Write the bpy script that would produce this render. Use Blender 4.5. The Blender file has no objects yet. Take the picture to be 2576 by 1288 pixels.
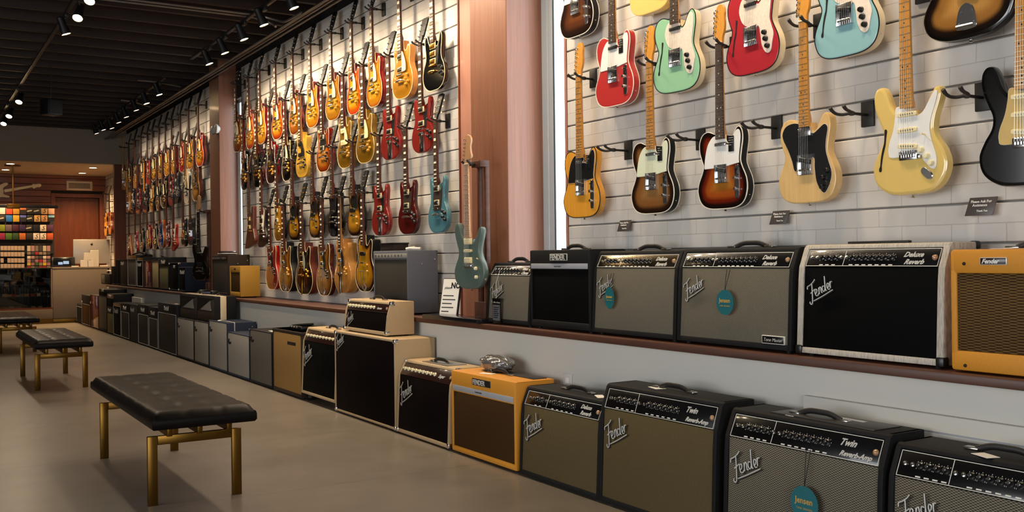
SKY, EXPOSURE = 5.4, 0.35
import bpy, bmesh, math, random
from mathutils import Vector, Matrix
from mathutils.geometry import delaunay_2d_cdt
random.seed(7)
SC = bpy.context.scene
COL = SC.collection
PI = math.pi
R = math.radians
# ---------------------------------------------------------------- measures of the room
CAM_H = 1.15        # eye height
WX = 3.343          # face of the slat wall
SHELF_X, SHELF_Z = 3.0, 0.738
FLOOR_AMP_X = 2.73
SHELF_AMP_X = 3.055
GX = WX - 0.10      # plane of the hung guitars' faces
FOC, YAW, PITCH, ROLL = 2460.0, 0.5550, 0.0005, 0.0119
_f = Vector((math.sin(YAW)*math.cos(PITCH), math.cos(YAW)*math.cos(PITCH), math.sin(PITCH)))
_r = Vector((math.cos(YAW), -math.sin(YAW), 0))
_d = -_r.cross(_f)
_r2 = _r*math.cos(ROLL) + _d*math.sin(ROLL)
_d2 = -_r*math.sin(ROLL) + _d*math.cos(ROLL)
def ray(x, y): return _f*FOC + _r2*(x-1288) + _d2*(y-644)
def on_x(x, y, X):
    v = ray(x, y); v = v*(X/v.x); return Vector((v.x, v.y, v.z+CAM_H))
def on_y(x, y, Y):
    v = ray(x, y); v = v*(Y/v.y); return Vector((v.x, v.y, v.z+CAM_H))
def on_z(x, y, Z):
    v = ray(x, y); v = v*((Z-CAM_H)/v.z); return Vector((v.x, v.y, v.z+CAM_H))

# ---------------------------------------------------------------- materials
MATS = {}
def _nm(name):
    m = bpy.data.materials.new(name); m.use_nodes = True
    nt = m.node_tree; b = nt.nodes['Principled BSDF']
    return m, nt, b
def lin(h):
    h = h.lstrip('#'); c = [int(h[i:i+2], 16)/255 for i in (0, 2, 4)]
    return tuple((x/12.92 if x <= .04045 else ((x+.055)/1.055)**2.4) for x in c) + (1,)
def setp(b, **k):
    for a, v in k.items():
        n = {'base': 'Base Color', 'rough': 'Roughness', 'metal': 'Metallic', 'coat': 'Coat Weight', 'coat_r': 'Coat Roughness',
             'spec': 'Specular IOR Level', 'emit': 'Emission Color', 'es': 'Emission Strength', 'trans': 'Transmission Weight', 'ior': 'IOR', 'alpha': 'Alpha', 'normal': 'Normal', 'sheen': 'Sheen Weight'}[a]
        b.inputs[n].default_value = v
def plain(name, col, rough=.5, metal=0., coat=0., noise=0., nscale=30., bump=0., bscale=200., spec=.5):
    """one colour with an optional mottling and an optional fine bump, in object space"""
    if name in MATS: return MATS[name]
    m, nt, b = _nm(name)
    c = lin(col) if isinstance(col, str) else tuple(col)+(1,) if len(col) == 3 else col
    setp(b, base=c, rough=rough, metal=metal, coat=coat, coat_r=.05, spec=spec)
    tc = None
    if noise or bump:
        tc = nt.nodes.new('ShaderNodeTexCoord')
    if noise:
        n = nt.nodes.new('ShaderNodeTexNoise'); n.inputs['Scale'].default_value = nscale; n.inputs['Detail'].default_value = 6
        nt.links.new(tc.outputs['Object'], n.inputs['Vector'])
        mx = nt.nodes.new('ShaderNodeMix'); mx.data_type = 'RGBA'
        mx.inputs['A'].default_value = tuple(x*(1-noise) for x in c[:3])+(1,)
        mx.inputs['B'].default_value = tuple(min(1, x*(1+noise)) for x in c[:3])+(1,)
        nt.links.new(n.outputs['Fac'], mx.inputs['Factor']); nt.links.new(mx.outputs['Result'], b.inputs['Base Color'])
    if bump:
        n2 = nt.nodes.new('ShaderNodeTexNoise'); n2.inputs['Scale'].default_value = bscale; n2.inputs['Detail'].default_value = 3
        nt.links.new(tc.outputs['Object'], n2.inputs['Vector'])
        bp = nt.nodes.new('ShaderNodeBump'); bp.inputs['Strength'].default_value = bump; bp.inputs['Distance'].default_value = .002
        nt.links.new(n2.outputs['Fac'], bp.inputs['Height']); nt.links.new(bp.outputs['Normal'], b.inputs['Normal'])
    MATS[name] = m
    return m
def wood(name, c1, c2, axis='z', rough=.4, scale=14., coat=.1, stretch=.06):
    if name in MATS: return MATS[name]
    m, nt, b = _nm(name)
    tc = nt.nodes.new('ShaderNodeTexCoord'); mp = nt.nodes.new('ShaderNodeMapping')
    s = [scale]*3; s['xyz'.index(axis)] = scale*stretch
    mp.inputs['Scale'].default_value = s
    n = nt.nodes.new('ShaderNodeTexNoise'); n.inputs['Scale'].default_value = 3.; n.inputs['Detail'].default_value = 8; n.inputs['Roughness'].default_value = .65
    cr = nt.nodes.new('ShaderNodeValToRGB')
    cr.color_ramp.elements[0].position = .3; cr.color_ramp.elements[0].color = lin(c1)
    cr.color_ramp.elements[1].position = .7; cr.color_ramp.elements[1].color = lin(c2)
    nt.links.new(tc.outputs['Object'], mp.inputs['Vector']); nt.links.new(mp.outputs['Vector'], n.inputs['Vector'])
    nt.links.new(n.outputs['Fac'], cr.inputs['Fac']); nt.links.new(cr.outputs['Color'], b.inputs['Base Color'])
    setp(b, rough=rough, coat=coat, coat_r=.15)
    MATS[name] = m
    return m
def burst(name, stops, rough=.18, grain=.12):
    """finish that changes from the rim to the middle of a guitar body (attribute: distance from the rim)"""
    if name in MATS: return MATS[name]
    m, nt, b = _nm(name)
    at = nt.nodes.new('ShaderNodeAttribute'); at.attribute_name = 'rim'
    cr = nt.nodes.new('ShaderNodeValToRGB'); cr.color_ramp.interpolation = 'EASE'
    el = cr.color_ramp.elements
    el[0].position = stops[0][0]; el[0].color = lin(stops[0][1]); el[1].position = stops[-1][0]; el[1].color = lin(stops[-1][1])
    for p, c in stops[1:-1]:
        e = el.new(p); e.color = lin(c)
    mul = nt.nodes.new('ShaderNodeMath'); mul.operation = 'MULTIPLY'; mul.inputs[1].default_value = 9.0
    nt.links.new(at.outputs['Fac'], mul.inputs[0]); nt.links.new(mul.outputs[0], cr.inputs['Fac'])
    tc = nt.nodes.new('ShaderNodeTexCoord'); mp = nt.nodes.new('ShaderNodeMapping'); mp.inputs['Scale'].default_value = (60, 20, 5)
    n = nt.nodes.new('ShaderNodeTexNoise'); n.inputs['Scale'].default_value = 3.; n.inputs['Detail'].default_value = 4
    nt.links.new(tc.outputs['Object'], mp.inputs['Vector']); nt.links.new(mp.outputs['Vector'], n.inputs['Vector'])
    mr = nt.nodes.new('ShaderNodeMapRange'); mr.inputs['To Min'].default_value = 1-grain; mr.inputs['To Max'].default_value = 1+grain
    nt.links.new(n.outputs['Fac'], mr.inputs['Value'])
    mx = nt.nodes.new('ShaderNodeMix'); mx.data_type = 'RGBA'; mx.blend_type = 'MULTIPLY'; mx.inputs['Factor'].default_value = 1
    nt.links.new(cr.outputs['Color'], mx.inputs['A']); nt.links.new(mr.outputs['Result'], mx.inputs['B'])
    nt.links.new(mx.outputs['Result'], b.inputs['Base Color'])
    setp(b, rough=rough, coat=.6, coat_r=.04)
    MATS[name] = m
    return m
def weave(name, c1, c2, px=.0045, pz=.003, rough=.7):
    """woven grille cloth: two threads crossing, in object space on the x/z plane"""
    if name in MATS: return MATS[name]
    m, nt, b = _nm(name)
    tc = nt.nodes.new('ShaderNodeTexCoord'); sp = nt.nodes.new('ShaderNodeSeparateXYZ')
    nt.links.new(tc.outputs['Object'], sp.inputs[0])
    outs = []
    for ch, p in (('X', px), ('Z', pz)):
        a = nt.nodes.new('ShaderNodeMath'); a.operation = 'MULTIPLY'; a.inputs[1].default_value = 2*PI/p
        nt.links.new(sp.outputs[ch], a.inputs[0])
        s = nt.nodes.new('ShaderNodeMath'); s.operation = 'SINE'; nt.links.new(a.outputs[0], s.inputs[0]); outs.append(s)
    mu = nt.nodes.new('ShaderNodeMath'); mu.operation = 'MULTIPLY'
    nt.links.new(outs[0].outputs[0], mu.inputs[0]); nt.links.new(outs[1].outputs[0], mu.inputs[1])
    mr = nt.nodes.new('ShaderNodeMapRange'); mr.inputs['From Min'].default_value = -.4; mr.inputs['From Max'].default_value = .6
    nt.links.new(mu.outputs[0], mr.inputs['Value'])
    n = nt.nodes.new('ShaderNodeTexNoise'); n.inputs['Scale'].default_value = 260; nt.links.new(tc.outputs['Object'], n.inputs['Vector'])
    ad = nt.nodes.new('ShaderNodeMath'); ad.operation = 'MULTIPLY_ADD'; ad.inputs[1].default_value = .35
    nt.links.new(n.outputs['Fac'], ad.inputs[0]); nt.links.new(mr.outputs['Result'], ad.inputs[2])
    mx = nt.nodes.new('ShaderNodeMix'); mx.data_type = 'RGBA'; mx.inputs['A'].default_value = lin(c1); mx.inputs['B'].default_value = lin(c2)
    nt.links.new(ad.outputs[0], mx.inputs['Factor']); nt.links.new(mx.outputs['Result'], b.inputs['Base Color'])
    setp(b, rough=rough, spec=.05)
    MATS[name] = m
    return m
def glow(name, col, strength):
    if name in MATS: return MATS[name]
    m, nt, b = _nm(name); setp(b, base=(0, 0, 0, 1), emit=lin(col), es=strength, rough=.6); MATS[name] = m; return m
def glass(name, tint='ffffff', rough=0., alpha=.15):
    if name in MATS: return MATS[name]
    m = bpy.data.materials.new(name); m.use_nodes = True; nt = m.node_tree; nt.nodes.clear()
    o = nt.nodes.new('ShaderNodeOutputMaterial'); t = nt.nodes.new('ShaderNodeBsdfTransparent'); t.inputs[0].default_value = lin(tint)
    g = nt.nodes.new('ShaderNodeBsdfGlossy'); g.inputs['Roughness'].default_value = rough
    mx = nt.nodes.new('ShaderNodeMixShader'); mx.inputs[0].default_value = .05
    nt.links.new(t.outputs[0], mx.inputs[1]); nt.links.new(g.outputs[0], mx.inputs[2]); nt.links.new(mx.outputs[0], o.inputs[0])
    MATS[name] = m
    return m

# ---------------------------------------------------------------- mesh builder
class MB:
    def __init__(s): s.v = []; s.f = []; s.m = []; s.rim = None
    def add(s, vs, fs, mat=0, M=None):
        o = len(s.v)
        s.v += [tuple(M @ Vector(p)) if M is not None else tuple(p) for p in vs]
        s.f += [tuple(i+o for i in f) for f in fs]; s.m += [mat]*len(fs)
        return s
    def bm(s, bm, mat=0, M=None):
        bm.verts.index_update()
        s.add([v.co for v in bm.verts], [[v.index for v in f.verts] for f in bm.faces], mat, M); bm.free(); return s
    def box(s, c, size, bev=0., mat=0, M=None, seg=2):
        b = bmesh.new(); bmesh.ops.create_cube(b, size=1)
        for v in b.verts: v.co = Vector((v.co.x*size[0], v.co.y*size[1], v.co.z*size[2])) + Vector(c)
        if bev > 0: bmesh.ops.bevel(b, geom=list(b.edges), offset=min(bev, min(size)*.49), segments=seg, affect='EDGES', profile=.5)
        return s.bm(b, mat, M)
    def bx(s, x0, x1, y0, y1, z0, z1, bev=0., mat=0, M=None, seg=2):
        return s.box(((x0+x1)/2, (y0+y1)/2, (z0+z1)/2), (abs(x1-x0), abs(y1-y0), abs(z1-z0)), bev, mat, M, seg)
    def tube(s, pts, r, n=8, mat=0, closed=False, M=None, flat=1.):
        pts = [Vector(p) for p in pts]; N = len(pts); rs = r if isinstance(r, (list, tuple)) else [r]*N
        vs = []; fs = []; ref = None
        for i, p in enumerate(pts):
            a = pts[(i-1) % N] if (closed or i > 0) else p; b_ = pts[(i+1) % N] if (closed or i < N-1) else p
            t = (b_-a)
            if t.length < 1e-9: t = Vector((0, 0, 1))
            t.normalize()
            if ref is None:
                ref = Vector((0, 1, 0)) if abs(t.y) < .9 else Vector((1, 0, 0))
            u = (ref - t*ref.dot(t))
            if u.length < 1e-6: u = t.orthogonal()
            u.normalize(); w = t.cross(u); ref = u
            for k in range(n):
                an = 2*PI*k/n
                vs.append(p + u*(math.cos(an)*rs[i]*flat) + w*(math.sin(an)*rs[i]))
        M_ = N if closed else N-1
        for i in range(M_):
            for k in range(n):
                a = i*n+k; b_ = i*n+(k+1) % n; c = ((i+1) % N)*n+(k+1) % n; d = ((i+1) % N)*n+k
                fs.append((a, b_, c, d))
        if not closed:
            fs.append(tuple(range(n-1, -1, -1))); fs.append(tuple((N-1)*n+k for k in range(n)))
        return s.add(vs, fs, mat, M)
    def cyl(s, p0, p1, r0, r1=None, n=14, mat=0, M=None):
        return s.tube([p0, p1], [r0, r0 if r1 is None else r1], n, mat, M=M)
    def lathe(s, prof, c=(0, 0, 0), axis='y', n=16, mat=0, M=None):
        """prof: (radius, height along axis)"""
        vs = []; fs = []
        for r, h in prof:
            for k in range(n):
                a = 2*PI*k/n; u, w = r*math.cos(a), r*math.sin(a)
                p = {'y': (u, h, w), 'z': (u, w, h), 'x': (h, u, w)}[axis]
                vs.append((p[0]+c[0], p[1]+c[1], p[2]+c[2]))
        for i in range(len(prof)-1):
            for k in range(n): fs.append((i*n+k, i*n+(k+1) % n, (i+1)*n+(k+1) % n, (i+1)*n+k))
        fs.append(tuple(range(n))); fs.append(tuple((len(prof)-1)*n+k for k in range(n)))
        return s.add(vs, fs, mat, M)
    def prism(s, poly, y0, y1, mat=0, M=None, bev=0.):
        """outline in x/z pushed along y, with a chamfered front (y0) rim"""
        n = len(poly); inn = inset(poly, bev) if bev else poly
        vs = [(x, y0, z) for x, z in inn]; rings = [0]
        if bev: vs += [(x, y0+bev, z) for x, z in poly]
        vs += [(x, y1, z) for x, z in poly]
        k = len(vs)//n; fs = [tuple(range(n)), tuple((k-1)*n+i for i in range(n-1, -1, -1))]
        for q in range(k-1):
            for i in range(n): fs.append((q*n+i, (q+1)*n+i, (q+1)*n+(i+1) % n, q*n+(i+1) % n))
        return s.add(vs, fs, mat, M)
    def mesh(s, name, nm=1, smooth=40):
        me = bpy.data.meshes.new(name); me.from_pydata(s.v, [], s.f)
        b = bmesh.new(); b.from_mesh(me); bmesh.ops.recalc_face_normals(b, faces=list(b.faces)); b.to_mesh(me); b.free()
        me.polygons.foreach_set('material_index', s.m)
        if smooth:
            me.polygons.foreach_set('use_smooth', [True]*len(me.polygons)); me.set_sharp_from_angle(angle=R(smooth))
        for _ in range(nm): me.materials.append(None)
        if s.rim is not None:
            a = me.attributes.new('rim', 'FLOAT', 'POINT'); a.data.foreach_set('value', s.rim)
        me.update(); return me
    def build(s, name, mats, parent=None, smooth=40, loc=None, rot=None):
        mats = mats if isinstance(mats, (list, tuple)) else [mats]
        return put(name, s.mesh(name, len(mats), smooth), mats, parent, loc, rot)
def put(name, me, mats, parent=None, loc=None, rot=None):
    o = bpy.data.objects.new(name, me); COL.objects.link(o)
    for i, m in enumerate(mats):
        o.material_slots[i].link = 'OBJECT'; o.material_slots[i].material = m
    if parent: o.parent = parent
    if loc is not None: o.location = loc
    if rot is not None: o.rotation_euler = rot
    return o
CACHE = {}
def cached(key, fn, name, nm, smooth=40):
    if key not in CACHE: CACHE[key] = fn().mesh(name, nm, smooth)
    return CACHE[key]
def inset(poly, d):
    n = len(poly); out = []
    A = sum(poly[i][0]*poly[(i+1) % n][1]-poly[(i+1) % n][0]*poly[i][1] for i in range(n))
    sg = 1 if A > 0 else -1
    for i in range(n):
        p, q, r = Vector(poly[i-1]), Vector(poly[i]), Vector(poly[(i+1) % n])
        a = (q-p); b = (r-q)
        if a.length < 1e-9: a = b
        if b.length < 1e-9: b = a
        na = Vector((-a.y, a.x)).normalized(); nb = Vector((-b.y, b.x)).normalized()
        m = (na+nb)
        if m.length < 1e-3: m = na
        m.normalize(); k = d/max(.45, m.dot(na)); out.append(tuple(q+m*(k*sg)))
    return out
def spline(pts, per=6, closed=True):
    """Catmull-Rom through points; a point with a third entry 'c' stays a corner"""
    n = len(pts); out = []
    P = [Vector(p[:2]) for p in pts]; C = [len(p) > 2 for p in pts]
    rng = n if closed else n-1
    for i in range(rng):
        p0, p1, p2, p3 = P[(i-1) % n], P[i], P[(i+1) % n], P[(i+2) % n]
        if not closed:
            if i == 0: p0 = p1
            if i == n-2: p3 = p2
        if C[i]: p0 = p1
        if C[(i+1) % n]: p3 = p2
        for k in range(per):
            t = k/per
            q = .5*((2*p1)+(p2-p0)*t+(2*p0-5*p1+4*p2-p3)*t*t+(3*p1-p0-3*p2+p3)*t**3)
            out.append((q.x, q.y))
    if not closed: out.append(tuple(P[-1]))
    return out
def spline3(pts, per=5):
    P = [Vector(p) for p in pts]; n = len(P); out = []
    for i in range(n-1):
        p1, p2 = P[i], P[i+1]; p0 = P[i-1] if i else p1; p3 = P[i+2] if i < n-2 else p2
        for k in range(per):
            t = k/per; out.append(.5*((2*p1)+(p2-p0)*t+(2*p0-5*p1+4*p2-p3)*t*t+(3*p1-p0-3*p2+p3)*t**3))
    out.append(P[-1]); return out

# ---------------------------------------------------------------- naming
def tag(o, label=None, cat=None, group=None, kind=None):
    if label: o['label'] = label
    if cat: o['category'] = cat
    if group: o['group'] = group
    if kind: o['kind'] = kind
    return o
def thing(name, label, cat, loc=(0, 0, 0), rz=0., group=None, rot=None, scale=None):
    o = bpy.data.objects.new(name, None); COL.objects.link(o); o.empty_display_size = .05
    o.location = loc; o.rotation_euler = rot if rot is not None else (0, 0, rz)
    if scale: o.scale = (scale,)*3
    return tag(o, label, cat, group)
def struct(name, mb, mats, smooth=30, label=None):
    o = mb.build(name, mats, None, smooth); o['kind'] = 'structure'
    if label: o['label'] = label
    return o
def dup(root, loc, rot=None, label=None, group=None):
    r = root.copy(); COL.objects.link(r); r.location = loc
    if rot is not None: r.rotation_euler = rot
    if label: r['label'] = label
    if group: r['group'] = group
    for ch in list(root.children):
        c = ch.copy(); COL.objects.link(c); c.parent = r
        for g in list(ch.children):
            d = g.copy(); COL.objects.link(d); d.parent = c
    return r
WALLROT = -PI/2     # local x runs along the wall to the right, local -y looks into the shop
_TXT = {}
def text_mesh(s, size, depth=.001, shear=0., align='LEFT', bold=0.):
    key = (s, size, depth, shear, align, bold)
    if key in _TXT: return _TXT[key]
    cu = bpy.data.curves.new('lettering', 'FONT'); cu.body = s; cu.size = size; cu.extrude = depth; cu.shear = shear; cu.align_x = align; cu.resolution_u = 2; cu.offset = bold
    ob = bpy.data.objects.new('lettering', cu); COL.objects.link(ob)
    dg = bpy.context.evaluated_depsgraph_get(); dg.update()
    me = bpy.data.meshes.new_from_object(ob.evaluated_get(dg)); me.transform(Matrix.Rotation(PI/2, 4, 'X'))
    me.materials.clear(); me.materials.append(None)
    bpy.data.objects.remove(ob); bpy.data.curves.remove(cu)
    _TXT[key] = me; return me
def text(name, s, size, mat, parent, loc, rot=None, **k):
    return put(name, text_mesh(s, size, **k), [mat], parent, loc, rot)
# ================================================================ guitars
def mir(pts): return pts + [(-p[0],)+tuple(p[1:]) for p in reversed(pts) if abs(p[0]) > 1e-6]
OUT = {
 'single': [(0,0),(.09,.009),(.145,.05),(.165,.11),(.157,.17),(.128,.228),(.119,.268),(.126,.315),(.131,.352),(.124,.38),(.1,.386),(.078,.36),(.055,.347),(.037,.365),(.03,.4),(.028,.43,'c'),(-.028,.43,'c'),(-.055,.438),(-.092,.435),(-.121,.405),(-.13,.36),(-.122,.312),(-.114,.27),(-.125,.222),(-.155,.167),(-.165,.11),(-.145,.05),(-.09,.009)],
 'horned': [(0,0),(.08,.006),(.14,.042),(.163,.1),(.15,.163),(.119,.213),(.112,.26),(.122,.32),(.124,.368),(.109,.398),(.094,.38),(.078,.33),(.055,.303),(.03,.315),(.028,.345,'c'),(-.028,.345,'c'),(-.03,.335),(-.05,.325),(-.072,.345),(-.09,.385),(-.108,.398),(-.126,.37),(-.124,.32),(-.113,.26),(-.119,.213),(-.15,.163),(-.163,.1),(-.14,.042),(-.08,.006)],
 'slab': [(0,0),(.09,.005),(.14,.032),(.162,.085),(.157,.14),(.131,.195),(.121,.228),(.128,.278),(.136,.325),(.131,.366),(.112,.386),(.09,.372),(.067,.33),(.046,.312),(.031,.325),(.028,.352,'c'),(-.028,.36,'c'),(-.052,.366),(-.09,.378),(-.126,.367),(-.147,.33),(-.147,.285),(-.134,.245),(-.122,.213),(-.131,.178),(-.155,.13),(-.162,.085),(-.14,.032),(-.09,.005)],
 'contour': [(0,0),(.09,.007),(.14,.042),(.163,.1),(.15,.158),(.119,.207),(.109,.243),(.116,.288),(.132,.332),(.141,.366),(.134,.392),(.114,.394),(.093,.366),(.071,.327),(.05,.305),(.032,.302),(.028,.32,'c'),(-.028,.322,'c'),(-.054,.323),(-.077,.352),(-.092,.394),(-.112,.424),(-.139,.424),(-.156,.394),(-.153,.344),(-.134,.292),(-.116,.247),(-.121,.205),(-.146,.163),(-.166,.11),(-.15,.047),(-.09,.006)],
 'semi': [(0,0),(.1,.006),(.167,.048),(.204,.118),(.19,.192),(.152,.25),(.14,.292),(.149,.35),(.156,.4),(.143,.446),(.11,.458),(.078,.43),(.055,.398),(.031,.388),(.028,.4,'c'),(-.028,.4,'c'),(-.031,.388),(-.055,.398),(-.078,.43),(-.11,.458),(-.143,.446),(-.156,.4),(-.149,.35),(-.14,.292),(-.152,.25),(-.19,.192),(-.204,.118),(-.167,.048),(-.1,.006)],
 'arch': [(0,0),(.1,.006),(.167,.048),(.205,.12),(.19,.2),(.152,.265),(.141,.31),(.15,.37),(.157,.42),(.142,.452),(.112,.446),(.08,.415),(.055,.4),(.035,.415),(.028,.45,'c'),(.028,.492,'c'),(-.028,.492,'c'),(-.07,.497),(-.115,.485),(-.148,.445),(-.155,.39),(-.145,.335),(-.141,.305),(-.152,.265),(-.19,.2),(-.205,.12),(-.167,.048),(-.1,.006)],
 'double': [(0,0),(.09,.008),(.145,.05),(.165,.11),(.157,.17),(.13,.222),(.12,.258),(.127,.31),(.13,.355),(.113,.387),(.088,.375),(.068,.345),(.045,.335),(.03,.35),(.028,.37,'c'),(-.028,.37,'c'),(-.03,.35),(-.045,.335),(-.068,.345),(-.088,.375),(-.113,.387),(-.13,.355),(-.127,.31),(-.12,.258),(-.13,.222),(-.157,.17),(-.165,.11),(-.145,.05),(-.09,.008)],
 'offset': [(.02,0),(.1,.012),(.16,.05),(.183,.11),(.172,.17),(.14,.22),(.12,.26),(.118,.31),(.126,.355),(.12,.39),(.1,.39),(.07,.345),(.045,.33),(.03,.335),(.028,.35,'c'),(-.028,.35,'c'),(-.055,.36),(-.085,.4),(-.11,.43),(-.14,.428),(-.158,.39),(-.155,.33),(-.14,.28),(-.135,.235),(-.15,.18),(-.178,.13),(-.185,.085),(-.16,.035),(-.09,.004)],
 'angular': [(-.19,.0,'c'),(-.17,-.012),(.13,.03,'c'),(.175,.05),(.185,.09),(.13,.2,'c'),(.145,.395),(.135,.425),(.1,.425),(.085,.4),(.06,.28,'c'),(.032,.285),(.028,.33,'c'),(-.028,.33,'c'),(-.05,.325),(-.075,.29),(-.085,.22)],
 'wing': [(-.12,.0),(-.05,-.005),(.09,.04),(.14,.075),(.145,.11),(.105,.19),(.11,.27),(.125,.35),(.11,.385),(.085,.375),(.055,.3),(.03,.305),(.028,.33,'c'),(-.028,.33,'c'),(-.06,.33),(-.085,.3),(-.08,.24),(-.1,.13),(-.135,.04)],
 'vee': [(-.185,-.03),(-.15,-.035),(.0,.16,'c'),(.15,-.035),(.185,-.03),(.185,.0),(.06,.33),(.028,.36,'c'),(-.028,.36,'c'),(-.06,.33),(-.185,.0)],
 'acoustic': [(0,0),(.1,.006),(.165,.05),(.195,.125),(.18,.2),(.145,.26),(.127,.3),(.13,.345),(.143,.395),(.13,.445),(.09,.478),(.028,.488,'c'),(-.028,.488,'c'),(-.09,.478),(-.13,.445),(-.143,.395),(-.13,.345),(-.127,.3),(-.145,.26),(-.18,.2),(-.195,.125),(-.165,.05),(-.1,.006)],
}
#        nut-to-end, thickness, scale, end of fingerboard (z), arch height, rim rounding, head
GEO = {'single': (.800,.050,.629,.335,.010,.004,'gib'), 'horned': (.800,.036,.629,.335,0,.007,'gib'), 'slab': (.800,.044,.648,.335,0,.004,'fen'),
       'contour': (.800,.044,.648,.330,0,.012,'strat'), 'semi': (.870,.045,.629,.392,.010,.004,'gib'), 'arch': (.880,.085,.629,.405,.014,.004,'gib'),
       'double': (.800,.048,.629,.335,.006,.004,'gib'), 'offset': (.810,.044,.648,.340,0,.012,'strat'), 'angular': (.800,.040,.629,.320,0,.004,'hockey'),
       'wing': (.800,.038,.629,.320,0,.006,'gib'), 'vee': (.790,.038,.629,.330,0,.004,'gib'), 'acoustic': (.880,.1,.648,.400,.0,.004,'gib')}
def outline(kind, per): return spline(OUT[kind], per)
def dist_poly(p, poly):
    best = 9.; px, pz = p
    n = len(poly)
    for i in range(n):
        ax, az = poly[i]; bx, bz = poly[(i+1) % n]; dx, dz = bx-ax, bz-az; L = dx*dx+dz*dz
        t = 0 if L < 1e-12 else max(0, min(1, ((px-ax)*dx+(pz-az)*dz)/L))
        q = (ax+dx*t-px)**2+(az+dz*t-pz)**2
        if q < best: best = q
    return math.sqrt(best)
def inside(p, poly):
    x, z = p; c = False; n = len(poly)
    for i in range(n):
        x1, z1 = poly[i]; x2, z2 = poly[(i+1) % n]
        if (z1 > z) != (z2 > z) and x < (x2-x1)*(z-z1)/(z2-z1)+x1: c = not c
    return c
def body_mb(kind, per, grid):
    L, t, sc, fe, arch, rr, hd = GEO[kind]
    poly = outline(kind, per); n = len(poly); mb = MB(); mb.rim = []
    A = sum(poly[i][0]*poly[(i+1) % n][1]-poly[(i+1) % n][0]*poly[i][1] for i in range(n))
    if A < 0: poly = poly[::-1]
    k1 = inset(poly, rr*.3); k2 = inset(poly, rr)
    k3 = inset(poly, rr+.004)
    rings = [(inset(poly, rr*.8), t), (poly, t-rr), (poly, rr), (k1, rr*.3), (k2, 0.), (k3, 0.)]
    k2 = k3
    vs = []
    for ring, y in rings: vs += [(x, y, z) for x, z in ring]
    fs = [tuple(range(n))]
    mats = [1]
    for q in range(5):
        for i in range(n):
            fs.append((q*n+i, (q+1)*n+i, (q+1)*n+(i+1) % n, q*n+(i+1) % n)); mats.append(1 if q < (2 if rr < .006 else 2) else 0)
    # front: triangulated with inner points that carry their distance from the rim
    pts = [Vector(p) for p in k2]; xs = [p[0] for p in k2]; zs = [p[1] for p in k2]
    z = min(zs)+grid*.5; row = 0
    while z < max(zs):
        x = min(xs)+(grid*.5 if row % 2 else grid)
        while x < max(xs):
            if inside((x, z), k2) and dist_poly((x, z), k2) > grid*.55: pts.append(Vector((x, z)))
            x += grid
        z += grid*.87; row += 1
    ov, oe, of, _, _, _ = delaunay_2d_cdt(pts, [], [list(range(n))], 1, 1e-6)
    base = len(vs); rim = [0.]*(base-n)+[.004]*n
    for p in ov:
        d = dist_poly((p.x, p.y), k2); rim.append(d+.004)
        u = min(1, d/.07); u = u*u*(3-2*u)
        vs.append((p.x, -arch*u, p.y))
    for f in of: fs.append(tuple(i+base for i in f)); mats.append(0)
    mb.v = vs; mb.f = fs; mb.m = mats; mb.rim = rim
    return mb
def body_mesh(kind, per, grid):
    key = ('body', kind, per, grid)
    if key in CACHE: return CACHE[key]
    mb = body_mb(kind, per, grid)
    me = bpy.data.meshes.new('body'); me.from_pydata(mb.v, [], mb.f)
    a = me.attributes.new('rim', 'FLOAT', 'POINT'); a.data.foreach_set('value', mb.rim)
    b = bmesh.new(); b.from_mesh(me); bmesh.ops.remove_doubles(b, verts=list(b.verts), dist=1e-5); bmesh.ops.recalc_face_normals(b, faces=list(b.faces))
    # material by facing after the merge: front faces look to -y
    b.to_mesh(me); b.free()
    L, t, sc, fe, arch, rr, hd = GEO[kind]
    for p in me.polygons:
        ys = [me.vertices[i].co.y for i in p.vertices]
        p.material_index = 0 if max(ys) < rr+1e-4 else 1
    me.polygons.foreach_set('use_smooth', [True]*len(me.polygons)); me.set_sharp_from_angle(angle=R(38))
    me.materials.append(None); me.materials.append(None); me.update()
    CACHE[key] = me; return me
def fret_z(L, sc, i): return L - sc*(1-2**(-i/12))
def board_w(L, sc, z): return .0215+(.0285-.0215)*min(1, (L-z)/(sc*.72))   # half width
FB_Y = -.014
def finger_mb(kind, lvl, inlay):
    L, t, sc, fe, arch, rr, hd = GEO[kind]; mb = MB(); y0 = FB_Y-arch; y1 = y0+.006
    w0 = board_w(L, sc, L); w1 = board_w(L, sc, fe)
    mb.prism([(-w0, L), (w0, L), (w1, fe), (-w1, fe)], y0, y1, 0, bev=.001)
    if lvl >= 2:
        for i in range(1, 22):
            z = fret_z(L, sc, i)
            if z < fe+.004: break
            w = board_w(L, sc, z); h = .0011 if lvl == 3 else .0014
            mb.bx(-w, w, y0-.0011, y0+.001, z-h, z+h, 0, 1)
        for i in (3, 5, 7, 9, 12, 15, 17, 19, 21):
            z = (fret_z(L, sc, i)+fret_z(L, sc, i-1))/2; g = (fret_z(L, sc, i-1)-fret_z(L, sc, i))
            if z < fe+.004: break
            if inlay == 'dot':
                for xx in ((-.011, .011) if i == 12 else (0,)): mb.cyl((xx, y0-.0006, z), (xx, y0+.001, z), .0032 if lvl == 3 else .004, n=8, mat=2)
            elif inlay == 'block':
                w = board_w(L, sc, z)*.74; mb.bx(-w, w, y0-.0006, y0+.001, z-g*.33, z+g*.33, 0, 2)
    return mb
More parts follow.
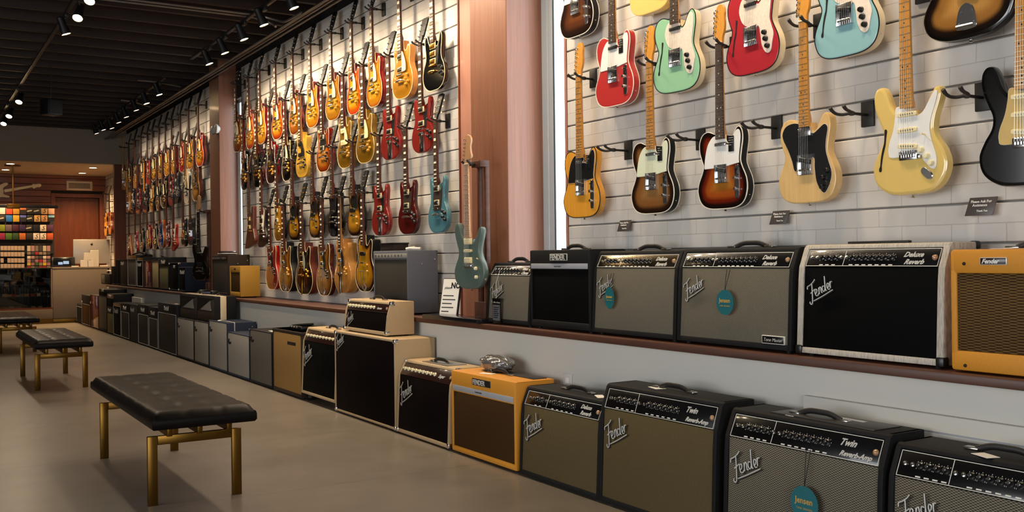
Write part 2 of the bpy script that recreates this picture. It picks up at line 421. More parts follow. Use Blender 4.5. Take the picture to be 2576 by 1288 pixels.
def neck_mb(kind, lvl):
    L, t, sc, fe, arch, rr, hd = GEO[kind]; mb = MB(); top = max(p[1] for p in OUT[kind] if len(p) > 2 and p[0] > 0) if kind != 'angular' else .33
    y0 = FB_Y-arch+.0055; vs = []; fs = []; N = 10; zs = [L, L-.02, L-.2, top+.05, top+.02, fe]
    for j, z in enumerate(zs):
        w = board_w(L, sc, z); dp = .017+.004*min(1, (L-z)/.4) + (.012 if j >= 4 else 0)
        for k in range(N+1):
            a = PI*k/N; vs.append((w*math.cos(a), y0+dp*max(0, math.sin(a))**.8, z))
    n = N+1
    for j in range(len(zs)-1):
        for k in range(N): fs.append((j*n+k, j*n+k+1, (j+1)*n+k+1, (j+1)*n+k))
        fs.append((j*n+N, j*n, (j+1)*n, (j+1)*n+N))
    fs.append(tuple(range(n))); fs.append(tuple((len(zs)-1)*n+k for k in range(n)))
    return mb.add(vs, fs)
HEADS = {'gib': [(-.0215,0,'c'),(.0215,0,'c'),(.024,.03),(.035,.055),(.036,.09),(.04,.15),(.041,.182,'c'),(.022,.19),(.008,.19),(0,.182,'c'),(-.008,.19),(-.022,.19),(-.041,.182,'c'),(-.04,.15),(-.036,.09),(-.035,.055),(-.024,.03)],
 'fen': [(-.0215,0,'c'),(.0215,0,'c'),(.022,.028),(.03,.05),(.034,.085),(.03,.12),(.031,.15),(.021,.178),(0,.188),(-.018,.178),(-.025,.16),(-.031,.13),(-.035,.06),(-.032,.04),(-.024,.02)],
 'strat': [(-.0215,0,'c'),(.0215,0,'c'),(.024,.022),(.044,.035),(.05,.055),(.04,.078),(.034,.115),(.041,.148),(.032,.176),(.006,.19),(-.02,.18),(-.026,.155),(-.035,.06),(-.031,.04),(-.024,.02)],
 'hockey': [(-.0215,0,'c'),(.0215,0,'c'),(.026,.04),(.032,.1),(.04,.17),(.06,.2),(.055,.215),(.02,.205),(-.012,.17),(-.03,.09),(-.026,.03)]}
HTILT = {'gib': R(15), 'fen': R(3), 'strat': R(3), 'hockey': R(10)}
def tuner_pos(hd):
    if hd in ('gib',): return [(sx*.026, .045+.045*i, sx) for sx in (-1, 1) for i in range(3)]
    return [(-.024+.002*i, .035+.0245*i, -1) for i in range(6)]
def guitar(kind, loc, label, top='top', sides='sides', neckm='mahog', board='rose', inlay='dot', inlm='pearl', headm='black', pg=None, pgm='cream', pick=('hum', 'hum'), pickm='nickel', ringm='cream', bridge='tom', hardware='nickel', knobs='four', knobm='amber', lvl=2, bind=None, fh=False, scale=1., tiltx=0., yaw=0., roll=0., extra=None, group=None, name='electric_guitar', cat='guitar', swatch=False):
    L, t, sc, fe, arch, rr, hd = GEO[kind]; m = lambda k: MATS[k]
    root = thing(name, label, cat, loc, rot=(tiltx, roll, WALLROT+yaw), scale=scale, group=group)
    per, grid = {3: (6, .013), 2: (5, .017), 1: (4, .03)}[lvl]
    put('body', body_mesh(kind, per, grid), [m(top), m(sides)], root)
    put('neck', cached(('neck', kind), lambda: neck_mb(kind, lvl), 'neck', 1), [m(neckm)], root)
    put('fingerboard', cached(('fb', kind, lvl, inlay), lambda: finger_mb(kind, lvl, inlay), 'fingerboard', 3), [m(board), m('fretwire'), m(inlm)], root)
    y = FB_Y-arch
    def hmb():
        M = Matrix.Translation((0, y+.003, L)) @ Matrix.Rotation(-HTILT[hd], 4, 'X')
        return MB().prism(spline(HEADS[hd], 4), 0, .014, 0, M, .0015)
    ho = put('headstock', cached(('head', kind, lvl), hmb, 'headstock', 1), [m(headm)], root)
    hM = Matrix.Translation((0, y+.003, L)) @ Matrix.Rotation(-HTILT[hd], 4, 'X')
    if lvl >= 2:
        for i, (tx, tz, sx) in enumerate(tuner_pos(hd)):
            def tmb():
                b = MB(); b.cyl((tx, -.012, tz), (tx, .004, tz), .0035, n=8, M=hM)
                b.lathe([(.0055, -.002), (.0055, 0)], (tx, 0, tz), 'y', 8, 0, hM)
                ex = sx*(.046 if hd == 'gib' else .043); b.cyl((sx*.03, .016, tz), (ex, .016, tz), .0022, n=6, M=hM)
                b.box((ex+sx*.005, .016, tz), (.012, .008, .015), .003, 1, hM, 1); return b
            put('tuner', cached(('tuner', kind, i), tmb, 'tuner', 2), [m(hardware), m('cream' if hd == 'gib' and hardware == 'nickel' else hardware)], ho)
        put('nut', cached(('nut', kind), lambda: MB().bx(-.0215, .0215, y-.003, y+.006, L-.002, L+.004, .0008), 'nut', 1), [m('bone')], root)
    TOPY = -arch  # about where the hardware stands
    if pg:
        put('pickguard', cached(('pg', kind, pg, lvl), lambda: MB().prism(PG[pg] if lvl > 1 else PG[pg], TOPY-.0032 - (.006 if pg in ('single', 'archpg') else 0), TOPY-.0005 - (.006 if pg in ('single', 'archpg') else 0), 0, None, .0008), 'pickguard', 1), [m(pgm)], root)
    if lvl == 3 and pg:
        put('pickguard_rim', cached(('pgr', kind, pg), lambda: MB().tube([(x, TOPY-.0016, z) for x, z in PG[pg]], .0011, 5, 0, True), 'pickguard_rim', 1), [m('rimwhite' if pgm not in ('white',) else 'bone')], root)
    # pickups
    zb = L-sc
    zz = {1: [fe-.024 if pick and pick[0] in ('neckchrome', 'widechrome') else fe-.075 if kind == 'arch' else zb+.04], 2: [fe-.022, zb+.042], 3: [fe-.024, (fe-.024+zb+.032)/2, zb+.032]}[len(pick)] if pick else []
    for p, z in zip(pick, zz):
        if p == 'none': continue
        def pmb(p=p, z=z):
            b = MB(); rot = Matrix.Identity(4); q = TOPY-.003
            if p in ('hum', 'open'):
                b.bx(-.041, .041, q-.004, q+.003, z-.02, z+.02, .002, 1); b.bx(-.034, .034, q-.012, q, z-.016, z+.016, .003, 0)
                if lvl > 1:
                    for i in range(6): b.cyl((-.026+i*.0104, q-.0132, z+.008), (-.026+i*.0104, q-.011, z+.008), .0022, n=6, mat=2)
            elif p == 'soap':
                b.bx(-.044, .044, q-.009, q+.003, z-.022, z+.022, .004, 0)
                if lvl > 1:
                    for i in range(6): b.cyl((-.026+i*.0104, q-.0105, z), (-.026+i*.0104, q-.008, z), .0024, n=6, mat=2)
            elif p == 'lip':
                b.prism([(-.034+.01*0, z-.009), (.034, z-.009), (.041, z), (.034, z+.009), (-.034, z+.009), (-.041, z)], q-.008, q+.002, 0, None, .0015)
            elif p == 'dog':
                b.prism([(-.04, z-.018), (.04, z-.018), (.056, z), (.04, z+.018), (-.04, z+.018), (-.056, z)], q-.01, q+.002, 0, None, .002)
            elif p in ('scn', 'scs'):
                w = .042; tl = .0 if p == 'scn' else .10; M = Matrix.Translation((0, 0, z)) @ Matrix.Rotation(tl, 4, 'Y')
                b.prism(spline([(-w, 0), (-w*.9, .008), (0, .0095), (w*.9, .008), (w, 0), (w*.9, -.008), (0, -.0095), (-w*.9, -.008)], 3), q-.008, q+.002, 0, M, .002)
                for i in range(6): b.cyl((-.026+i*.0104, q-.0095, 0), (-.026+i*.0104, q-.007, 0), .0026, n=7, mat=2, M=M)
            elif p == 'neckchrome':
                b.box((0, q-.004, z), (.072, .012, .019), .004, 0)
            elif p == 'widechrome':
                b.box((0, q-.004, z), (.072, .012, .037), .004, 0)
                for i in range(3): b.cyl((-.026+i*.0104, q-.011, z+.009), (-.026+i*.0104, q-.009, z+.009), .0024, n=6, mat=2)
            return b
        put('pickup', cached(('pk', kind, p, round(z, 3), lvl), pmb, 'pickup', 3), [m(pickm), m(ringm), m('polepiece')], root)
    # bridge
    hw = m(hardware)
    if bridge in ('tom', 'stop', 'vib', 'trap', 'bigs'):
        put('bridge', cached(('br', kind, arch), lambda: MB().bx(-.042, .042, TOPY-.019, TOPY-.008, zb-.006, zb+.006, .003).cyl((-.037, TOPY-.02, zb), (-.037, 0, zb), .004, n=8).cyl((.037, TOPY-.02, zb), (.037, 0, zb), .004, n=8), 'bridge', 1), [hw], root)
    if bridge in ('tom',):
        put('tailpiece', cached(('tp', kind), lambda: MB().tube(spline3([(-.046, TOPY-.016, zb-.044), (-.03, TOPY-.017, zb-.04), (0, TOPY-.018, zb-.039), (.03, TOPY-.017, zb-.04), (.046, TOPY-.016, zb-.044)], 3), .007, 8).cyl((-.044, TOPY-.018, zb-.043), (-.044, 0, zb-.043), .0055, n=8).cyl((.044, TOPY-.018, zb-.043), (.044, 0, zb-.043), .0055, n=8), 'tailpiece', 1), [hw], root)
    elif bridge == 'vib':
        put('tailpiece', cached(('vib', kind), lambda: MB().bx(-.03, .03, TOPY-.006, TOPY-.001, .005, zb-.025, .002).bx(-.034, .034, TOPY-.014, TOPY-.002, zb-.045, zb-.022, .003).tube([(.02, TOPY-.016, zb-.03), (.032, TOPY-.02, zb-.05), (.03, TOPY-.022, .03)], .003, 6), 'tailpiece', 1), [hw], root)
    elif bridge == 'trap':
        put('tailpiece', cached(('trap', kind), lambda: MB().cyl((-.04, TOPY-.016, zb-.075), (.04, TOPY-.016, zb-.075), .005, n=8).tube([(-.034, TOPY-.016, zb-.075), (-.01, TOPY-.008, .03), (-.006, -.002, .004)], .003, 6).tube([(.034, TOPY-.016, zb-.075), (.01, TOPY-.008, .03), (.006, -.002, .004)], .003, 6).bx(-.014, .014, -.006, .0, .002, .04, .002), 'tailpiece', 1), [hw], root)
    elif bridge == 'bigs':
        put('tailpiece', cached(('bigs', kind), lambda: MB().prism(spline([(-.045, zb-.06), (.045, zb-.06), (.05, zb-.085), (.018, zb-.11), (.012, .01), (-.012, .01), (-.018, zb-.11), (-.05, zb-.085)], 3), TOPY-.012, TOPY-.006, 0, None, .001).cyl((-.045, TOPY-.02, zb-.07), (.045, TOPY-.02, zb-.07), .008, n=10).tube([(.04, TOPY-.022, zb-.085), (.06, TOPY-.03, zb-.06), (.062, TOPY-.035, zb+.05)], .004, 6), 'tailpiece', 1), [hw], root)
    elif bridge == 'ash':
        def ash():
            b = MB(); b.bx(-.04, .04, TOPY-.004, TOPY, zb-.028, zb+.062, .001, 0)
            for sx in (-1, 1): b.bx(sx*.04, sx*.0385, TOPY-.012, TOPY, zb-.028, zb+.062, 0, 0)
            b.bx(-.04, .04, TOPY-.012, TOPY, zb-.028, zb-.0265, 0, 0)
            M = Matrix.Translation((0, 0, zb+.034)) @ Matrix.Rotation(.22, 4, 'Y'); b.box((0, TOPY-.009, 0), (.066, .01, .021), .004, 1, M)
            for i in range(6): b.cyl((-.026+i*.0104, TOPY-.015, 0), (-.026+i*.0104, TOPY-.012, 0), .0022, n=6, mat=0, M=M)
            for i in range(3): b.cyl((-.032+i*.0225, TOPY-.009, zb-.006), (-.014+i*.0225, TOPY-.009, zb-.006), .005, n=8, mat=0)
            for i in range(6): b.cyl((-.027+i*.0107, TOPY-.008, zb-.024), (-.027+i*.0107, TOPY-.008, zb-.008), .0015, n=5, mat=0)
            return b
        put('bridge', cached(('ash', kind), ash, 'bridge', 2), [hw, m('plastic')], root)
    elif bridge == 'trem':
        def trem():
            b = MB(); b.bx(-.04, .04, TOPY-.006, TOPY, zb-.02, zb+.014, .002, 0)
            for i in range(6):
                x = -.0265+i*.0106; b.bx(x-.0048, x+.0048, TOPY-.014, TOPY-.005, zb-.012, zb+.006, .0012, 0)
                b.cyl((x, TOPY-.007, zb+.013), (x, TOPY-.011, zb+.013), .0028, n=7, mat=0)
            b.box((.047, TOPY-.006, zb-.01), (.016, .01, .018), .004, 0); return b
        put('bridge', cached(('trem', kind), trem, 'bridge', 1), [hw], root)
    elif bridge == 'float':
        def flo():
            pl = spline([(-.035, .035), (-.04, .06), (-.028, .11), (0, .128), (.028, .11), (.04, .06), (.035, .035)], 4)
            b = MB().prism(pl, TOPY-.005, TOPY, 0, None, .0015)
            b.cyl((-.034, TOPY-.01, .046), (.034, TOPY-.01, .046), .006, n=8)
            for sx in (-1, 1):
                b.cyl((sx*.022, TOPY-.006, .1), (sx*.022, TOPY-.002, .1), .005, n=8); b.cyl((sx*.03, TOPY-.006, .06), (sx*.03, TOPY-.002, .06), .004, n=8)
            return b
        put('tailpiece', cached(('flo', kind), flo, 'tailpiece', 1), [hw], root)
        put('bridge', cached(('flobr', kind), lambda: MB().bx(-.04, .04, TOPY-.02, TOPY-.008, zb-.006, zb+.006, .003), 'bridge', 1), [hw], root)
    # controls
    K = {'four': [(.078, zb-.035), (.108, zb-.008), (.085, zb-.078), (.118, zb-.06)], 'two': [(.085, zb-.02), (.09, zb-.075)],
         'fourdeep': [(.1, zb-.02), (.135, zb-.035), (.105, zb-.06), (.14, zb-.08)], 'strat3': [(.058, .165), (.082, .14), (.1, .112)],
         'thin3': [(.083, .168), (.09, .138), (.1, .105)], 'custom4': [(.098, .105), (.122, .135), (.095, .065), (.12, .08)], 'plate2': [(.098, .142), (.1, .09)]}[knobs] if knobs else []
    for i, (kx, kz) in enumerate(K):
        dip = -TOPY*.4 if arch else 0
        def kmb(kx=kx, kz=kz):
            b = MB(); yy = TOPY+dip
            if knobs in ('plate2',): b.lathe([(.0085, 0), (.0085, -.016), (.0075, -.0175), (.0, -.018)], (kx, yy-.005, kz), 'y', 14)
            else: b.lathe([(.0125, 0), (.0118, -.005), (.0098, -.014), (.0085, -.0155), (0, -.016)], (kx, yy-.003, kz), 'y', 14)
            return b
        put('knob', cached(('kn', kind, knobs, i), kmb, 'knob', 1), [m(knobm if not (knobs == 'thin3' and i == 0) else knobm)], root)
    if knobs == 'plate2':
        def cp(): return MB().prism(spline([(.085, .06), (.1, .048), (.114, .06), (.114, .19), (.1, .203), (.085, .19)], 4), TOPY-.004, TOPY, 0, None, .001)
        put('control_plate', cached(('cp', kind), cp, 'control_plate', 1), [hw], root)
        put('switch', cached(('sw', kind), lambda: MB().bx(.094, .105, TOPY-.008, TOPY-.004, .16, .19, .001).cyl((.0995, TOPY-.004, .178), (.0995, TOPY-.02, .184), .0045, n=8), 'switch', 1), [m('plastic')], root)
    elif knobs == 'four' and lvl >= 2 and kind in ('single', 'double'):
        put('switch', cached(('swl', kind), lambda: MB().lathe([(.014, 0), (.014, -.002), (.004, -.0025), (.004, -.014), (.0, -.015)], (-.085, -.003, .37), 'y', 12), 'switch', 1), [m('cream')], root)
    elif knobs == 'strat3':
        put('switch', cached(('sws', kind), lambda: MB().tube([(.07, TOPY-.004, .225), (.098, TOPY-.004, .195)], .0012, 5).cyl((.074, TOPY-.003, .22), (.068, TOPY-.018, .224), .003, n=8), 'switch', 1), [m('cream')], root)
        put('jack_plate', cached(('jk', kind), lambda: MB().prism(spline([(-.03, 0), (-.022, .013), (.0, .016), (.022, .013), (.03, 0), (.022, -.013), (0, -.016), (-.022, -.013)], 3), -.006, 0, 0, Matrix.Translation((.078, TOPY, .075)) @ Matrix.Rotation(.75, 4, 'Y'), .003), 'jack_plate', 1), [hw], root)
    if fh:
        def fhm(sx, zc):
            pts = [(-.018, .075), (-.008, .08), (-.006, .06), (-.004, .03), (.004, .006), (.008, -.01), (.013, -.035), (.016, -.06), (.021, -.07), (.02, -.082), (.01, -.08), (.009, -.06), (.004, -.03), (-.003, -.004), (-.01, .02), (-.014, .05)]
            return MB().prism([(sx*(.105 if kind == 'slab' else .113 if kind == 'contour' else .1)+(-q[0] if sx < 0 else q[0]), zc+q[1]) for q in spline(pts, 3)], TOPY*.75-.0012, TOPY*.75+.001)
        for sx in ((-1,) if kind in ('slab', 'contour') else (-1, 1)):
            put('f_hole', cached(('fh', kind, sx), lambda: fhm(sx, .18 if kind in ('slab', 'contour') else .17), 'f_hole', 1), [m('void')], root)
    if bind:
        put('binding', cached(('bind', kind, per), lambda: MB().tube([(x, .0015, z) for x, z in inset(outline(kind, per), -.0004)], .0026, 5, 0, True, flat=1.), 'binding', 1), [m(bind)], root)
        if lvl == 3 and bind in ('bone', 'white'):
            put('back_binding', cached(('bindb', kind, per), lambda: MB().tube([(x, t-.002, z) for x, z in inset(outline(kind, per), -.0004)], .0024, 5, 0, True), 'back_binding', 1), [m(bind)], root)
    if lvl == 3:
        for i in range(6):
            x0 = -.0165+i*.0066; x1 = -.026+i*.0104
            put('string', cached(('st', kind, i), lambda: MB().tube([(x0, y-.004, L), (x1, TOPY-.017, zb)], .0007-.00006*i, 4), 'string', 1), [m('steel')], root)
        put('strap_button', cached(('sb', kind), lambda: MB().lathe([(.006, .0), (.004, -.006), (.007, -.012), (0, -.013)], (0, t*.5, .001), 'z', 10), 'strap_button', 1), [m('chrome')], root)
        put('jack_socket', cached(('js', kind), lambda: MB().lathe([(.011, 0), (.011, -.0), (.006, .004), (0, .004)], (.152, t*.5, .065), 'x', 10), 'jack_socket', 1), [m('chrome')], root) if knobs != 'strat3' else None
        if swatch:
            sw = put('hang_label', cached(('swt', kind), lambda: MB().bx(.05, .085, TOPY-.0062, TOPY-.0042, .27, .345, .0006), 'hang_label', 1), [m('plastic')], root)
            sw['label'] = 'black card with small print'
            for q, s in enumerate(swatch): text('print', s, .0065, m('print'), sw, (.053, TOPY-.0066, .333-.011*q))
    if extra: extra(root, TOPY)
    return root
PG = {
 'slabstd': spline([(-.029,.352),(-.06,.347),(-.09,.312),(-.106,.262),(-.114,.212),(-.112,.199,'c'),(.03,.199,'c'),(.04,.204),(.08,.21),(.113,.214,'c'),(.112,.24),(.119,.29),(.124,.335),(.12,.362),(.108,.372),(.09,.362),(.066,.318),(.046,.303),(.031,.312),(.029,.334,'c')], 4),
 'slabpearl': spline([(-.029,.352),(-.06,.335),(-.073,.29),(-.055,.24),(-.02,.215),(.042,.207),(.055,.17),(.062,.12),(.078,.088),(.097,.075),(.116,.085),(.124,.12),(.132,.155),(.12,.195),(.111,.23),(.119,.29),(.124,.335),(.12,.362),(.108,.372),(.09,.362),(.066,.318),(.046,.303),(.031,.312),(.029,.334)], 4),
 'slabcustom': spline([(-.029,.35),(-.07,.358),(-.112,.348),(-.132,.32),(-.128,.29),(-.1,.24),(-.078,.19),(-.066,.15),(-.052,.148),(-.044,.195),(.042,.2),(.05,.15),(.06,.09),(.085,.05),(.107,.042),(.132,.08),(.142,.125),(.124,.18),(.112,.222),(.114,.27),(.123,.318),(.105,.336),(.07,.316),(.046,.303),(.031,.312),(.029,.33)], 4),
 'strat': spline([(-.029,.335),(-.052,.335),(-.056,.3),(-.066,.25),(-.085,.2),(-.088,.165),(-.07,.146),(.045,.15),(.065,.125),(.09,.098),(.108,.09),(.118,.105),(.117,.14),(.1,.195),(.092,.24),(.1,.285),(.118,.333),(.127,.368),(.117,.379),(.093,.346),(.066,.308),(.04,.295),(.03,.3)], 4),
 'single': spline([(.03,.345,'c'),(.05,.335),(.088,.262),(.094,.21),(.085,.194),(.031,.194,'c')], 4),
 'horned': spline([(.029,.325,'c'),(.036,.31),(.056,.296),(.076,.316),(.088,.33),(.086,.28),(.078,.235),(.068,.192),(.055,.172),(.042,.18),(.034,.22),(.029,.27)], 4),
 'batwing': spline([(.029,.325,'c'),(.036,.31),(.056,.296),(.076,.316),(.088,.33),(.086,.28),(.078,.235),(.068,.192),(.055,.165),(.03,.158),(-.05,.158),(-.062,.185),(-.064,.25),(-.05,.305),(-.03,.32)], 4),
 'archpg': spline([(.03,.4,'c'),(.05,.39),(.075,.34),(.085,.28),(.07,.23),(.055,.225),(.031,.29,'c')], 4),
 'wing': spline([(.03,.3,'c'),(.05,.295),(.085,.36),(.1,.355),(.08,.25),(.05,.15),(.032,.15,'c')], 4),
 'double': spline([(.03,.335,'c'),(.055,.325),(.075,.29),(.08,.235),(.06,.2),(.03,.19),(-.045,.19),(-.055,.23),(-.05,.3),(-.03,.33)], 4),
 'junior': spline([(-.029,.335,'c'),(-.06,.3),(-.03,.24),(.03,.225),(.085,.22),(.098,.27),(.1,.33),(.075,.35),(.05,.33),(.03,.335,'c')], 4),
}
# ---------------------------------------------------------------- wall hanger for a guitar; origin on the wall at the nut's height
def hanger(loc, label, reach=.115, group=None):
    root = thing('guitar_hanger', label, 'hanger', loc, WALLROT, group)
    def arm():
        b = MB(); b.cyl((0, 0, -.012), (0, -reach+.045, -.012), .006, n=8); b.lathe([(.009, 0), (.011, -.012), (.009, -.024)], (0, -reach+.055, -.012), 'y', 10); return b
    def prong(sx): 
        return MB().tube(spline3([(0, -reach+.035, -.012), (sx*.022, -reach+.02, -.016), (sx*.034, -reach-.002, -.014), (sx*.033, -reach-.028, -.006), (sx*.033, -reach-.045, .008)], 3), [.0065]*10+[.0075]*3, 8)
    put('wall_plate', cached('hplate', lambda: MB().bx(-.031, .031, -.012, -.0005, -.06, .045, .003), 'wall_plate', 1), [MATS['hangplate']], root)
    put('arm', cached(('harm', reach), arm, 'arm', 1), [MATS['hangmetal']], root)
    for sx in (-1, 1): put('prong', cached(('hpr', reach, sx), lambda: prong(sx), 'prong', 1), [MATS['hangrubber']], root)
    return root
# ================================================================ finishes
plain('black', '070708', .42, spec=.35); plain('plastic', '101011', .35); plain('void', '020202', .9)
plain('bone', 'e8e0cc', .4); plain('pearl', 'e6dfc8', .25, noise=.15, nscale=120); plain('cream', 'e8d6a4', .35); plain('white', 'e6e4de', .35); plain('rimwhite', 'd8d6cc', .4)
plain('mint', 'd6dcc0', .35); plain('goldpg', 'b99a58', .35, .3)
plain('pearlpg', 'e4d3c2', .25, noise=.22, nscale=70, coat=.5); plain('greypg', '8b907e', .4)
plain('nickel', 'c9c6be', .22, 1.); plain('chrome', 'e2e2e2', .2, 1.); plain('gold', 'd9a441', .25, 1.); plain('steel', 'b4b2ac', .3, 1.)
plain('fretwire', 'd8cba4', .3, 1.); plain('polepiece', '8e8a82', .35, 1.)
plain('amber', 'c58a2a', .25, coat=.5); plain('print', 'a8a69c', .6); plain('knobblack', '121212', .3, coat=.3); plain('knobcream', 'eadfb6', .35)
wood('mahog', '4a1a10', '6b2a18', 'z', .3); wood('rose', '2c1a12', '4a2e1e', 'z', .5); wood('ebony', '131010', '241c18', 'z', .45)
wood('maple', 'b8782a', 'd69a45', 'z', .25, coat=.5); wood('roastmaple', 'a9784a', 'c2946a', 'z', .35); wood('walnutneck', '3a2418', '55341f', 'z', .4)
wood('blondeneck', '9a6a34', 'b98648', 'z', .3)
for n, c, r, k in [('g_black', '080809', .12, 1.), ('g_red', '78231e', .2, .8), ('g_cherry', '6e0f0c', .16, .8), ('g_wine', '3a0f10', .16, .8), ('g_maroon', '4a1210', .2, .7),
                   ('g_dakota', 'b43432', .22, .7), ('g_crimson', 'a82932', .25, .6), ('g_seafoam', '8fc09a', .25, .6), ('g_sonic', '88b3b6', .25, .6), ('g_vintagewhite', 'efdc8e', .25, .6),
                   ('g_butter', 'e0c070', .16, .9), ('g_pelham', '4b7985', .2, .8), ('g_olive', '52625a', .35, .3), ('g_blonde', 'd6b070', .3, .5), ('g_gold', 'b07a22', .24, .6), ('g_golddark', '7d5a16', .24, .6),
                   ('g_tv', 'c99a38', .25, .6), ('g_white', 'd8d2c0', .22, .6), ('g_blue', '163f86', .2, .8), ('g_navy', '14161d', .3, .5), ('g_grey', '2c2c2f', .3, .5), ('g_orange', '9a4a12', .25, .6), ('g_brightred', 'a01814', .2, .8), ('g_darkbrown', '2c1712', .2, .7), ('g_cream', 'e6d2ab', .3, .5)]:
    plain(n, c, r, coat=k)
plain('g_goldtop', 'b07818', .3, .35, coat=.6, noise=.12, nscale=300); plain('g_goldold', '8a6210', .3, .35, coat=.6, noise=.12, nscale=300)
plain('g_redspark', '9c0e10', .22, .2, coat=.7, noise=.5, nscale=220)
wood('w_walnut', '3f2010', '5d3218', 'z', .35); wood('w_brown', '2a1610', '40241a', 'z', .35); wood('w_natural', 'b87330', 'cf8c42', 'z', .3, coat=.4); wood('w_butterscotch', 'cf8c28', 'dc9c38', 'z', .25, coat=.5)
wood('w_blonde', 'a46c2c', 'b57f3c', 'z', .25, coat=.5); wood('w_ash', 'd0a868', 'deba80', 'z', .3, coat=.4); wood('w_spruce', 'c0802c', 'd0923c', 'z', .4)
burst('b_cherry', [(0, '6b0f07'), (.18, '9c330c'), (.5, 'be7916'), (1, 'c78e21')]); burst('b_lemon', [(0, '91460a'), (.3, 'b77915'), (1, 'c19026')]); burst('b_iced', [(0, '5e1f07'), (.3, '934f0e'), (1, 'a26918')])
burst('b_dark', [(0, '5d1608'), (.25, '7b3a0e'), (1, '845818')]); burst('b_orange', [(0, 'a12108'), (.2, 'ba480c'), (.55, 'c78715'), (1, 'cc9923')])
burst('b_tobacco', [(0, '0b0604'), (.16, '240f05'), (.38, '935d0f'), (.7, 'a87918'), (1, 'b0821c')]); burst('b_tobacco_light', [(0, '0f0705'), (.12, '241107'), (.4, 'a16915'), (1, 'be8c23')])
burst('b_desert', [(0, '4f1507'), (.2, '89340a'), (.55, 'b06b1f'), (1, 'bc792d')]); burst('b_three', [(0, '0a0505'), (.12, '180704'), (.3, '601808'), (.55, '934616'), (1, 'a86b24')])
burst('b_mocha', [(0, '180c07'), (.13, '26130a'), (.4, '794f26'), (1, '936b3d')]); burst('b_vintage', [(0, '110705'), (.2, '1f0e07'), (.6, '522a15'), (1, '6b3d1d')])
burst('b_jazz', [(0, '080504'), (.18, '180c05'), (.42, '8c5f2a'), (1, 'b08244')]); burst('b_arch', [(0, '240e05'), (.25, '6b3b0f'), (.6, '93621a'), (1, '9a6b1f')]); burst('b_archdark', [(0, '0f0706'), (.3, '1d0e09'), (1, '412311')])
burst('b_honey', [(0, '79410e'), (.25, 'a16b18'), (1, 'b08426')]); burst('b_ebony', [(0, '050505'), (1, '120e0a')])
plain('hangplate', '0c0c0d', .5); plain('hangmetal', '1b1815', .45, .4); plain('hangrubber', '2b2420', .7)
plain('paint_kick', 'c8c4ba', .55, bump=.05, bscale=60); plain('paint_grey', '8f8372', .6); plain('paint_counter', '76695b', .5, noise=.06, nscale=3)
wood('shelfwood', '3c1e10', '56301d', 'y', .5, coat=.05, scale=10); wood('columnwood', '704632', '865842', 'z', .42, coat=.15, scale=26, stretch=.03)
wood('revealwood', '9a6a58', 'a87866', 'z', .45, scale=26, stretch=.03)
wood('joistwood', '150a04', '261206', 'x', .6, coat=0, scale=8); plain('deck', '0d0704', .8); plain('upperdark', '120c08', .8)
wood('doorwood', '5e2808', '74360e', 'z', .45, scale=10); wood('backwood', '642e0a', '864412', 'x', .28, coat=.35, scale=8)
plain('alu', 'b8c2c6', .4, .3); plain('alu_dark', '2a3a40', .4, .3); plain('conduit', '77706a', .4, .7); plain('trackblack', '070606', .5)
plain('brass', '6f4f1c', .3, .9, noise=.12, nscale=8); plain('leather', '100b0a', .38, bump=.15, bscale=350, spec=.16, noise=.1)
plain('offwhite', 'cfc9bf', .5); plain('paper', 'e6e2d8', .7); plain('silverplastic', 'aaa6a2', .35, .4)

